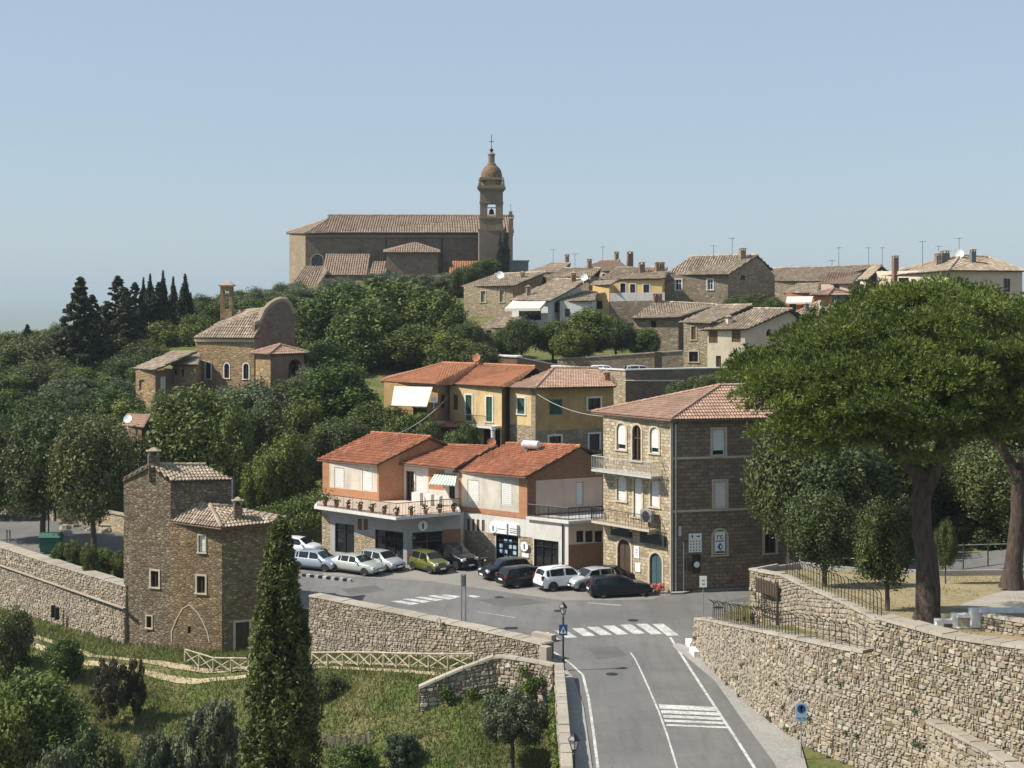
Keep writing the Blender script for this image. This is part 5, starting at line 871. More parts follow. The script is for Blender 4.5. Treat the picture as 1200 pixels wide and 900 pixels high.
a, b, c_, pk2, rk2 = V(1023, 324.5, 222.8), V(1111.5, 316.8, 210), V(1201, 317.6, 215.6), V(1125, 299.5, 218), V(1158, 302, 220); d_ = Vector((67, 229, 23.5)); H12.roof([[a, b, pk2], [b, c_, rk2, pk2], [c_, d_, rk2], [d_, a, pk2, rk2]], 'tile_old', .34, .52, [(b, pk2), (pk2, rk2), (c_, rk2), (a, pk2)])
chimney(H12.root, V(1049, 322, 219), .75, .7, 2.4, 'redbrown_plaster'); chimney(H12.root, V(1099, 307, 216), .8, .6, .9); chimney(H12.root, V(1107, 304, 217), 1.2, .7, .9, 'slate'); chimney(H12.root, V(1140, 303, 216), .7, .6, 1.0, 'slate'); dish(H12.root, V(1124, 301, 217), .7, -1.6); antenna(H12.root, V(1081, 312, 218), 3.6); antenna(H12.root, V(1124, 300, 217.5), 2.6); antenna(H12.root, V(1100, 306, 219), 2.2)
H16 = townhouse('hidden_red_roof', 'small house whose pinkish tile roof shows among the trees left of the tower', (146, 141), (166, 139), (180, 143), 0, 3, ZP(499, 139.5), 'redbrown_plaster'); H16.plain(0, 1, 2, 3); a, b = V(143, 499, 141.4), V(168, 501, 138.4); H16.roof([[a, b, V(177, 488, 142.5), V(150, 485, 145.5)]], 'tile_pink', .28, .45); dish(H16.root, V(149.5, 497, 139.5), .4, -1.7)

# ------------------------------------------------------------------ church on the hill
YC = 330.0; C = thing('church', (-25, YC + 8, 20), 'large brown stone church with long tiled nave and domed bell tower on the hilltop', 'church')
N_ = House('x', 'x', 'x', [X2(339, 338), X2(358, YC), X2(600, YC + 3), X2(592, YC + 20), X2(352, YC + 20)], 21, ZP(273.5, YC + 1), 'church_stone'); q = N_.root; N_.root = C; bpy.data.objects.remove(q)
N_.side(0, mat='ivory_stone'); N_.side(1, [(364.8, 298, 378.5, 312.5, 'dark', '^+'), (420, 284, 428, 294, 'blind'), (470, 278, 478, 286, 'blind'), (535, 282, 543, 293, 'blind')]); N_.plain(2, 3, 4)  # paler end wall than the nave side: sunlight put into the stone colour
e0, e1, r0, r1 = V(383.6, 272.8, YC - .8), V(601.5, 272.8, YC + 2.2), V(384.3, 252.8, YC + 11), V(601.5, 253.3, YC + 11); b0, b1 = Vector((e0.x, YC + 22, e0.z)), Vector((e1.x, YC + 22, e1.z))
N_.roof([[e0, e1, r1, r0], [b1, b0, r0, r1]], 'tile_brown', .55, .9, [(r0, r1)])
a0, a1, a2 = V(335.5, 273.6, 339), V(357.5, 273.8, YC - .8), V(386, 273, YC - .7); ar = V(384.5, 257.5, YC + 10); N_.roof([[a0, a1, ar], [a1, a2, ar], [Vector((a0.x + 3, YC + 21, a0.z)), a0, ar]], 'tile_brown', .55, .9, [(a1, ar), (a0, ar)])
mb = MB(); z_ = ZP(275, YC); A_, B_, ux, un, L_ = N_.frame(1); mb.obox(A_, ux, un, UP, (0, L_), (-.05, .45), (z_ - .6, z_)); mb.build('cornice', 'church_brick', C)
for px in (452.5, 518): mb = MB(); u, _ = N_.uv(1, px, 290); q = A_ + ux * u + un * .15; mb.tube([q + UP * 22, q + UP * (z_ - .3)], .12, 6); mb.build('downpipe', 'metal_dark', C)
mb = MB(); mb.add([V(384.6, 274, YC - .4), V(385.2, 253.6, YC + 11), Vector((V(384.6, 274, YC).x, YC + 21.6, e0.z))], [(0, 1, 2)]); mb.build('gable_wall', 'church_stone', C)
# side chapel and lower roofs
def lean(name, l, c, r, zt, roofp, mat, tmat='tile_brown', sp=.5, tl=.8):
    h = House('x', 'x', 'x', [X2(*l), X2(*c), X2(*r), (X2(*r)[0] - .5, r[1] + 6), (X2(*l)[0], l[1] + 6)], 19, zt, mat); q = h.root; h.root = C; bpy.data.objects.remove(q); h.plain(*range(5)); h.roof([[V(*p) for p in q] for q in roofp], tmat, sp, tl); return h
lean('side_chapel', (453, 325), (453.2, 324), (513, 324), ZP(295.5, 324), [[(449.5, 295.8, 323), (515.5, 295.8, 323), (486, 284, 327.5)], [(515.5, 295.8, 323), (515, 293, 331), (486, 284, 327.5)], [(450, 293, 331), (449.5, 295.8, 323), (486, 284, 327.5)]], 'church_stone')
lean('low_wing', (380, 322), (380.2, 321), (432, 321), ZP(322, 321), [[(378, 322.5, 320.3), (431.5, 322.5, 320.3), (434, 298, 328), (382, 297.5, 328)]], 'house_rubble')
lean('low_wing', (431, 322.5), (431.2, 321.6), (452, 321.6), ZP(322, 321.6), [[(430, 322.5, 320.6), (453, 322.5, 320.6), (452, 306.5, 327), (436, 306.5, 327)]], 'house_rubble')
lean('low_wing', (345, 318), (346, 316), (384, 318), ZP(340, 317), [[(340, 338.5, 315), (368, 340, 314), (380, 312, 323), (356, 312, 324)], [(368, 340, 314), (384, 318, 319), (380, 312, 323)]], 'pinkcream')
lean('low_wing', (528, 322), (528.2, 321), (560, 321), ZP(321, 321), [[(526, 321.5, 320.3), (560, 321.5, 320.3), (560, 306, 327), (530, 306, 327)]], 'house_rubble', 'tile_orange')
mb = MB(); q = V(608, 313.5, 324); mb.box(q, (4.0, 5, 2.4)); mb.box(q + UP * 1.35, (4.4, 5.4, .3)); mb.build('side_block', 'slate', C)
mb = MB(); c = Vector((V(598.5, 270, YC + 2).x, YC + 2.5, 0)); mb.box((c.x, c.y, 28.2), (.9, 1.2, 16.6)); mb.box((c.x, c.y, ZP(254, YC) + .3), (1.2, 1.4, .5)); mb.box((c.x, c.y, ZP(254, YC) + .9), (.7, .8, .7)); mb.tube([(c.x, c.y, 37), (c.x, c.y, ZP(238, YC))], .06, 4); mb.build('facade_pier', 'church_brick', C)
# bell tower
bt = Vector((V(576, 250, YC - 4).x, YC - 4, 0)); tz = lambda py: ZP(py, YC - 4); pw = lambda px: px * (YC - 4) / F; RZ = .06
mb = MB(); mb.box((bt.x, bt.y, (20 + tz(270)) / 2), (pw(30), pw(30), tz(270) - 20), RZ); mb.build('tower_base', 'church_brick', C)
w = pw(26.5); zb_, zt_ = tz(270), tz(223)
mb = MB(); aw, ah0, ah1 = pw(5), tz(254.5), tz(240)           # belfry shaft: four corner piers, spandrels and arches
for a, b in ((-1, -1), (1, -1), (1, 1), (-1, 1)):
    pwid = (w - 2 * aw) / 2; mb.box((bt.x + a * (w / 2 - pwid / 2), bt.y + b * (w / 2 - pwid / 2), (zb_ + zt_) / 2), (pwid, pwid, zt_ - zb_), 0); 
mb.box((bt.x, bt.y, (zb_ + ah0) / 2), (w - .1, w - .1, ah0 - zb_), 0); mb.box((bt.x, bt.y, (ah1 + aw * .9 + zt_) / 2), (w - .1, w - .1, zt_ - ah1 - aw * .9), 0)
for sx, sy in ((0, -1), (0, 1), (1, 0), (-1, 0)):
    n = 8
    for k in range(n):
        a0_, a1_ = math.pi * k / n, math.pi * (k + 1) / n; vs = []
        for d_ in (w / 2 - .06, w / 2 - .9):
            for u_, v_ in ((aw * math.cos(a0_), ah1 - aw * .1 + aw * math.sin(a0_) - aw * .3), (aw * math.cos(a1_), ah1 - aw * .1 + aw * math.sin(a1_) - aw * .3), (aw * math.cos(a1_), ah1 + aw), (aw * math.cos(a0_), ah1 + aw)): vs.append((bt.x + sy * u_ + sx * d_, bt.y + sx * u_ + sy * d_, v_))
        mb.add(vs, [(0, 1, 2, 3), (4, 5, 6, 7), (0, 1, 5, 4)])
mb.build('belfry', 'church_brick', C)
mb = MB(); 
for py, k in ((270, 31), (256, 28.3), (238, 27.8)): mb = MB(); mb.box((bt.x, bt.y, tz(py)), (pw(k), pw(k), .35), 0); mb.build('string_course', 'church_brick', C)
for py, k, h_ in ((222.5, 29.5, .5), (220.5, 33, .45), (218.8, 31, .4), (210, 28, .5)): mb = MB(); mb.box((bt.x, bt.y, tz(py)), (pw(k), pw(k), h_), 0); mb.build('cornice', 'church_brick', C)
for a, b in ((-1, -1), (1, -1), (1, 1), (-1, 1)): mb = MB(); mb.lathe((bt.x + a * pw(13.6), bt.y + b * pw(13.6), tz(218)), [(.35, 0), (.35, .5), (.2, .7), (.3, 1.1), (.05, 1.6)], 8); mb.build('pinnacle', 'church_brick', C)
mb = MB(); mb.lathe(bt, [(pw(13.3), tz(219)), (pw(13.3), tz(210.5))], 8); mb.build('drum', 'church_brick', C)
mb = MB(); mb.lathe(bt, [(pw(12.6) * k, z) for k, z in ((1.0, tz(210)), (1.0, tz(205)), (.93, tz(201)), (.78, tz(197.5)), (.55, tz(194.6)), (.36, tz(193)))], 16); mb.build('dome', 'dome_tile', C, 60)
mb = MB(); mb.lathe(bt, [(pw(5.6), tz(194)), (pw(5.6), tz(192)), (pw(4), tz(191.5)), (pw(4), tz(182)), (pw(5), tz(181.4)), (pw(4.6), tz(180.5)), (pw(1.6), tz(178.5)), (pw(.6), tz(177.5))], 8); mb.build('lantern', 'church_brick', C)
mb = MB(); mb.lathe(bt + UP * tz(176), [(.05, -.45), (.38, -.2), (.42, 0), (.38, .2), (.05, .45)], 10); mb.tube([bt + UP * tz(178), bt + UP * tz(158)], .07, 5); mb.tube([bt + Vector((-.55, 0, tz(166))), bt + Vector((.55, 0, tz(166)))], .07, 5); mb.build('cross', 'metal_dark', C)
mb = MB(); mb.lathe(bt + UP * (tz(248.5)), [(.75, -.5), (.6, -.35), (.5, .2), (.35, .55), (.05, .65)], 12); mb.tube([bt + Vector((-1.2, 0, tz(243.5))), bt + Vector((1.2, 0, tz(243.5)))], .1, 6); mb.tube([bt + UP * tz(245.5), bt + UP * tz(243.3)], .08, 5); mb.build('bell', 'bronze', C, 50)

# ------------------------------------------------------------------ chapel with curved gable
q0, q1 = P(229, 173), P(298, 170); q2 = P(346, 174); CH = House('chapel', 'ochre stone chapel with curved facade gable, arched windows and slim bell turret', 'chapel', [tuple(q0[:2]), tuple(q1[:2]), tuple(q2[:2]), tuple((q0 + q2 - q1)[:2])], 8, ZP(396, 171.5), 'chapel_stone')
CH.side(0, [(241, 424.5, 247, 444, 'dark', '^w'), (263, 426, 268.7, 443, 'dark', '^w'), (285.4, 426, 291.6, 444, 'dark', '^w')]); CH.side(1, mat='redbrown_plaster'); CH.plain(2, 3)
A_, B_, ux, un, L_ = CH.frame(1); mb = MB(); prof = [(298, 396), (298.6, 380.5), (305, 378), (308, 372), (311, 365), (317, 358.5), (324, 354), (330, 352.2), (336, 353.2), (341, 358), (343.5, 364), (346, 368), (346, 396)]; vs = []
for px, py in prof: u, z = CH.uv(1, px, py); vs.append(A_ + ux * u + UP * z)
n = len(vs); mb.add(vs + [v - un * .5 for v in vs], [tuple(range(n)), tuple(range(2 * n - 1, n - 1, -1))] + [(i, i + 1, n + i + 1, n + i) for i in range(n - 1)]); mb.build('facade_gable', 'church_stone', CH.root)
mb = MB(); mb.tube([v + UP * .12 - un * .25 for v in vs[1:-1]], .34, 6); mb.build('gable_coping', 'tile_old', CH.root)
a, b, rr, rl_ = V(226.5, 395.8, 172.8), V(298, 396.2, 169.4), V(313, 362.5, 172.5), V(277, 366, 176.5); CH.roof([[a, b, rr, rl_]], 'tile_old', .34, .52, [(rl_, rr)])
mb = MB(); z_ = ZP(397, 171); A_, B_, ux, un, L_ = CH.frame(0); mb.obox(A_, ux, un, UP, (0, L_), (-.02, .2), (z_ - .35, z_)); mb.build('cornice', 'surround', CH.root)
bc = V(266, 382, 175.5); w = 1.3; z0, z1 = 13.5, ZP(335.5, 175.5); o1, o2 = ZP(362, 175.5), ZP(341, 175.5); mb = MB()
for a, b in ((-1, -1), (1, -1), (1, 1), (-1, 1)): mb.box((bc.x + a * .5, bc.y + b * .5, (o1 + o2) / 2), (.32, .32, o2 - o1 + .02), 0)
mb.box((bc.x, bc.y, (z0 + o1) / 2), (w, w, o1 - z0)); mb.box((bc.x, bc.y, (o2 + z1) / 2), (w, w, z1 - o2)); mb.build('bell_turret', 'chapel_stone', CH.root)
mb = MB(); mb.box((bc.x, bc.y, z1 + .08), (w + .4, w + .4, .16)); mb.lathe((bc.x, bc.y, z1 + .16), [(1.15, 0), (.5, .3), (.05, .42)], 4); mb.build('turret_roof', 'tile_old', CH.root)
# porch
p0, p1, p2 = P(299.5, 169.2), P(317, 166.8), P(356, 170.2); PO = House('x', 'x', 'x', [tuple(p0[:2]), tuple(p1[:2]), tuple(p2[:2]), tuple((p0 + p2 - p1)[:2])], 8, ZP(414, 167.5), 'redbrown_plaster'); q = PO.root; PO.root = CH.root; bpy.data.objects.remove(q)
PO.side(0, mat='chapel_stone'); PO.side(1, [(338, 421, 353.5, 452, 'dark', '^')], depth=.9); PO.plain(2, 3); hip_roof(PO, 'tile_pink', 0, .8, .4, .5, .32, .5)  # redbrown front beside the sunlit stone side: shade put into the colour
AN = townhouse('chapel_annex', 'low stone annex with lean-to tiled roofs on the left of the chapel', (159, 168), (182, 166), (205, 170), 0, 7, ZP(434, 167), 'chapel_stone', cat='annex'); AN.side(0, [(163, 445, 169, 458, 'blind')]); AN.side(1, [(188, 441, 195, 458, 'roll')], mat='redbrown_plaster'); AN.plain(2, 3)
AN.roof([[V(155.5, 432, 168.6), V(181, 433.8, 165.2), V(231, 412.5, 170), V(203, 411.5, 173)]], 'tile_old', .32, .5)
A2 = House('x', 'x', 'x', [X2(202, 170), X2(229, 168.4), X2(236, 172), X2(210, 174)], 7, ZP(427, 169), 'chapel_stone'); q = A2.root; A2.root = AN.root; bpy.data.objects.remove(q); A2.side(0, [(204.5, 433, 207, 440, 'dark'), (212.5, 433, 215.5, 441, 'dark')]); A2.plain(1, 2, 3); A2.roof([[V(200, 427.5, 170), V(232, 427.3, 167.8), V(236, 415, 172), V(208, 414, 174)]], 'tile_old', .32, .5)

# ------------------------------------------------------------------ vegetation
def leaves(cent, rad, n, size, aspect=1.6, outb=.6, up=.0, shell=.55, rs=None, asp=1.0):
    """quads spread through the ellipsoids cent (k,3) rad (k,3)"""
    rs = rs or rng; k = len(cent); area = (rad[:, 0] * rad[:, 1] + rad[:, 0] * rad[:, 2]); w = area / area.sum(); b = rs.choice(k, n, p=w)
    d = rs.normal(size=(n, 3)); d /= np.linalg.norm(d, axis=1)[:, None]; r = shell + (1 - shell) * rs.random(n) ** .6; r *= rs.uniform(.78, 1.3, n)
    p = cent[b] + d * rad[b] * r[:, None]
    nn = d * outb + rs.normal(size=(n, 3)) * (1 - outb * .5); nn[:, 2] += up; nn /= np.linalg.norm(nn, axis=1)[:, None]
    a = np.cross(nn, rs.normal(size=(n, 3))); a /= np.linalg.norm(a, axis=1)[:, None] + 1e-9; c = np.cross(nn, a); s = size * rs.uniform(.6, 1.3, n)[:, None]
    a[:, 2] /= asp; c[:, 2] /= asp
    q = np.stack([p - a * s * aspect * .5, p + c * s * .42, p + a * s * aspect * .5, p - c * s * .42], 1)
    bt_ = rs.random(k); return q, np.clip(.62 * rs.random(n) + .38 * bt_[b], 0, 1)
def blobs(nb, env, r0, r1, rs, inner=.35, flat=1.0):
    """sub-clumps on the surface of an envelope: env(u dir (3,)) -> centre scaling"""
    out = []; ra = []
    for i in range(nb):
        ga = i * 2.399963 + rs.uniform(-.3, .3); z = 1 - 2 * (i + .5) / nb; d = np.array([math.sqrt(max(0, 1 - z * z)) * math.cos(ga), math.sqrt(max(0, 1 - z * z)) * math.sin(ga), z])
        k = rs.uniform(.72, 1.0) if rs.random() > inner else rs.uniform(.2, .65); out.append(env(d, k)); r = rs.uniform(r0, r1); ra.append((r, r, r * flat))
    return np.array(out), np.array(ra)
def core_quads(cent, rad, k=.62):  # inner shells added to block light and leave dark gaps in the crowns
    qs = []
    for c, r in zip(cent, rad):
        n, m = 6, 3
        for i in range(n):
            for j in range(m):
                th = [math.pi * (j / m), math.pi * ((j + 1) / m)]; ph = [2 * math.pi * i / n, 2 * math.pi * (i + 1) / n]
                qs.append([c + r * k * np.array([math.sin(t_) * math.cos(p_), math.sin(t_) * math.sin(p_), math.cos(t_)]) for t_, p_ in ((th[0], ph[0]), (th[1], ph[0]), (th[1], ph[1]), (th[0], ph[1]))])
    return np.array(qs)
def crown(name, mat, cent, rad, n, size, seed, **kw):
    rs = np.random.default_rng(seed); q, t_ = leaves(cent, rad, n, size, rs=rs, **kw); c = core_quads(cent, rad, .42); return quadmesh(name, np.concatenate([q, c]), np.concatenate([t_, rs.random(len(c))]), mat)
PROTO = {}
def trunkmesh(h, r, limbs, seed, mat='bark_grey', lean=0.0):
    rd = random.Random(seed); mb = MB(); p = [Vector((0, 0, -.06)), Vector((lean * .3, 0, h * .35)), Vector((lean * .6, .01, h * .7)), Vector((lean, 0, h))]; mb.tube(p, [r * 1.35, r, r * .85, r * .7], 8, wob=.08)
    for k in range(limbs):
        a = 2 * math.pi * k / limbs + rd.uniform(-.3, .3); z0 = h * rd.uniform(.75, 1.0); e = Vector((math.cos(a) * rd.uniform(.18, .3), math.sin(a) * rd.uniform(.18, .3), h + rd.uniform(.15, .35))); mb.tube([Vector((lean * .9, 0, z0)), Vector((lean, 0, z0)).lerp(e, .5) + UP * .02, e], [r * .55, r * .4, r * .15], 6)
    return mb.mesh('trunk', mat)
def proto(key, mat, seed, kind, n, size, nb=70, base=.22, tr=.03, limbs=4, bark='bark_grey'):
    """unit tree: height 1, crown diameter 1"""
    rs = np.random.default_rng(seed); hc = (1 - base) / 2
    if kind == 'round': env = lambda d, k: np.array([d[0] * .40 * k, d[1] * .40 * k, base + hc + d[2] * hc * .82 * k]); c, r = blobs(nb, env, .09, .17, rs)
    elif kind == 'column': env = lambda d, k: (lambda z: np.array([d[0] * .36 * k * (min(1, (1 - z) * 1.9) ** .8) * (.75 + .25 * min(1, z * 5)), d[1] * .36 * k * (min(1, (1 - z) * 1.9) ** .8), base + z * (1 - base) * .97]))((d[2] + 1) / 2); c, r = blobs(nb, env, .07, .13, rs); r[:, 2] *= .6
    elif kind == 'cone': env = lambda d, k: (lambda z: np.array([d[0] / (math.hypot(d[0], d[1]) + 1e-6) * .46 * k * (1 - z) ** .9, d[1] / (math.hypot(d[0], d[1]) + 1e-6) * .46 * k * (1 - z) ** .9, base + z * (1 - base) * .96]))(((d[2] + 1) / 2) ** 1.15); c, r = blobs(nb, env, .05, .11, rs, .45, .38)
    elif kind == 'loose': env = lambda d, k: np.array([d[0] * .42 * k, d[1] * .42 * k, base + hc + d[2] * hc * .85 * k]); c, r = blobs(nb, env, .06, .12, rs, .3)
    if kind == 'cone': r *= (.3 + .8 * (1 - c[:, 2:3]))
    if kind == 'column': r *= (.45 + .7 * (1 - c[:, 2:3]))
    kw = dict(outb=.85, shell=.35 if kind == 'loose' else .5); ex = dict(column=dict(up=.25), cone=dict(up=-.05)).get(kind, {})
    kw['asp'] = dict(column=4.5, cone=2.0, round=1.5, loose=1.2).get(kind, 1)
    if key.startswith('bush'): kw['asp'] = 1.0
    if kind == 'column': r[:, 2] *= 1.6
    if kind == 'loose': q, t_ = leaves(c, r, n, size, rs=rs, aspect=2.2, **kw); me = quadmesh('crown', q, t_, mat)
    else: me = crown('crown', mat, c, r, n, size, seed, **kw, **ex)
    PROTO[key] = (me, trunkmesh(base + .12 if kind != 'cone' else .8, tr, limbs if kind in ('round', 'loose') else 0, seed, bark))
proto('oakA', 'leaf_oak', 11, 'round', 26000, .024, 80); proto('oakB', 'leaf_oak', 12, 'round', 26000, .024, 66)
proto('oakH', 'leaf_oak', 27, 'round', 24000, .024, 70, .42); proto('broadA', 'leaf_broad', 13, 'round', 24000, .030, 75, .12); proto('broadB', 'leaf_broad', 14, 'round', 24000, .030, 60, .12)
proto('brightA', 'leaf_bright', 15, 'round', 15000, .030, 45, .1); proto('oliveA', 'leaf_olive', 16, 'round', 22000, .026, 70, .12); proto('oliveB', 'leaf_olive', 17, 'loose', 15000, .022, 60, .25)
proto('conifer', 'leaf_dark', 18, 'cone', 26000, .034, 170, .05, .018); proto('coniferB', 'leaf_dark', 19, 'cone', 24000, .036, 120, .05, .018)
proto('cypress', 'leaf_dark', 20, 'column', 22000, .055, 120, .02, .02); proto('bush', 'leaf_broad', 21, 'round', 18000, .030, 60, .0, .02); proto('bushD', 'leaf_oak', 22, 'round', 16000, .030, 60, .0, .02); proto('bushO', 'leaf_olive', 23, 'loose', 20000, .026, 60, .0, .02); proto('dry', 'leaf_brown', 24, 'loose', 9000, .026, 40, .1, .03)
TREEC = [0]
def tree(name, label, key, px, pytop, pybot, wpx, Y, group=None, cat='tree', base=None, pxb=None):
    """crown seen from row pytop to row pybot and wpx columns wide, at distance Y; stands on the ground below"""
    x = (px - CX) * Y / F; zt = ZP(pytop, Y); zg = hz1(x, Y) if base is None else base; zb = min(zg, ZP(pybot, Y)) if base is None else base
    h = max(zt - zb, .6); w = wpx * Y / F * 1.08; root = thing(name, (x, Y, zb), label, cat, group); root.rotation_euler = (0, 0, random.uniform(0, 6.28)); root.scale = (w, w, h)
    cm, tm_ = PROTO[key]; c = bpy.data.objects.new('crown', cm); sc.collection.objects.link(c); c.parent = root
    if cat not in ('bush', 'shrub'): t_ = bpy.data.objects.new('trunk', tm_); sc.collection.objects.link(t_); t_.parent = root
    return root
# holm oaks on the street by the town wall
tree('holm_oak', 'round holm oak with a clear trunk beside the green bin behind the town wall', 'oakA', 50, 476, 640, 112, 129.5, base=0); tree('holm_oak', 'round holm oak closest to the tower house behind the town wall', 'oakB', 110, 484, 650, 104, 125.5, base=0)
tree('holm_oak', 'dark holm oak at the far left end of the town wall street', 'oakB', -6, 490, 632, 80, 133, base=0)
GL = 'leafy trees on the wooded slope'; GO = 'grey-green olive trees on the slope'; GC = 'dark conifers on the ridge'; GY = 'slim dark cypresses on the ridge'
LT = {'a': 'leafy tree rising directly behind the tower house', 'b': 'leafy tree on the bank between the chapel and the shop building', 'c': 'big leafy tree in the dense clump below the church', 'd': 'leafy tree in the belt behind the chapel', 'e': 'leafy tree on the far left slope under the big conifer', 'f': 'leafy tree in the thicket above the street holm oaks', 'g': 'low tree on the ridge line left of the conifers', 'h': 'leafy tree on the ridge between the cypresses and the church'}
for key, rows in {
 'a': [('broadA', 232, 452, 600, 120, 141), ('oakA', 170, 505, 600, 70, 139), ('broadA', 270, 480, 590, 60, 138)],
 'b': [('broadB', 395, 425, 540, 110, 152), ('oakB', 300, 470, 600, 80, 146), ('broadA', 440, 470, 540, 70, 148), ('broadB', 355, 470, 575, 75, 146), ('oakA', 345, 440, 520, 70, 160), ('oakB', 395, 490, 560, 80, 142), ('broadA', 330, 470, 530, 60, 156), ('broadB', 420, 455, 520, 60, 158)],
 'c': [('broadA', 462, 326, 460, 140, 188), ('broadB', 398, 336, 455, 110, 186), ('broadB', 515, 342, 440, 75, 184), ('broadA', 430, 350, 460, 90, 180), ('oakA', 365, 350, 450, 60, 184), ('oakB', 545, 375, 425, 50, 180), ('broadA', 490, 380, 440, 90, 178), ('broadB', 380, 400, 470, 80, 176), ('broadB', 525, 390, 445, 60, 172), ('oakA', 560, 400, 440, 50, 170)],
 'd': [('broadA', 235, 368, 430, 60, 206), ('broadB', 190, 378, 440, 70, 206), ('oakA', 212, 355, 420, 60, 216), ('broadB', 270, 350, 400, 60, 216), ('broadA', 160, 385, 440, 60, 208), ('oakB', 250, 360, 410, 50, 220), ('broadA', 180, 362, 420, 60, 224), ('broadB', 295, 352, 400, 60, 212), ('oakA', 140, 368, 430, 60, 226)],
 'e': [('broadA', 145, 388, 450, 70, 206), ('broadB', 125, 392, 445, 60, 212), ('oakB', 60, 420, 490, 90, 190), ('broadB', 5, 440, 500, 90, 185), ('broadA', 120, 440, 500, 80, 180), ('broadA', 98, 395, 460, 60, 213), ('oakB', 170, 400, 460, 70, 198), ('oakA', 30, 425, 480, 80, 194), ('broadA', 90, 430, 480, 70, 186), ('oakB', 150, 415, 470, 70, 190), ('broadB', 175, 425, 470, 50, 184)],
 'f': [('broadA', 130, 455, 520, 80, 168), ('oakA', 60, 455, 520, 100, 165), ('broadB', 0, 465, 540, 80, 160), ('oakB', 205, 455, 520, 60, 158), ('broadB', 150, 470, 540, 70, 155), ('oakA', 100, 480, 560, 90, 150), ('oakB', 20, 490, 570, 80, 150), ('broadA', 65, 520, 600, 70, 144), ('oakB', 130, 530, 600, 60, 141), ('broadA', -5, 530, 600, 70, 146)],
 'g': [('oakB', 30, 394, 480, 90, 200), ('oakA', -10, 398, 480, 80, 205), ('oakA', 45, 390, 470, 60, 215), ('broadB', 12, 390, 450, 50, 228), ('oakA', 62, 388, 450, 50, 226), ('oakB', -8, 388, 450, 60, 236), ('broadA', 40, 386, 440, 60, 244), ('oakA', 72, 378, 440, 50, 238), ('oakB', 120, 370, 430, 60, 240)],
 'h': [('oakB', 245, 345, 390, 60, 246), ('broadA', 280, 340, 385, 60, 250), ('oakA', 315, 338, 380, 60, 256), ('oakB', 340, 330, 370, 50, 262), ('oakA', 235, 352, 400, 50, 236), ('broadB', 330, 345, 385, 60, 226), ('oakB', 205, 350, 400, 60, 246), ('oakA', 170, 356, 410, 60, 250)]}.items():
    for k, X_, a_, b_, w_, Y_ in rows: tree('leafy_tree', LT[key], k, X_, a_, b_, w_, Y_, LT[key].replace('tree ', 'trees ', 1).replace('leafy trees', 'leafy trees'))
for k, X_, a_, b_, w_, Y_ in [('oliveA', 300, 446, 545, 95, 155), ('oliveB', 85, 440, 500, 80, 176), ('oliveA', 270, 455, 520, 60, 160), ('oliveA', 535, 318, 350, 70, 262), ('oliveB', 490, 320, 352, 70, 258), ('oliveA', 310, 338, 380, 60, 242), ('oliveA', 355, 335, 370, 60, 240), ('oliveB', 275, 345, 385, 50, 238), ('oliveA', 560, 345, 385, 40, 232), ('oliveB', 450, 318, 345, 60, 268), ('oliveA', 400, 325, 350, 60, 262), ('oliveA', 150, 445, 500, 70, 172), ('oliveB', 215, 440, 490, 60, 172), ('oliveA', 365, 430, 480, 50, 165), ('oliveA', 345, 520, 570, 60, 138)]:
    tree('olive_tree', 'grey-green olive tree ' + ('on the terrace just below the church' if Y_ > 250 else ('on the rise behind the chapel roof' if Y_ > 225 else 'among greener trees round the chapel annex' if X_ < 290 else 'on the bank in front of the chapel porch')), k, X_, a_, b_, w_, Y_, GO + (' by the church' if Y_ > 250 else ' behind the chapel' if Y_ > 225 else ' by the annex' if X_ < 290 else ' by the porch'))
for k, X_, a_, b_, w_, Y_ in [('conifer', 94, 320, 450, 88, 197), ('coniferB', 138, 320, 410, 76, 208), ('coniferB', 158, 328, 410, 60, 212), ('conifer', 32, 378, 440, 40, 225), ('conifer', 186, 328, 400, 50, 214), ('coniferB', 108, 342, 440, 74, 200), ('coniferB', 148, 335, 410, 56, 205)]:
    tree('conifer', 'dark pointed conifer rising over the trees on the left ridge', k, X_, a_, b_, w_, Y_, GC)
for X_, a_, b_, w_, Y_ in [(176, 322, 400, 20, 216), (191, 318, 400, 19, 217), (203, 325, 400, 19, 216), (217, 322, 398, 26, 214), (592, 266, 330, 14, 322), (586, 273, 330, 11, 321), (168, 326, 400, 18, 218)]:
    tree('cypress', 'slim dark cypress ' + ('growing against the bell tower of the church' if X_ > 400 else 'in the row on the left ridge'), 'cypress', X_, a_, b_, w_, Y_, 'cypresses by the bell tower' if X_ > 400 else GY)
GT = 'garden trees among the town houses'
for k, X_, a_, b_, w_, Y_ in [('oakB', 612, 371, 424, 46, 184), ('broadA', 648, 375, 425, 46, 185), ('broadB', 690, 362, 424, 64, 186), ('oakA', 722, 372, 424, 50, 185), ('broadA', 755, 384, 420, 40, 184), ('broadB', 590, 385, 425, 40, 188), ('broadA', 670, 385, 425, 50, 182), ('oakA', 885, 342, 362, 56, 205), ('broadB', 905, 350, 366, 40, 203), ('oakB', 862, 347, 364, 36, 207), ('oakB', 835, 436, 475, 70, 155), ('oakA', 800, 445, 475, 40, 154), ('broadA', 570, 302, 328, 36, 318), ('oakA', 560, 385, 430, 36, 185), ('oakB', 545, 310, 340, 40, 250), ('broadB', 860, 430, 470, 50, 157)]:
    tree('garden_tree', 'rounded green tree ' + ('in the garden between the awning house and the garden wall' if 575 < X_ < 770 and Y_ < 200 else 'behind the ridge of the cream house' if X_ > 855 and Y_ > 200 else 'against the shaded retaining wall' if X_ > 790 else 'beside the walled-up stone house'), k, X_, a_, b_, w_, Y_, GT + ('' if 575 < X_ < 770 and Y_ < 200 else ' by the cream house' if X_ > 855 and Y_ > 200 else ' by the wall' if X_ > 790 else ' by the church'))
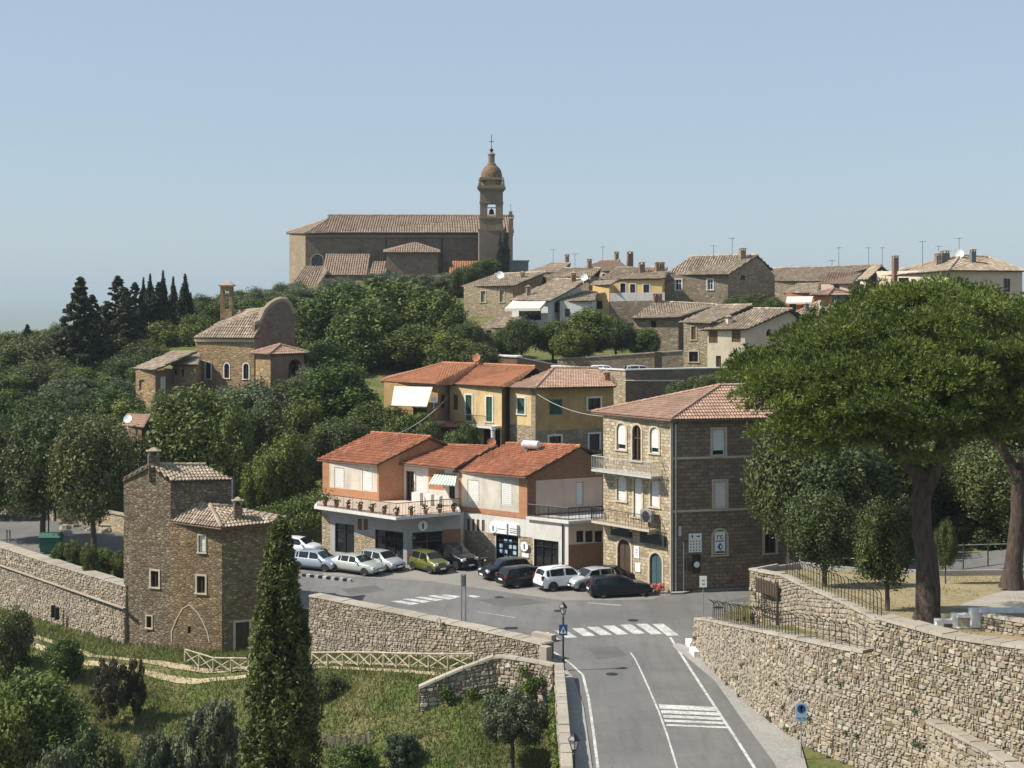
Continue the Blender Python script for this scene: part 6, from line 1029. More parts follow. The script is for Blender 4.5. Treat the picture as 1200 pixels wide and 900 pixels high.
for k, X_, a_, b_, w_, Y_ in [('broadA', 985, 380, 430, 60, 185), ('oakA', 1030, 385, 440, 60, 180), ('broadB', 1080, 375, 430, 70, 188), ('oakB', 1130, 380, 440, 70, 182), ('broadA', 1180, 375, 430, 70, 190), ('oakA', 960, 410, 460, 60, 168), ('oakB', 1010, 420, 480, 60, 160), ('broadB', 1070, 420, 480, 70, 158), ('oakA', 1140, 420, 480, 80, 160), ('broadA', 910, 430, 480, 50, 150), ('oakB', 1200, 420, 480, 80, 165)]: tree('slope_tree', 'green tree on the slope below the cream villa behind the pine', k, X_, a_, b_, w_, Y_, 'trees on the slope behind the pine')
GB = 'bushes round the yellow houses'
for k, X_, a_, b_, w_, Y_ in [('bush', 475, 482, 522, 60, 143), ('bushD', 500, 492, 525, 40, 141), ('bush', 548, 492, 524, 30, 141), ('bush', 530, 503, 527, 40, 139.5), ('bushD', 452, 490, 520, 30, 146)]:
    tree('bush', 'green bush by the yellow houses above the red roofs', k, X_, a_, b_, w_, Y_, GB, 'bush')
tree('bright_tree', 'bright yellow-green tree left of the shop building', 'brightA', 330, 505, 600, 70, 135); tree('bright_tree', 'small yellow-green tree above the clipped hedge', 'brightA', 305, 530, 600, 50, 133)
# clipped hedge
hd = thing('hedge', (-19.5, 130, 0), 'clipped bright green hedge on the bank left of the shop building', 'hedge'); hc_ = []; hr_ = []
for k in range(26):
    f = k / 25; q = V(300 + 78 * f, 607 - 22 * f, 129.5 - f * 1); hc_.append((q.x, q.y + 1, q.z - .2)); hr_.append((.9, 1.4, .95))
for k in range(26):
    f = k / 25; q = V(300 + 78 * f, 622 - 16 * f, 129 - f * 1); hc_.append((q.x, q.y + 1, q.z)); hr_.append((.9, 1.4, 1.0))
me = crown('foliage', 'leaf_bright', np.array(hc_) - np.array(hd.location), np.array(hr_), 9000, .14, 5, outb=.8); o = link('foliage', me); o.parent = hd
# right side: holm oaks behind the lawn, small trees, dark wood
GR = 'holm oaks behind the dry lawn'
for k, X_, a_, b_, w_, Y_ in [('oakH', 955, 486, 650, 150, 106), ('oakH', 1015, 480, 650, 165, 108), ('oakH', 925, 500, 650, 92, 105), ('oakA', 1070, 510, 660, 150, 112), ('oakH', 985, 515, 650, 120, 103), ('oakB', 1130, 510, 660, 120, 113), ('oakA', 1175, 520, 650, 110, 104), ('oakA', 1200, 440, 640, 160, 118), ('oakB', 1100, 440, 640, 160, 122), ('oakB', 1235, 520, 660, 90, 108)]:
    tree('holm_oak', 'large dark holm oak in the row behind the dry lawn', k, X_, a_, b_, w_, Y_, GR)
for X_, a_, b_, w_, Y_ in [(1085, 590, 660, 60, 108), (1130, 600, 662, 70, 106), (1175, 590, 660, 70, 107), (1215, 600, 660, 60, 104), (1050, 600, 660, 50, 107), (1000, 610, 665, 60, 106), (1160, 615, 664, 60, 104)]: tree('laurel_bush', 'dense dark laurel bush along the fence behind the lawn', 'bushD', X_, a_, b_, w_, Y_, 'laurel bushes behind the lawn', 'bush')
tree('small_oak', 'small round oak on a slim trunk in front of the big umbrella pine', 'oakB', 1040, 582, 718, 84, 77); tree('small_oak', 'small oak on thin trunks at the edge of the dry lawn by the bent railings', 'oakA', 966, 572, 692, 92, 90); tree('small_oak', 'slender sapling right of the umbrella pine trunk', 'oakA', 1108, 608, 668, 28, 92)
# low plants behind the town wall
for i, (X_, a_, b_, w_, k) in enumerate([(70, 634, 655, 24, 'bush'), (88, 632, 660, 28, 'bushD'), (122, 640, 668, 30, 'bush'), (140, 643, 668, 20, 'bush'), (105, 636, 662, 24, 'bushD')]): tree('shrub', 'low green shrub planted behind the town wall near the tower house', k, X_, a_, b_, w_, 118.5 - i * 1.2, 'shrubs behind the town wall', 'shrub', base=0)
# slope below
tree('bush', 'large light green bush at the foot of the slope below the town wall', 'brightA', 45, 778, 930, 125, 88, None, 'bush'); tree('bush', 'bush beside the start of the sandy path under the town wall', 'bushD', 12, 712, 800, 60, 104, None, 'bush'); tree('dry_shrub', 'dark withered shrub on the slope below the sandy path', 'dry', 128, 768, 850, 56, 96, None, 'shrub'); tree('dry_shrub', 'small withered shrub with bare stems above the eroded bank', 'dry', 160, 768, 815, 30, 96.5, None, 'shrub'); tree('bush', 'silvery grey bush left of the tall cypress', 'bushO', 245, 812, 910, 80, 84, None, 'bush')
for X_, a_, b_, w_, Y_ in ((185, 850, 930, 60, 84), (300, 845, 920, 50, 80), (60, 860, 940, 70, 80), (470, 855, 905, 44, 84)): tree('bush', 'low silvery bush scattered on the rough grass slope', 'bushO', X_, a_, b_, w_, Y_, 'silvery bushes on the grass slope', 'bush')
tree('bush', 'dark green bush low on the slope beside the light green bush', 'bushD', 105, 850, 930, 80, 84, None, 'bush'); tree('bush', 'dark green bush growing at the foot of the tall cypress', 'bushD', 385, 785, 850, 50, 93, None, 'bush')
tree('bush', 'yellow-green bush spreading beside the large light green bush', 'brightA', 5, 820, 920, 90, 84, None, 'bush')
tree('bush', 'green bush at the end of the low picket fence', 'bush', 415, 868, 920, 60, 84, None, 'bush'); tree('bush', 'broad bush on the bank left of the withered shrub', 'bush', 75, 745, 800, 46, 101, None, 'bush')
# olive tree with dark stems in front of the wing wall
ol = tree('olive_tree', 'young olive tree with dark double stem in front of the wing wall', 'oliveB', 600, 806, 905, 88, 82)
# foreground cypress
cy = V(328, 605, 62); cz = hz1(cy.x, 62); rs = np.random.default_rng(3); cc, cr = [], []
Hc = cy.z - cz
for i in range(640):
    z = rs.random() ** .8; prof = min(1, (1 - z) * 2.5 + .02) ** .7 * (1.0 if z > .12 else .75 + z * 2); a = rs.uniform(0, 6.283); k = rs.uniform(.55, 1) ; cc.append((math.cos(a) * 1.52 * prof * k, math.sin(a) * 1.52 * prof * k, z * Hc * .985)); s_ = rs.uniform(.22, .42) * (.5 + .5 * prof); cr.append((s_, s_, s_ * 2.1))
fc = thing('tall_cypress', (cy.x, 62, cz), 'tall dense cypress rising in front of the tower house', 'tree'); me = crown('crown', 'leaf_cypress', np.array(cc), np.array(cr), 95000, .10, 4, aspect=2.4, outb=.45, up=.35, shell=.5); o = link('crown', me); o.parent = fc
mb = MB(); mb.tube([(0, 0, -.3), (0, 0, Hc * .5), (0, 0, Hc * .9)], [.32, .2, .05], 8); o = mb.build('trunk', 'bark_grey'); o.parent = fc
# umbrella pines
def pine(label, bpx, bpy_, Y, crowns, limbs, ntuft, seed, trunk, r0):
    b = V(bpx, bpy_, Y); root = thing('umbrella_pine', b, label, 'tree'); rs = np.random.default_rng(seed); mb = MB()
    tp = [V(*p) for p in trunk]; tp[0] = b - UP * .3; mb.tube(tp, np.interp(np.linspace(0, 1, len(tp)), [0, .08, .5, 1], [r0 * 1.35, r0 * 1.05, r0 * .88, r0 * .75]), 14, wob=.1)
    for l_ in limbs: q = [V(*p[:3]) for p in l_]; mb.tube(q, np.linspace(r0 * l_[0][3] if len(l_[0]) > 3 else r0 * .5, r0 * .14, len(q)), 9, wob=.07)
    tr = mb.build('trunk', 'bark', root, 80); cen, rad = [], []
    for (cx, cy_, Yc, rx, ry, rz, nb) in crowns:                 # dome-shaped: clumps on the upper surface, some below
        c = V(cx, cy_, Yc)
        for i in range(nb // 8): ga, rr = rs.uniform(0, 6.28), rs.uniform(0, .35); cen.append((c.x + math.cos(ga) * rx * rr, c.y + math.sin(ga) * ry * rr, c.z + rz * rs.uniform(.75, .95))); rad.append((1.1, 1.1, .7))
        for i in range(nb):
            u = (i + .5) / nb; ga = i * 2.39996 + rs.uniform(-.2, .2); rr = math.sqrt(u); k = rs.uniform(.88, 1.04); zz = max(0, 1 - (rr * .985) ** 2) ** .74 * rs.uniform(.70, 1.06)
            cen.append((c.x + math.cos(ga) * rx * rr * k, c.y + math.sin(ga) * ry * rr * k, c.z + rz * zz)); s_ = rs.uniform(.75, 1.3); rad.append((s_ * 1.1, s_ * 1.1, s_ * .68))
            if rs.random() < .55: cen.append((c.x + math.cos(ga + .5) * rx * rr * .92, c.y + math.sin(ga + .5) * ry * rr * .92, c.z + rz * zz * rs.uniform(.25, .7) - rs.uniform(0, .9))); s_ = rs.uniform(.6, 1.1); rad.append((s_ * 1.1, s_ * 1.1, s_ * .6))
    cen = np.array(cen) - np.array(b); rad = np.array(rad); k = len(cen); w = rad[:, 0] ** 2; w /= w.sum(); bi = rs.choice(k, ntuft, p=w); d = rs.normal(size=(ntuft, 3)); d /= np.linalg.norm(d, axis=1)[:, None]; d[:, 2] = np.where(d[:, 2] < -.2, -d[:, 2] * .6, d[:, 2])
    p = cen[bi] + d * rad[bi] * rs.uniform(.66, 1.06, ntuft)[:, None]; ax = d * 1.0 + rs.normal(size=(ntuft, 3)) * .25; ax[:, 2] += .4; ax /= np.linalg.norm(ax, axis=1)[:, None]; nb_ = 5; Q = []; Tn = []; bt_ = rs.random(k)
    tt = np.clip(.55 * rs.random(ntuft) + .45 * bt_[bi], 0, 1)
    for j in range(nb_):
        v = ax + rs.normal(size=(ntuft, 3)) * .55; v /= np.linalg.norm(v, axis=1)[:, None]; L = rs.uniform(.16, .32, ntuft)[:, None]; sd_ = np.cross(v, rs.normal(size=(ntuft, 3))); sd_ /= np.linalg.norm(sd_, axis=1)[:, None] + 1e-9; wv = .027
        Q.append(np.stack([p - sd_ * wv * .6, p + v * L * .55 - sd_ * wv, p + v * L + sd_ * wv * .3, p + v * L * .5 + sd_ * wv], 1)); Tn.append(tt)
    me = quadmesh('crown', np.concatenate(Q), np.concatenate(Tn), 'leaf_pine'); o = link('crown', me); o.parent = root; return root
pine('huge umbrella pine with thick furrowed trunk and broad domed crown on the lawn', 1085, 729, 72, [(1088, 458, 72.5, 8.7, 8.2, 4.75, 110), (950, 480, 71, 3.4, 3.4, 2.0, 22), (985, 522, 70, 3.4, 2.8, 1.9, 20), (1030, 520, 68.5, 2.6, 2.2, 1.5, 14), (1135, 512, 70, 3.2, 2.6, 1.7, 16), (1060, 490, 66.5, 3.8, 2.4, 2.3, 24), (900, 448, 73, 1.5, 2.2, 1.2, 9), (1160, 500, 69, 3.2, 2.6, 2.0, 18)],
     [[(1082, 560, 72, .75), (1068, 548, 72), (1052, 535, 72.3), (1030, 512, 72.8), (1000, 492, 73)], [(1084, 570, 72, .8), (1095, 548, 72), (1104, 520, 72), (1108, 480, 72.5), (1106, 430, 73)], [(1098, 540, 72, .4), (1125, 510, 71.4), (1150, 478, 71)], [(1060, 542, 72.1, .4), (1052, 505, 71), (1046, 465, 70)], [(1106, 500, 72.2, .35), (1085, 460, 71), (1070, 420, 71)]], 56000, 31,
     [(1085, 729, 72), (1087, 715, 72), (1088, 690, 72), (1086, 655, 72), (1080, 620, 72), (1080, 590, 72), (1083, 565, 72)], .58)
pine('second umbrella pine leaning at the right edge behind the gravel path', 1186, 683, 88, [(1245, 446, 86, 8.5, 7, 4.2, 70), (1200, 470, 84, 5, 4, 2.0, 22)],
     [[(1192, 560, 88, .6), (1180, 535, 88), (1165, 515, 88), (1150, 500, 88), (1120, 478, 88)], [(1193, 560, 88, .7), (1205, 530, 88), (1225, 490, 87.5), (1240, 450, 87)], [(1180, 540, 88, .4), (1172, 505, 87), (1168, 470, 86)], [(1150, 502, 88, .25), (1135, 512, 88), (1122, 510, 88)]], 20000, 32,
     [(1186, 683, 88), (1187, 668, 88), (1190, 640, 88), (1194, 600, 88), (1193, 565, 88)], .55)

# ------------------------------------------------------------------ grass and ivy
def blades(n, fx, hgt, wid, seed, filt=None):
    rs = np.random.default_rng(seed); x, y = fx(rs, n); 
    if filt is not None: m = filt(x, y); x, y = x[m], y[m]
    z = hz(x, y); n = len(x); a = rs.uniform(0, 6.283, n); h = hgt * rs.uniform(.4, 1.3, n); ln = rs.normal(size=(n, 2)) * .35 * h[:, None]; w = wid * rs.uniform(.6, 1.3, n); b = np.stack([x, y, z - .02], 1); s_ = np.stack([np.cos(a) * w, np.sin(a) * w, 0 * a], 1); t_ = b + np.stack([ln[:, 0], ln[:, 1], h], 1)
    patch = .5 + .3 * np.sin(x * .7 + 1 + .8 * np.sin(y * .3)) * np.sin(y * .55 + .4) + .3 * np.sin(x * .23 + y * .31) * np.sin(x * 1.1 - y * .9); return np.stack([b - s_, b + s_, t_ + s_ * .3, t_ - s_ * .3], 1), np.clip(.25 + .75 * patch * rs.random(n) + .15 * rs.normal(size=n), 0, 1)
def fx_low(rs, n):
    Y = rs.uniform(66, 128, n); px = rs.uniform(-30, 665, n); return (px - CX) * Y / F, Y
PATHP = [(-60, 143), (-42.5, 121.2), (-28.5, 104.6), (-20, 101.6), (-12, 100.2), (-3, 92.6), (-4.5, 91.4), (-12.6, 98.6), (-20.5, 99.9), (-29.3, 102.8), (-43.6, 119.6), (-61, 140)]
q, t_ = blades(190000, fx_low, .26, .035, 51, lambda x, y: pip(LOWPOLY, x, y) & ~(pip(PATHP, x, y) & (np.random.default_rng(1).random(len(x)) < .6)))
setp(link('grass', quadmesh('grass', q, t_, 'grass_blade')), 'rough grass covering the slope below the walls', 'grass', kind='stuff')
def fx_park(rs, n): return rs.uniform(16, 34, n), rs.uniform(62, 102, n)
q, t_ = blades(16000, fx_park, .10, .03, 52, lambda x, y: pip(PARKPOLY, x, y) & (np.sin(x * .6) * np.sin(y * .45) > .1)); setp(link('lawn_grass', quadmesh('lawn_grass', q, t_, 'grass_blade')), 'sparse dry grass tufts on the park lawn', 'grass', kind='stuff')
def wpt(i, f, h, out=.05):
    (b0, t0), (b1, t1) = W1[i], W1[i + 1]; b = Vector(b0).lerp(Vector(b1), f); t_ = Vector(t0).lerp(Vector(t1), f); return b.lerp(t_, h) + Vector((-.8, -.45, 0)).normalized() * out
def ivy(label, cen, rad, n, size, seed, mat='leaf_broad'):
    c = np.array(cen); root = thing('ivy', c.min(0), label, 'ivy'); me = crown('foliage', mat, c - c.min(0), np.array(rad), n, size, seed, outb=.7); o = link('foliage', me); o.parent = root
rd = random.Random(5)
ivy('ivy spilling over the upper edge of the wing wall by the roadside parapet', [(rd.uniform(.6, 2.35), 87.9 - rd.random() * 1.6, rd.uniform(-2.6, .3)) for k in range(26)] + [(rd.uniform(-4, 1), 88.2, rd.uniform(-3.6, -1.2)) for k in range(16)], [(.35, .22, .35)] * 42, 6500, .11, 61)
ivy('ivy strip climbing the outer face of the roadside parapet', [(2.2 - .01 * (86 - y_), y_, rd.uniform(-3, -.2)) for y_ in np.linspace(60, 86, 60)], [(.16, .45, .5)] * 60, 6000, .12, 62)
ivy('weeds growing along the foot of the sunlit parapet wall', [(-13.5 + 12 * f, 103.4 - 10.5 * f - .3, -3.0 + 1.6 * f) for f in np.linspace(0, .95, 30)], [(.4, .25, .3)] * 30, 3000, .1, 63)
ivy('small weeds sprouting from the joints of the tall retaining wall', [tuple(wpt(rd.choice((0, 2, 3, 4, 5, 7, 8)), rd.random(), rd.choice((.02, .03, .1, .3, .5, .7, .9)))) for k in range(46)], [(.14, .14, .13)] * 46, 2600, .07, 65, 'leaf_olive')
ivy('grass tufts along the coping of the tall retaining wall', [tuple(wpt(rd.choice((0, 2, 3, 4, 7, 8)), rd.random(), 1.0, -.3)) for k in range(22)], [(.2, .2, .12)] * 22, 1600, .08, 66, 'grass_blade')
ivy('leafy climber on the ochre house balcony side by the awning', [(V(460 + 40 * rd.random(), 488 + 8 * rd.random(), 143.5)) for k in range(16)], [(.5, .4, .4)] * 16, 2500, .16, 64)

# ------------------------------------------------------------------ vehicles
# x fraction of length (rear -.5 .. front .5), height of top, height of belt ; g marks glass between stations
CT = {
 'hatch': dict(L=3.95, W=1.70, H=1.50, st=[(-.5, .62, .60), (-.49, .88, .80), (-.46, 1.00, .90), (-.385, 1.40, .93), (-.33, 1.47, .93), (-.08, 1.50, .92), (.10, 1.44, .91), (.255, 1.02, .90), (.40, .92, .84), (.465, .78, .72), (.495, .58, .56)], rg=(2, 3), wg=(6, 7), sg=(4, 5, 6)),
 'suv': dict(L=4.30, W=1.82, H=1.66, st=[(-.5, .72, .70), (-.492, 1.00, .92), (-.475, 1.14, 1.03), (-.425, 1.54, 1.06), (-.37, 1.62, 1.06), (-.08, 1.66, 1.05), (.085, 1.60, 1.04), (.235, 1.17, 1.03), (.40, 1.08, .98), (.47, .94, .86), (.498, .66, .64)], rg=(2, 3), wg=(6, 7), sg=(4, 5, 6)),
 'wagon': dict(L=4.65, W=1.78, H=1.46, st=[(-.5, .60, .58), (-.492, .88, .82), (-.478, .97, .90), (-.425, 1.34, .92), (-.38, 1.42, .92), (-.08, 1.46, .91), (.07, 1.40, .90), (.215, 1.00, .89), (.39, .88, .82), (.465, .74, .68), (.497, .54, .52)], rg=(2, 3), wg=(6, 7), sg=(4, 5, 6)),
 'sedan': dict(L=4.75, W=1.80, H=1.45, st=[(-.5, .64, .62), (-.492, .90, .84), (-.40, 1.03, .93), (-.255, 1.36, .93), (-.20, 1.42, .93), (-.03, 1.45, .92), (.09, 1.39, .91), (.22, 1.00, .90), (.39, .89, .83), (.465, .75, .68), (.497, .55, .53)], rg=(2, 3), wg=(6, 7), sg=(4, 5, 6)),
 'box': dict(L=3.60, W=1.60, H=1.56, st=[(-.5, .68, .66), (-.492, .98, .90), (-.482, 1.06, .96), (-.445, 1.46, .97), (-.40, 1.53, .97), (-.08, 1.56, .96), (.13, 1.50, .95), (.255, 1.08, .94), (.40, .98, .88), (.47, .84, .76), (.497, .60, .58)], rg=(2, 3), wg=(6, 7), sg=(4, 5, 6)),
}
def car(label, px, py, head, kind, paint, z=0.0, group=None, roofrails=False, cladding=False, loc=None):
    c = CT[kind]; L, W, H = c['L'], c['W'], c['H']; p = Vector(loc) if loc is not None else G(px, py, z); root = thing('parked_car', p, label, 'car', group); root.rotation_euler = (0, 0, R(head)); ORG[root.name] = Vector((0, 0, 0))
    st = c['st']; hw = W / 2; rings = []
    for x, zt, zb in st:
        e = abs(x) / .5; w = hw * (1 - .16 * max(0, e - .72) ** 1.0 / .28); cabin = zt - zb > .14; lo = .24 + (.16 if e > .97 else 0); tw = (hw * .74 if cabin else w * .86)
        if not cabin: zs = zt - .03
        rings.append([(0, lo), (w * .86, lo), (w * .985, lo + .16), (w, (lo + zb) / 2 + .06), (w * .97, zb - .03), (w * .945, zb), (tw, zt - .05 if cabin else zt - .035), (tw * .72, zt - .012), (0, zt)])
    vs = []; n = 9
    for (x, _, _), rg in zip(st, rings): vs += [(x * L, y, z_) for y, z_ in rg]
    m = len(st); off = len(vs); vs += [(a, -b, c_) for a, b, c_ in vs]; fs = []
    for i in range(m - 1):
        for j in range(n - 1):
            a = i * n + j; fs.append((a, a + n, a + n + 1, a + 1)); a += off; fs.append((a, a + 1, a + n + 1, a + n))
    for i in (0, m - 1): fs.append(tuple(i * n + j for j in range(n)) + tuple(off + i * n + j for j in range(n - 1, -1, -1)))
    mb = MB(); mb.add(vs, fs); body = mb.build('body', paint, root, 35)
    P_ = lambda i, j, s=1: Vector((st[i][0] * L, rings[i][j][0] * s, rings[i][j][1]))
    def pane(nm, q, ins, o):
        ce = sum(q, Vector()) / len(q); q2 = [ce + (v - ce) * ins + o for v in q]; g = MB(); g.add(q2, [tuple(range(len(q2)))]); return g.build(nm, 'glass_dark', root)
    i0, i1 = c['wg']; pane('windscreen', [P_(i0, 6, 1), P_(i0, 7, 1), P_(i0, 8, 1), P_(i0, 7, -1), P_(i0, 6, -1), P_(i1, 6, -1), P_(i1, 8, 1), P_(i1, 6, 1)], .93, Vector((.012, 0, .02)))
    i0, i1 = c['rg']; pane('rear_window', [P_(i1, 6, 1), P_(i1, 8, 1), P_(i1, 6, -1), P_(i0, 6, -1), P_(i0, 8, 1), P_(i0, 6, 1)], .86, Vector((-.015, 0, .015)))
    sg = c['sg']
    for s in (1, -1):
        k0, k1, k2 = sg
        for q in ([P_(k0, 5, s), P_(k1, 5, s), P_(k1, 6, s), P_(k0, 6, s)], [P_(k1, 5, s), P_(k2, 5, s).lerp(P_(k2 + 1, 5, s), .72), P_(k2, 6, s), P_(k1, 6, s)], [P_(k0 - 1, 5, s), P_(k0, 5, s), P_(k0, 6, s), P_(k0 - 1, 6, s)]):
            pane('side_window', q, .86, Vector((0, s * .008, .0)) + Vector((0, s * .006, .004)))
        for xf in (-.315, .315):
            r_ = .335 if kind == 'suv' else .30; cx, cy_ = xf * L, s * (hw - .085)
            mb = MB(); nn = 20
            vs = [(cx + math.cos(2 * math.pi * k / nn) * rr, s * yy, r_ + math.sin(2 * math.pi * k / nn) * rr) for rr, yy in ((r_ * .66, hw - .02), (r_ * .9, hw + .015), (r_, hw - .01), (r_, hw - .2)) for k in range(nn)]
            mb.add(vs, [(a * nn + k, a * nn + (k + 1) % nn, (a + 1) * nn + (k + 1) % nn, (a + 1) * nn + k) for a in range(3) for k in range(nn)]); wh = mb.build('wheel', 'tyre', root, 40)
            mb = MB(); ce = Vector((cx, s * (hw - .012), r_)); 
            for k in range(5):
                a = 2 * math.pi * k / 5; d = Vector((math.cos(a), 0, math.sin(a))); t_ = Vector((-math.sin(a), 0, math.cos(a))); mb.add([ce + t_ * .05, ce + d * r_ * .66 + t_ * .045, ce + d * r_ * .66 - t_ * .045, ce - t_ * .05], [(0, 1, 2, 3)])
            mb.add([ce + Vector((math.cos(2 * math.pi * k / 12), 0, math.sin(2 * math.pi * k / 12))) * .085 + Vector((0, s * .006, 0)) for k in range(12)], [tuple(range(12))])
            mb.add([ce + Vector((math.cos(2 * math.pi * k / 20), 0, math.sin(2 * math.pi * k / 20))) * r_ * rr for rr in (.57, .68) for k in range(20)], [(k, (k + 1) % 20, 20 + (k + 1) % 20, 20 + k) for k in range(20)]); mb.build('rim', 'rim', wh)
            mb = MB(); ar = [(cx + math.cos(math.pi * k / 12) * (r_ + .07), s * (hw + .006), r_ + math.sin(math.pi * k / 12) * (r_ + .07)) for k in range(13)]; ar += [(cx - (r_ + .07), s * (hw + .006), .2), (cx + (r_ + .07), s * (hw + .006), .2)]; mb.add(ar, [tuple(range(15))]); mb.build('wheel_arch', 'trim_black', root)
        # lights, mirror, sill
        fx = st[-2][0] * L; zf = st[-2][1]
        mb = MB(); y1 = rings[-2][4][0]; q = [Vector((fx + .02, s * y1 * .52, zf - .02)), Vector((fx + .015, s * y1 * 1.0, zf - .03)), Vector((fx - .14, s * (y1 + .035), zf + .005)), Vector((fx - .05, s * y1 * .6, zf + .06))]; q3 = [v + Vector((.045, s * .012, -.15)) for v in q]; mb.add(q + q3, [(0, 1, 2, 3), (4, 7, 6, 5), (0, 4, 5, 1), (1, 5, 6, 2), (2, 6, 7, 3), (3, 7, 4, 0)]); mb.build('headlight', 'headlight', root)
        rx = st[1][0] * L; zr = st[1][1]; y1 = rings[1][4][0]; mb = MB(); mb.box((rx + .03, s * (y1 - .07), zr - .02), (.16, .18, .24 if kind not in ('suv', 'box') else .3), 0); mb.build('tail_light', 'taillight', root)
        mb = MB(); mb.box((st[7][0] * L - .28, s * (hw + .07), st[7][2] + .1), (.12, .2, .13), 0); mb.build('wing_mirror', paint, root)
        mb = MB(); mb.box((-.01 * L, s * (hw - .03), .29), (.44 * L, .1, .1), 0); mb.build('sill', 'trim_black', root)
        if roofrails: mb = MB(); mb.tube([(-.32 * L, s * hw * .66, H - .03), (-.25 * L, s * hw * .66, H + .05), (.02 * L, s * hw * .66, H + .05), (.08 * L, s * hw * .66, H - .05)], .02, 5); mb.build('roof_rail', 'trim_black', root)
    mb = MB(); mb.box((.485 * L, 0, .52), (.08, W * .42, .16), 0); mb.box((.475 * L, 0, .33), (.1, W * .8, .13), 0); mb.build('grille', 'trim_black', root)
    mb = MB(); mb.box((-.492 * L, 0, .36), (.08, W * .84, .2), 0); mb.build('rear_bumper', 'trim_black' if cladding else paint, root)
    for x in (.515 * L, -.507 * L): mb = MB(); mb.box((x, 0, .44 if x > 0 else .62), (.02, .5, .11), 0); mb.build('licence_plate', 'sign_white', root)
    if cladding: mb = MB(); mb.box((.49 * L, 0, .4), (.1, W * .86, .22), 0); mb.build('front_bumper', 'trim_black', root)
    return root
car('light blue-grey hatchback parked at the left end of the row by the shop', 372, 667, -28, 'hatch', 'car_blue')
car('pale silver-green sedan parked nose out beside the light blue-grey hatchback', 418, 671, -35, 'sedan', 'car_palegreen'); car('silver hatchback parked between the pale sedan and the shop window', 447, 667, -40, 'hatch', 'car_silver')
car('olive green boxy small car parked in front of the shop entrance', 503, 669, -52, 'box', 'car_green', cladding=True); car('black off-road car parked nose out beside the olive green car', 533, 664, -52, 'suv', 'car_black', roofrails=True, cladding=True)
car('dark navy hatchback parked facing the plaza in front of the bank', 592, 677, 208, 'hatch', 'car_navy'); car('black estate car parked tail out between navy hatchback and white off-roader', 619, 685, 30, 'wagon', 'car_black')
car('white off-road car with roof rails parked tail out', 661, 689, 26, 'suv', 'car_white', roofrails=True, cladding=True); car('silver hatchback squeezed nose out beside the white off-roader', 693, 689, 210, 'hatch', 'car_silver'); car('black hatchback half hidden behind the dark blue estate', 716, 686, 24, 'hatch', 'car_black')
car('dark blue estate car parked beside the stone corner building', 726, 697.5, 14, 'wagon', 'car_navy')
car('white car parked at the back by the clipped hedge', 350, 650, -20, 'hatch', 'car_white')
for px, c_ in ((709, 'car_white'), (751, 'car_silver')): q = V(px, 430, 166.5); car(('white' if px < 730 else 'silver') + ' car parked on the upper terrace behind the retaining wall', 0, 0, 5, 'hatch', c_, loc=(q.x, 166.5, 11.95))
# motorcycle beside the bank
mo = thing('motorcycle', G(563, 668), 'dark motorcycle parked beside the black off-road car', 'motorcycle'); ORG[mo.name] = Vector(); mo.rotation_euler = (0, 0, R(-50))
for x in (-.65, .65):
    mb = MB(); n = 16; vs = [(x + math.cos(2 * math.pi * k / n) * r_, y_, .31 + math.sin(2 * math.pi * k / n) * r_) for r_, y_ in ((.2, .04), (.31, .06), (.31, -.06), (.2, -.04)) for k in range(n)]; mb.add(vs, [(a * n + k, a * n + (k + 1) % n, (a + 1) * n + (k + 1) % n, (a + 1) * n + k) for a in range(3) for k in range(n)]); mb.build('wheel', 'tyre', mo)
mb = MB(); mb.tube([(-.65, 0, .31), (-.2, 0, .45), (.2, 0, .5), (.45, 0, .85), (.65, 0, .31)], .05, 6); mb.box((0, 0, .5), (.5, .28, .35)); mb.build('frame', 'metal_dark', mo); mb = MB(); mb.tube([(-.1, 0, .82), (.15, 0, .88), (.35, 0, .85)], [.1, .17, .1], 8); mb.build('tank', 'car_black', mo, 40); mb = MB(); mb.tube([(-.75, 0, .8), (-.4, 0, .78), (-.05, 0, .76)], [.06, .13, .1], 8); mb.build('seat', 'trim_black', mo); mb = MB(); mb.tube([(.42, -.35, 1.02), (.47, 0, .98), (.42, .35, 1.02)], .022, 5); mb.lathe((.6, 0, .82), [(.02, -.1), (.1, 0), (.02, .1)], 8); mb.build('handlebar', 'metal_grey', mo)

# ------------------------------------------------------------------ fences
def bent_picket(h=1.15, r=.022, bend=.3):
    mb = MB(); mb.tube([(0, 0, -.05), (0, 0, h * .82), (-bend * .35, 0, h * .95), (-bend, 0, h)], r, 5); return mb.mesh('picket', 'fence_metal')
PK = bent_picket(1.15); PK2 = bent_picket(1.25, .024, .22)
def picket_row(name, label, pts, gap, me, rails):
    root = thing(name, pts[0], label, 'fence'); d = [0]
    for a, b in zip(pts[:-1], pts[1:]): d.append(d[-1] + (Vector(b) - Vector(a)).length)
    A_ = np.array(pts); n = int(d[-1] / gap)
    for k in range(n + 1):
        s = k * gap; q = [np.interp(s, d, A_[:, j]) for j in range(3)]; o = bpy.data.objects.new('picket', me); sc.collection.objects.link(o); o.parent = root; o.location = Vector(q) - Vector(pts[0]); o.rotation_euler = (0, random.uniform(-.03, .03), random.uniform(-.1, .1)); o.scale.z = random.uniform(.94, 1.04)
    for h in rails: mb = MB(); mb.tube([Vector(p) + UP * h for p in pts], .016, 4); mb.build('rail', 'fence_metal', root)
picket_row('bent_railing', 'row of dark bent-top railing pickets on top of the tall retaining wall', [(11.75, 90, 2.5), (12.25, 86.1, 3.1), (13.2, 79.8, 4.15), (14.15, 75.4, 4.8)], .42, PK, (.12, .62))
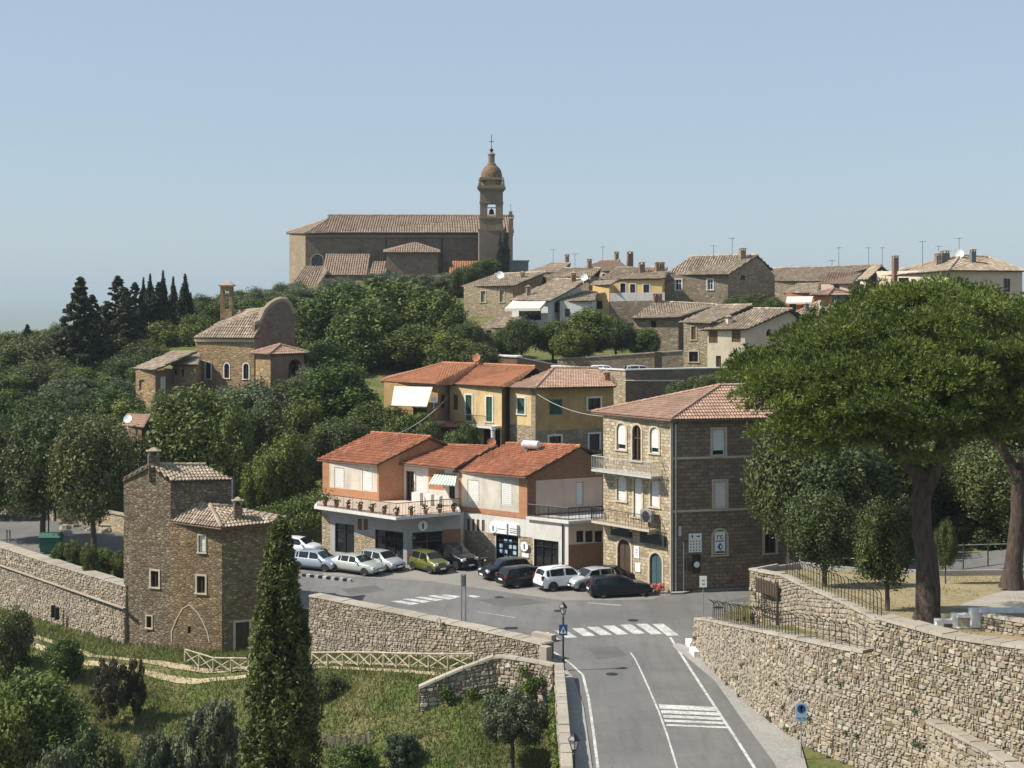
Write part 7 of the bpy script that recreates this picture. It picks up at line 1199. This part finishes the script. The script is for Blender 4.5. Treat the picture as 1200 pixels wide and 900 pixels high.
picket_row('bent_railing', 'curved row of tall bent-top pickets round the dry lawn above the terrace wall', [(17.4, 97.2, 3.85), (17.4, 92, 4.3), (17.4, 85, 5.1), (17.35, 78, 5.9), (17.25, 71.4, 6.6)], .85, PK2, (.35, .8))
picket_row('bent_railing', 'short low railing running down the ramp wall beside the pier', [(14.3, 75.1, 4.85), (15.5, 72.4, 5.1), (16.5, 70.8, 5.25)], .5, PK, (.12, .62))
# gate at the foot of the ramp + handrail
gt = thing('iron_gate', (15.9, 99.7, 1.0), 'dark iron gate at the foot of the ramp by the rounded wall corner', 'gate'); mb = MB(); a, b = V(886, 700, 99.3), V(911, 712, 97.2); a.z, b.z = 1.1, 1.1
for k in range(9): q = a.lerp(b, k / 8); mb.tube([q, q + UP * 2.1], .03, 5)
for z in (.1, 2.05): mb.tube([a + UP * z, b + UP * z], .035, 5)
mb.build('bars', 'fence_metal', gt); mb = MB(); mb.add([a + UP * 1.2, b + UP * 1.2, b + UP * 2.0, a + UP * 2.0], [(0, 1, 2, 3)]); mb.build('upper_panel', 'wood_dark', gt); mb = MB(); mb.tube([b - UP * 1.6, b + UP * 2.1], .08, 6); mb.build('gate_post', 'fence_metal', gt)
hr = thing('handrail', (17.3, 98.2, 3.5), 'double metal handrail rising from the rounded wall corner', 'handrail'); mb = MB(); a, b = V(921, 671, 98.2), V(937, 668, 96)
for h in (0, .3): mb.tube([V(921, 653, 98.2) - UP * h, V(937, 663, 94.5) - UP * h], .03, 5)
for q, t_ in ((V(921, 653, 98.2), 3.5), (V(937, 663, 94.5), 3.9)): mb.tube([q, Vector((q.x, q.y, t_))], .03, 5)
mb.build('tubes', 'fence_metal', hr)
# railing along the path behind the lawn
bf = thing('park_fence', (20, 104, 3), 'dark wire fence along the shaded path behind the lawn', 'fence'); pts = [Vector((19.5, 104.2, 3.2)), Vector((23.5, 101.6, 3.6)), Vector((27.5, 99.2, 3.9)), Vector((34, 99.6, 4.0)), Vector((44, 100.5, 4.0))]
for a, b in zip(pts[:-1], pts[1:]):
    n = max(1, int((b - a).length / 1.6))
    for k in range(n): q = a.lerp(b, k / n); mb = MB(); mb.tube([q - UP * .6, q + UP * 1.5], .045, 6); mb.build('post', 'pale_metal' if k % 3 == 0 else 'fence_metal', bf)
mb = MB()
for h in (.4, .9, 1.35): mb.tube([p + UP * h for p in pts], .025, 4)
mb.build('rail', 'pale_metal', bf)
# rustic crossed-pole fence along the path
def cross_fence(label, pts):
    root = thing('crossed_fence', pts[0], label, 'fence'); 
    for a, b in zip(pts[:-1], pts[1:]):
        a, b = Vector(a), Vector(b); n = max(1, round((b - a).length / 1.25))
        for k in range(n):
            p, q = a.lerp(b, k / n), a.lerp(b, (k + 1) / n)
            mb = MB(); mb.tube([p - UP * .3, p + UP * .98], .06, 7); mb.build('post', 'fence_wood', root)
            for u, v in ((p + UP * .12, q + UP * .88), (p + UP * .88, q + UP * .12)):
                off = Vector((0, -.05 if u.z > v.z else .05, 0)); mb = MB(); mb.tube([u + off, v + off], .042, 6); mb.build('cross_pole', 'fence_wood', root)
            mb = MB(); mb.tube([p + UP * .97, q + UP * .97], .055, 7); mb.build('top_rail', 'fence_wood', root)
    mb = MB(); mb.tube([Vector(pts[-1]) - UP * .3, Vector(pts[-1]) + UP * .98], .06, 7); mb.build('post', 'fence_wood', root)
def onhz(px, Y): x = (px - CX) * Y / F; return (x, Y, hz1(x, Y))
cross_fence('rustic crossed-pole fence along the path between the cypress and the wing wall', [onhz(366, 99.0), onhz(420, 96.9), onhz(480, 94.2), onhz(525, 92.6), onhz(556, 91.7)])
cross_fence('short rustic crossed-pole fence in front of the tower house door', [onhz(217, 102.4), onhz(250, 101.2), onhz(292, 100.2)])
pf = thing('picket_fence', onhz(378, 86), 'low weathered picket fence half sunk in the grass right of the cypress', 'fence')
for k in range(16):
    x, y, z = onhz(378 + k * 3.6, 87.5 - k * .03); mb = MB(); h = random.uniform(.7, 1.0); mb.box((x, y, z + h / 2 - .1), (.11, .05, h), random.uniform(-.2, .2)); mb.build('picket', 'old_wood', pf)
# ------------------------------------------------------------------ street furniture
def street_lamp(p, label, sign=False):
    p = Vector(p); root = thing('street_lamp', p, label, 'street lamp', None); mb = MB(); mb.lathe(p, [(.14, 0), (.14, .12), (.09, .2), (.09, .7), (.055, .8), (.05, 3.0), (.07, 3.05), (.03, 3.1), (.03, 3.2)], 10); mb.build('post', 'metal_dark', root)
    q = p + UP * 3.2; mb = MB(); mb.lathe(q, [(.1, 0), (.12, .05), (.06, .06)], 6); 
    for k in range(6):
        a = 2 * math.pi * (k + .5) / 6; mb.tube([q + Vector((math.cos(a) * .12, math.sin(a) * .12, .05)), q + Vector((math.cos(a) * .23, math.sin(a) * .23, .42))], .014, 4)
    mb.lathe(q + UP * .42, [(.27, 0), (.25, .04), (.14, .16), (.12, .2), (.05, .24), (.05, .28), (.02, .34)], 6); mb.build('lantern', 'metal_dark', root)
    mb = MB(); mb.lathe(q + UP * .06, [(.11, 0), (.215, .35)], 6); mb.build('glass', 'lamp_glass', root)
    return root
l1 = street_lamp((V(660, 785, 88).x, 88, 0), 'black lantern street lamp carrying a blue pedestrian crossing sign')
def flat_sign(root, c, w, h, mat, extra, n=Vector((0, -1, 0)), t_=.03):
    ux = Vector((1, 0, 0)); mb = MB(); mb.obox(Vector(c), ux, -n, UP, (-w / 2, w / 2), (0, t_), (-h / 2, h / 2)); s = mb.build('sign_plate', mat, root)
    for kind, a, m in extra:
        mb = MB(); mb.add([Vector(c) + ux * x_ + UP * z_ + n * .006 for x_, z_ in a], [tuple(range(len(a)))]); mb.build('sign_symbol', m, s)
    return s
c = Vector((l1.location.x, 87.93, ZP(738, 88))); flat_sign(l1, c, .48, .62, 'sign_blue', [('tri', [(-.19, -.2), (.19, -.2), (0, .2)], 'sign_white')]); mb = MB(); mb.add([c + Vector((x_, -.014, z_)) for x_, z_ in ((-.05, -.16), (.02, -.16), (.05, .02), (.0, .1), (-.05, .02))], [tuple(range(5))]); mb.build('sign_symbol', 'black', l1)
street_lamp((2.5, 62.1, .05), 'black lantern street lamp on the pavement beside the roadside parapet')
def circ(r, cx=0, cz=0, n=20): return [(cx + r * math.cos(2 * math.pi * k / n), cz + r * math.sin(2 * math.pi * k / n)) for k in range(n)]
def post_sign(name, label, base, top, w, h, mat, extra, pm='metal_grey'):
    b = Vector(base); root = thing(name, b, label, 'sign'); mb = MB(); mb.tube([b - UP * .15, Vector((b.x, b.y, top + h / 2 - .02))], .03, 8); mb.build('post', pm, root); flat_sign(root, (b.x, b.y - .05, top), w, h, mat, extra); return root
b = G(937, 886); b.y = 71.6; wz = ZP(833, b.y)
post_sign('road_sign', 'blue arrow sign on a pole at the foot of the tall retaining wall', (b.x, b.y, .0), ZP(833, 71.8), .5, .84, 'sign_pale_blue', [('c', circ(.2, 0, .16), 'sign_blue'), ('a', [(-.035, .0), (.035, .0), (.035, .2), (.1, .2), (0, .32), (-.1, .2), (-.035, .2)], 'sign_white')])
mb = MB(); 
for x_ in (-.12, .12): mb.box((b.x + x_, b.y - .06, ZP(842, 71.8) + .1), (.16, .015, .035))
mb2 = mb; rs_ = [o for o in sc.objects if o.name.startswith('road_sign')][0]; mb2.build('lettering', 'slate', rs_)
q = G(824, 721); post_sign('notice_sign', 'small white notice board on a thin pole at the corner of the ramp wall', (q.x, q.y, 0), ZP(681.5, q.y), .48, .75, 'sign_white', [('a', [(-.1, -.2), (.12, -.2), (.12, -.12), (-.1, -.12)], 'metal_grey'), ('b', [(-.1, .05), (.1, .05), (.1, .12), (-.1, .12)], 'metal_grey')])
q = G(543, 722, .9); dp = thing('edge_on_sign', (q.x, q.y, .9), 'road sign seen edge-on between two grey posts on the parapet wall', 'sign')
for dx in (-.13, .13): mb = MB(); mb.tube([(q.x + dx, q.y + .1, -.1), (q.x + dx, q.y + .1, ZP(673, q.y))], .05, 8); mb.build('post', 'metal_grey', dp)
mb = MB(); mb.box((q.x, q.y + .1, ZP(680, q.y)), (.16, .7, .7), .0); mb.build('sign_plate', 'slate', dp)
# white kerb blocks at the wall corner
for (px, py, w) in ((811, 758, .9), (816, 768, .9)): q = G(px, py); mb = MB(); mb.box((q.x, q.y, .19), (.55, 1.25, .38), .1); o = mb.build('kerb_block', 'white_gate'); setp(o, 'whitewashed stone block at the foot of the wall corner by the crossing', 'stone block', 'white kerb blocks at the wall corner')
q = G(632, 753); mb = MB(); mb.box((q.x + .3, q.y + .8, .2), (1.6, .5, .4), -.7); setp(mb.build('stone_block', 'coping'), 'low pale stone block behind the end of the parapet wall', 'stone block')
mb = MB(); mb.box((1.95, 89.75, .35), (.55, .5, 1.25), -.7); setp(mb.build('wall_end_pier', 'coping'), 'squared stone pier closing the parapet wall by the road', 'pier')
mb = MB(); a = V(585, 775, 88.3); q = V(598, 780, 88.1); mb.add([V(592, 782, 88.1), V(602, 782, 88.1), V(597, 773, 88.2), V(592, 782, 88.1) + Vector((0, .04, 0)), V(602, 782, 88.1) + Vector((0, .04, 0)), V(597, 773, 88.2) + Vector((0, .04, 0))], [(0, 1, 2), (5, 4, 3), (0, 3, 4, 1), (1, 4, 5, 2), (2, 5, 3, 0)]); setp(mb.build('triangle_sign', 'sign_white'), 'small white triangle fixed to the wing wall', 'sign')
# oval plaque and drain on the parapet wall
mb = MB(); c = V(520, 728, 96.3); n_ = Vector((-.66, -.75, 0)); u_ = Vector((.75, -.66, 0)); mb.add([c + n_ * (.42 + dd) + u_ * .18 * math.cos(k * math.pi / 8) * rr + UP * .34 * math.sin(k * math.pi / 8) * rr for dd, rr in ((0, 1), (.1, 1), (.1, .75), (.02, .7)) for k in range(16)], [(a * 16 + k, a * 16 + (k + 1) % 16, (a + 1) * 16 + (k + 1) % 16, (a + 1) * 16 + k) for a in range(3) for k in range(16)]); setp(mb.build('oval_ring', 'surround'), 'oval stone ring set in the sunlit parapet wall', 'stone ring')
# left street: bins, posts, bench, lamp pole
bn = thing('waste_bin', G(60, 648), 'green waste container under the holm oaks behind the town wall', 'bin'); b = bn.location.copy(); mb = MB(); mb.add([(b.x + sx * (.75 if z < .5 else .85), b.y + sy * (.5 if z < .5 else .6), z) for z in (.12, 1.35) for sx, sy in ((-1, -1), (1, -1), (1, 1), (-1, 1))], [(3, 2, 1, 0), (4, 5, 6, 7), (0, 1, 5, 4), (1, 2, 6, 5), (2, 3, 7, 6), (3, 0, 4, 7)]); mb.build('body', 'bin_green', bn); mb = MB(); mb.add([(b.x + sx * .9, b.y + sy * .64, 1.36) for sx, sy in ((-1, -1), (1, -1), (1, 1), (-1, 1))] + [(b.x + sx * .8, b.y + sy * .3, 1.68) for sx, sy in ((-1, -1), (1, -1), (1, 1), (-1, 1))], [(4, 5, 6, 7), (0, 1, 5, 4), (1, 2, 6, 5), (2, 3, 7, 6), (3, 0, 4, 7)]); mb.build('lid', 'bin_green', bn)
for px, py in ((8, 636), (11.5, 636)): q = G(px, py); mb = MB(); mb.lathe(q, [(.07, 0), (.07, 1.0), (.09, 1.05), (.02, 1.12)], 8); setp(mb.build('bollard', 'metal_grey'), 'grey metal bollard on the street behind the town wall', 'bollard', 'bollards behind the town wall')
q = G(57, 640); mb = MB(); mb.tube([q, q + UP * 4.5], .06, 8); mb.box(q + UP * 4.4, (.4, .04, .4)); setp(mb.build('sign_pole', 'metal_dark'), 'dark pole with small plate beside the green bin', 'pole')
rd = random.Random(9)
for k in range(16):
    px = 68 + rd.random() * 76; py = 612 + rd.random() * 26; q = G(px, py); s_ = rd.uniform(.3, .8); mb = MB(); r2 = random.Random(k); vs = [(q.x + math.cos(a) * s_ * r2.uniform(.7, 1), q.y + math.sin(a) * s_ * r2.uniform(.7, 1), z) for z in (-.05, s_ * .55) for a in np.linspace(0, 5.4, 7)]; vs = vs[:7] + [(q.x + (v[0] - q.x) * .7, q.y + (v[1] - q.y) * .7, v[2]) for v in vs[7:]]; mb.add(vs, [tuple(range(7, 14))] + [(i, (i + 1) % 7, 7 + (i + 1) % 7, 7 + i) for i in range(7)], r2.random()); setp(mb.build('boulder', 'wall_stone'), 'pale garden boulder beside the street behind the town wall', 'boulder', 'boulders behind the town wall')
bh = thing('bench', G(134, 622), 'pale stone bench on the bank behind the tower house', 'bench'); b = bh.location.copy(); mb = MB(); mb.box((b.x, b.y, .5), (2.6, .5, .1), -.1); mb.build('seat', 'coping', bh)
for s_ in (-1, 1): mb = MB(); mb.box((b.x + s_, b.y - s_ * .1, .22), (.2, .45, .45), -.1); mb.build('leg', 'coping', bh)
block_wall('street_wall', 'low pale stone wall at the back of the street behind the holm oaks', [X2(-60, 152), X2(30, 147), X2(100, 141), X2(150, 136)], -.5, 1.6, .5, ['pale_rubble'] * 3)
# striped kerb barrier beside the left cars
sb = thing('striped_barrier', G(362, 680), 'black and white striped low barrier in front of the light blue-grey hatchback', 'barrier')
for k in range(12): q = G(357 + k * 4.8, 675.5 + k * .55); mb = MB(); mb.box((q.x, q.y, .1), (.3, .28, .2), -.35); mb.build('barrier_block', 'paint_white' if k % 2 else 'black', sb)
# white stepped gate piers by the pine
wg = thing('white_gate_wall', (19.6, 71, 6.0), 'white stepped masonry gate piers with grey panels behind the tall retaining wall', 'gate wall')
for (x0, y0, x1, y1, Y, th) in ((1082, 734, 1098, 741, 70.4, .3), (1098, 727, 1106, 748, 70.2, .5), (1106, 727, 1118, 731, 70.2, .4), (1106, 744, 1118, 748, 70.2, .4), (1118, 720, 1123, 752, 70.0, .5), (1123, 720, 1139, 724, 69.8, .4), (1123, 736, 1139, 741, 69.8, .4), (1139, 715, 1149, 736, 69.6, .6), (1149, 714.5, 1205, 718.5, 69.4, .5)):
    a, b = V(x0, y1, Y), V(x1, y0, Y); mb = MB(); mb.box(((a.x + b.x) / 2, Y + th / 2, (a.z + b.z) / 2), (b.x - a.x, th, b.z - a.z)); mb.build('masonry', 'white_gate', wg)
for (x0, y0, x1, y1, Y) in ((1106, 731, 1118, 744, 70.35), (1123, 724, 1139, 736, 69.95)): a, b = V(x0, y1, Y), V(x1, y0, Y); mb = MB(); mb.box(((a.x + b.x) / 2, Y + .1, (a.z + b.z) / 2), (b.x - a.x, .1, b.z - a.z)); mb.build('panel', 'surround', wg)
stone_wall('lawn_edge_wall', 'low yellowish stone wall right of the white gate piers', [((V(1150, 740, 68.8).x, 68.8, 5.6), (V(1150, 722, 68.8).x, 68.8, ZP(722, 68.8))), ((V(1215, 755, 66).x, 66, 5.8), (V(1215, 733, 66).x, 66, ZP(733, 66)))], .4, .3, .2, 0, True)

# ------------------------------------------------------------------ haze: closed box of even, pale air round everything
t = NT('haze_air'); t.n.remove(t.b); pv = t.node('ShaderNodeVolumePrincipled', {'Color': (.60, .71, .79, 1), 'Density': 1.4e-4, 'Anisotropy': 0.0}); t.l.new(pv.outputs[0], t.out.inputs['Volume'])
mb = MB(); mb.box((0, 13500, (-300 + 58) / 2), (54000, 34000, 358)); o = mb.build('haze', 'haze_air'); setp(o, kind='stuff'); o.visible_shadow = True
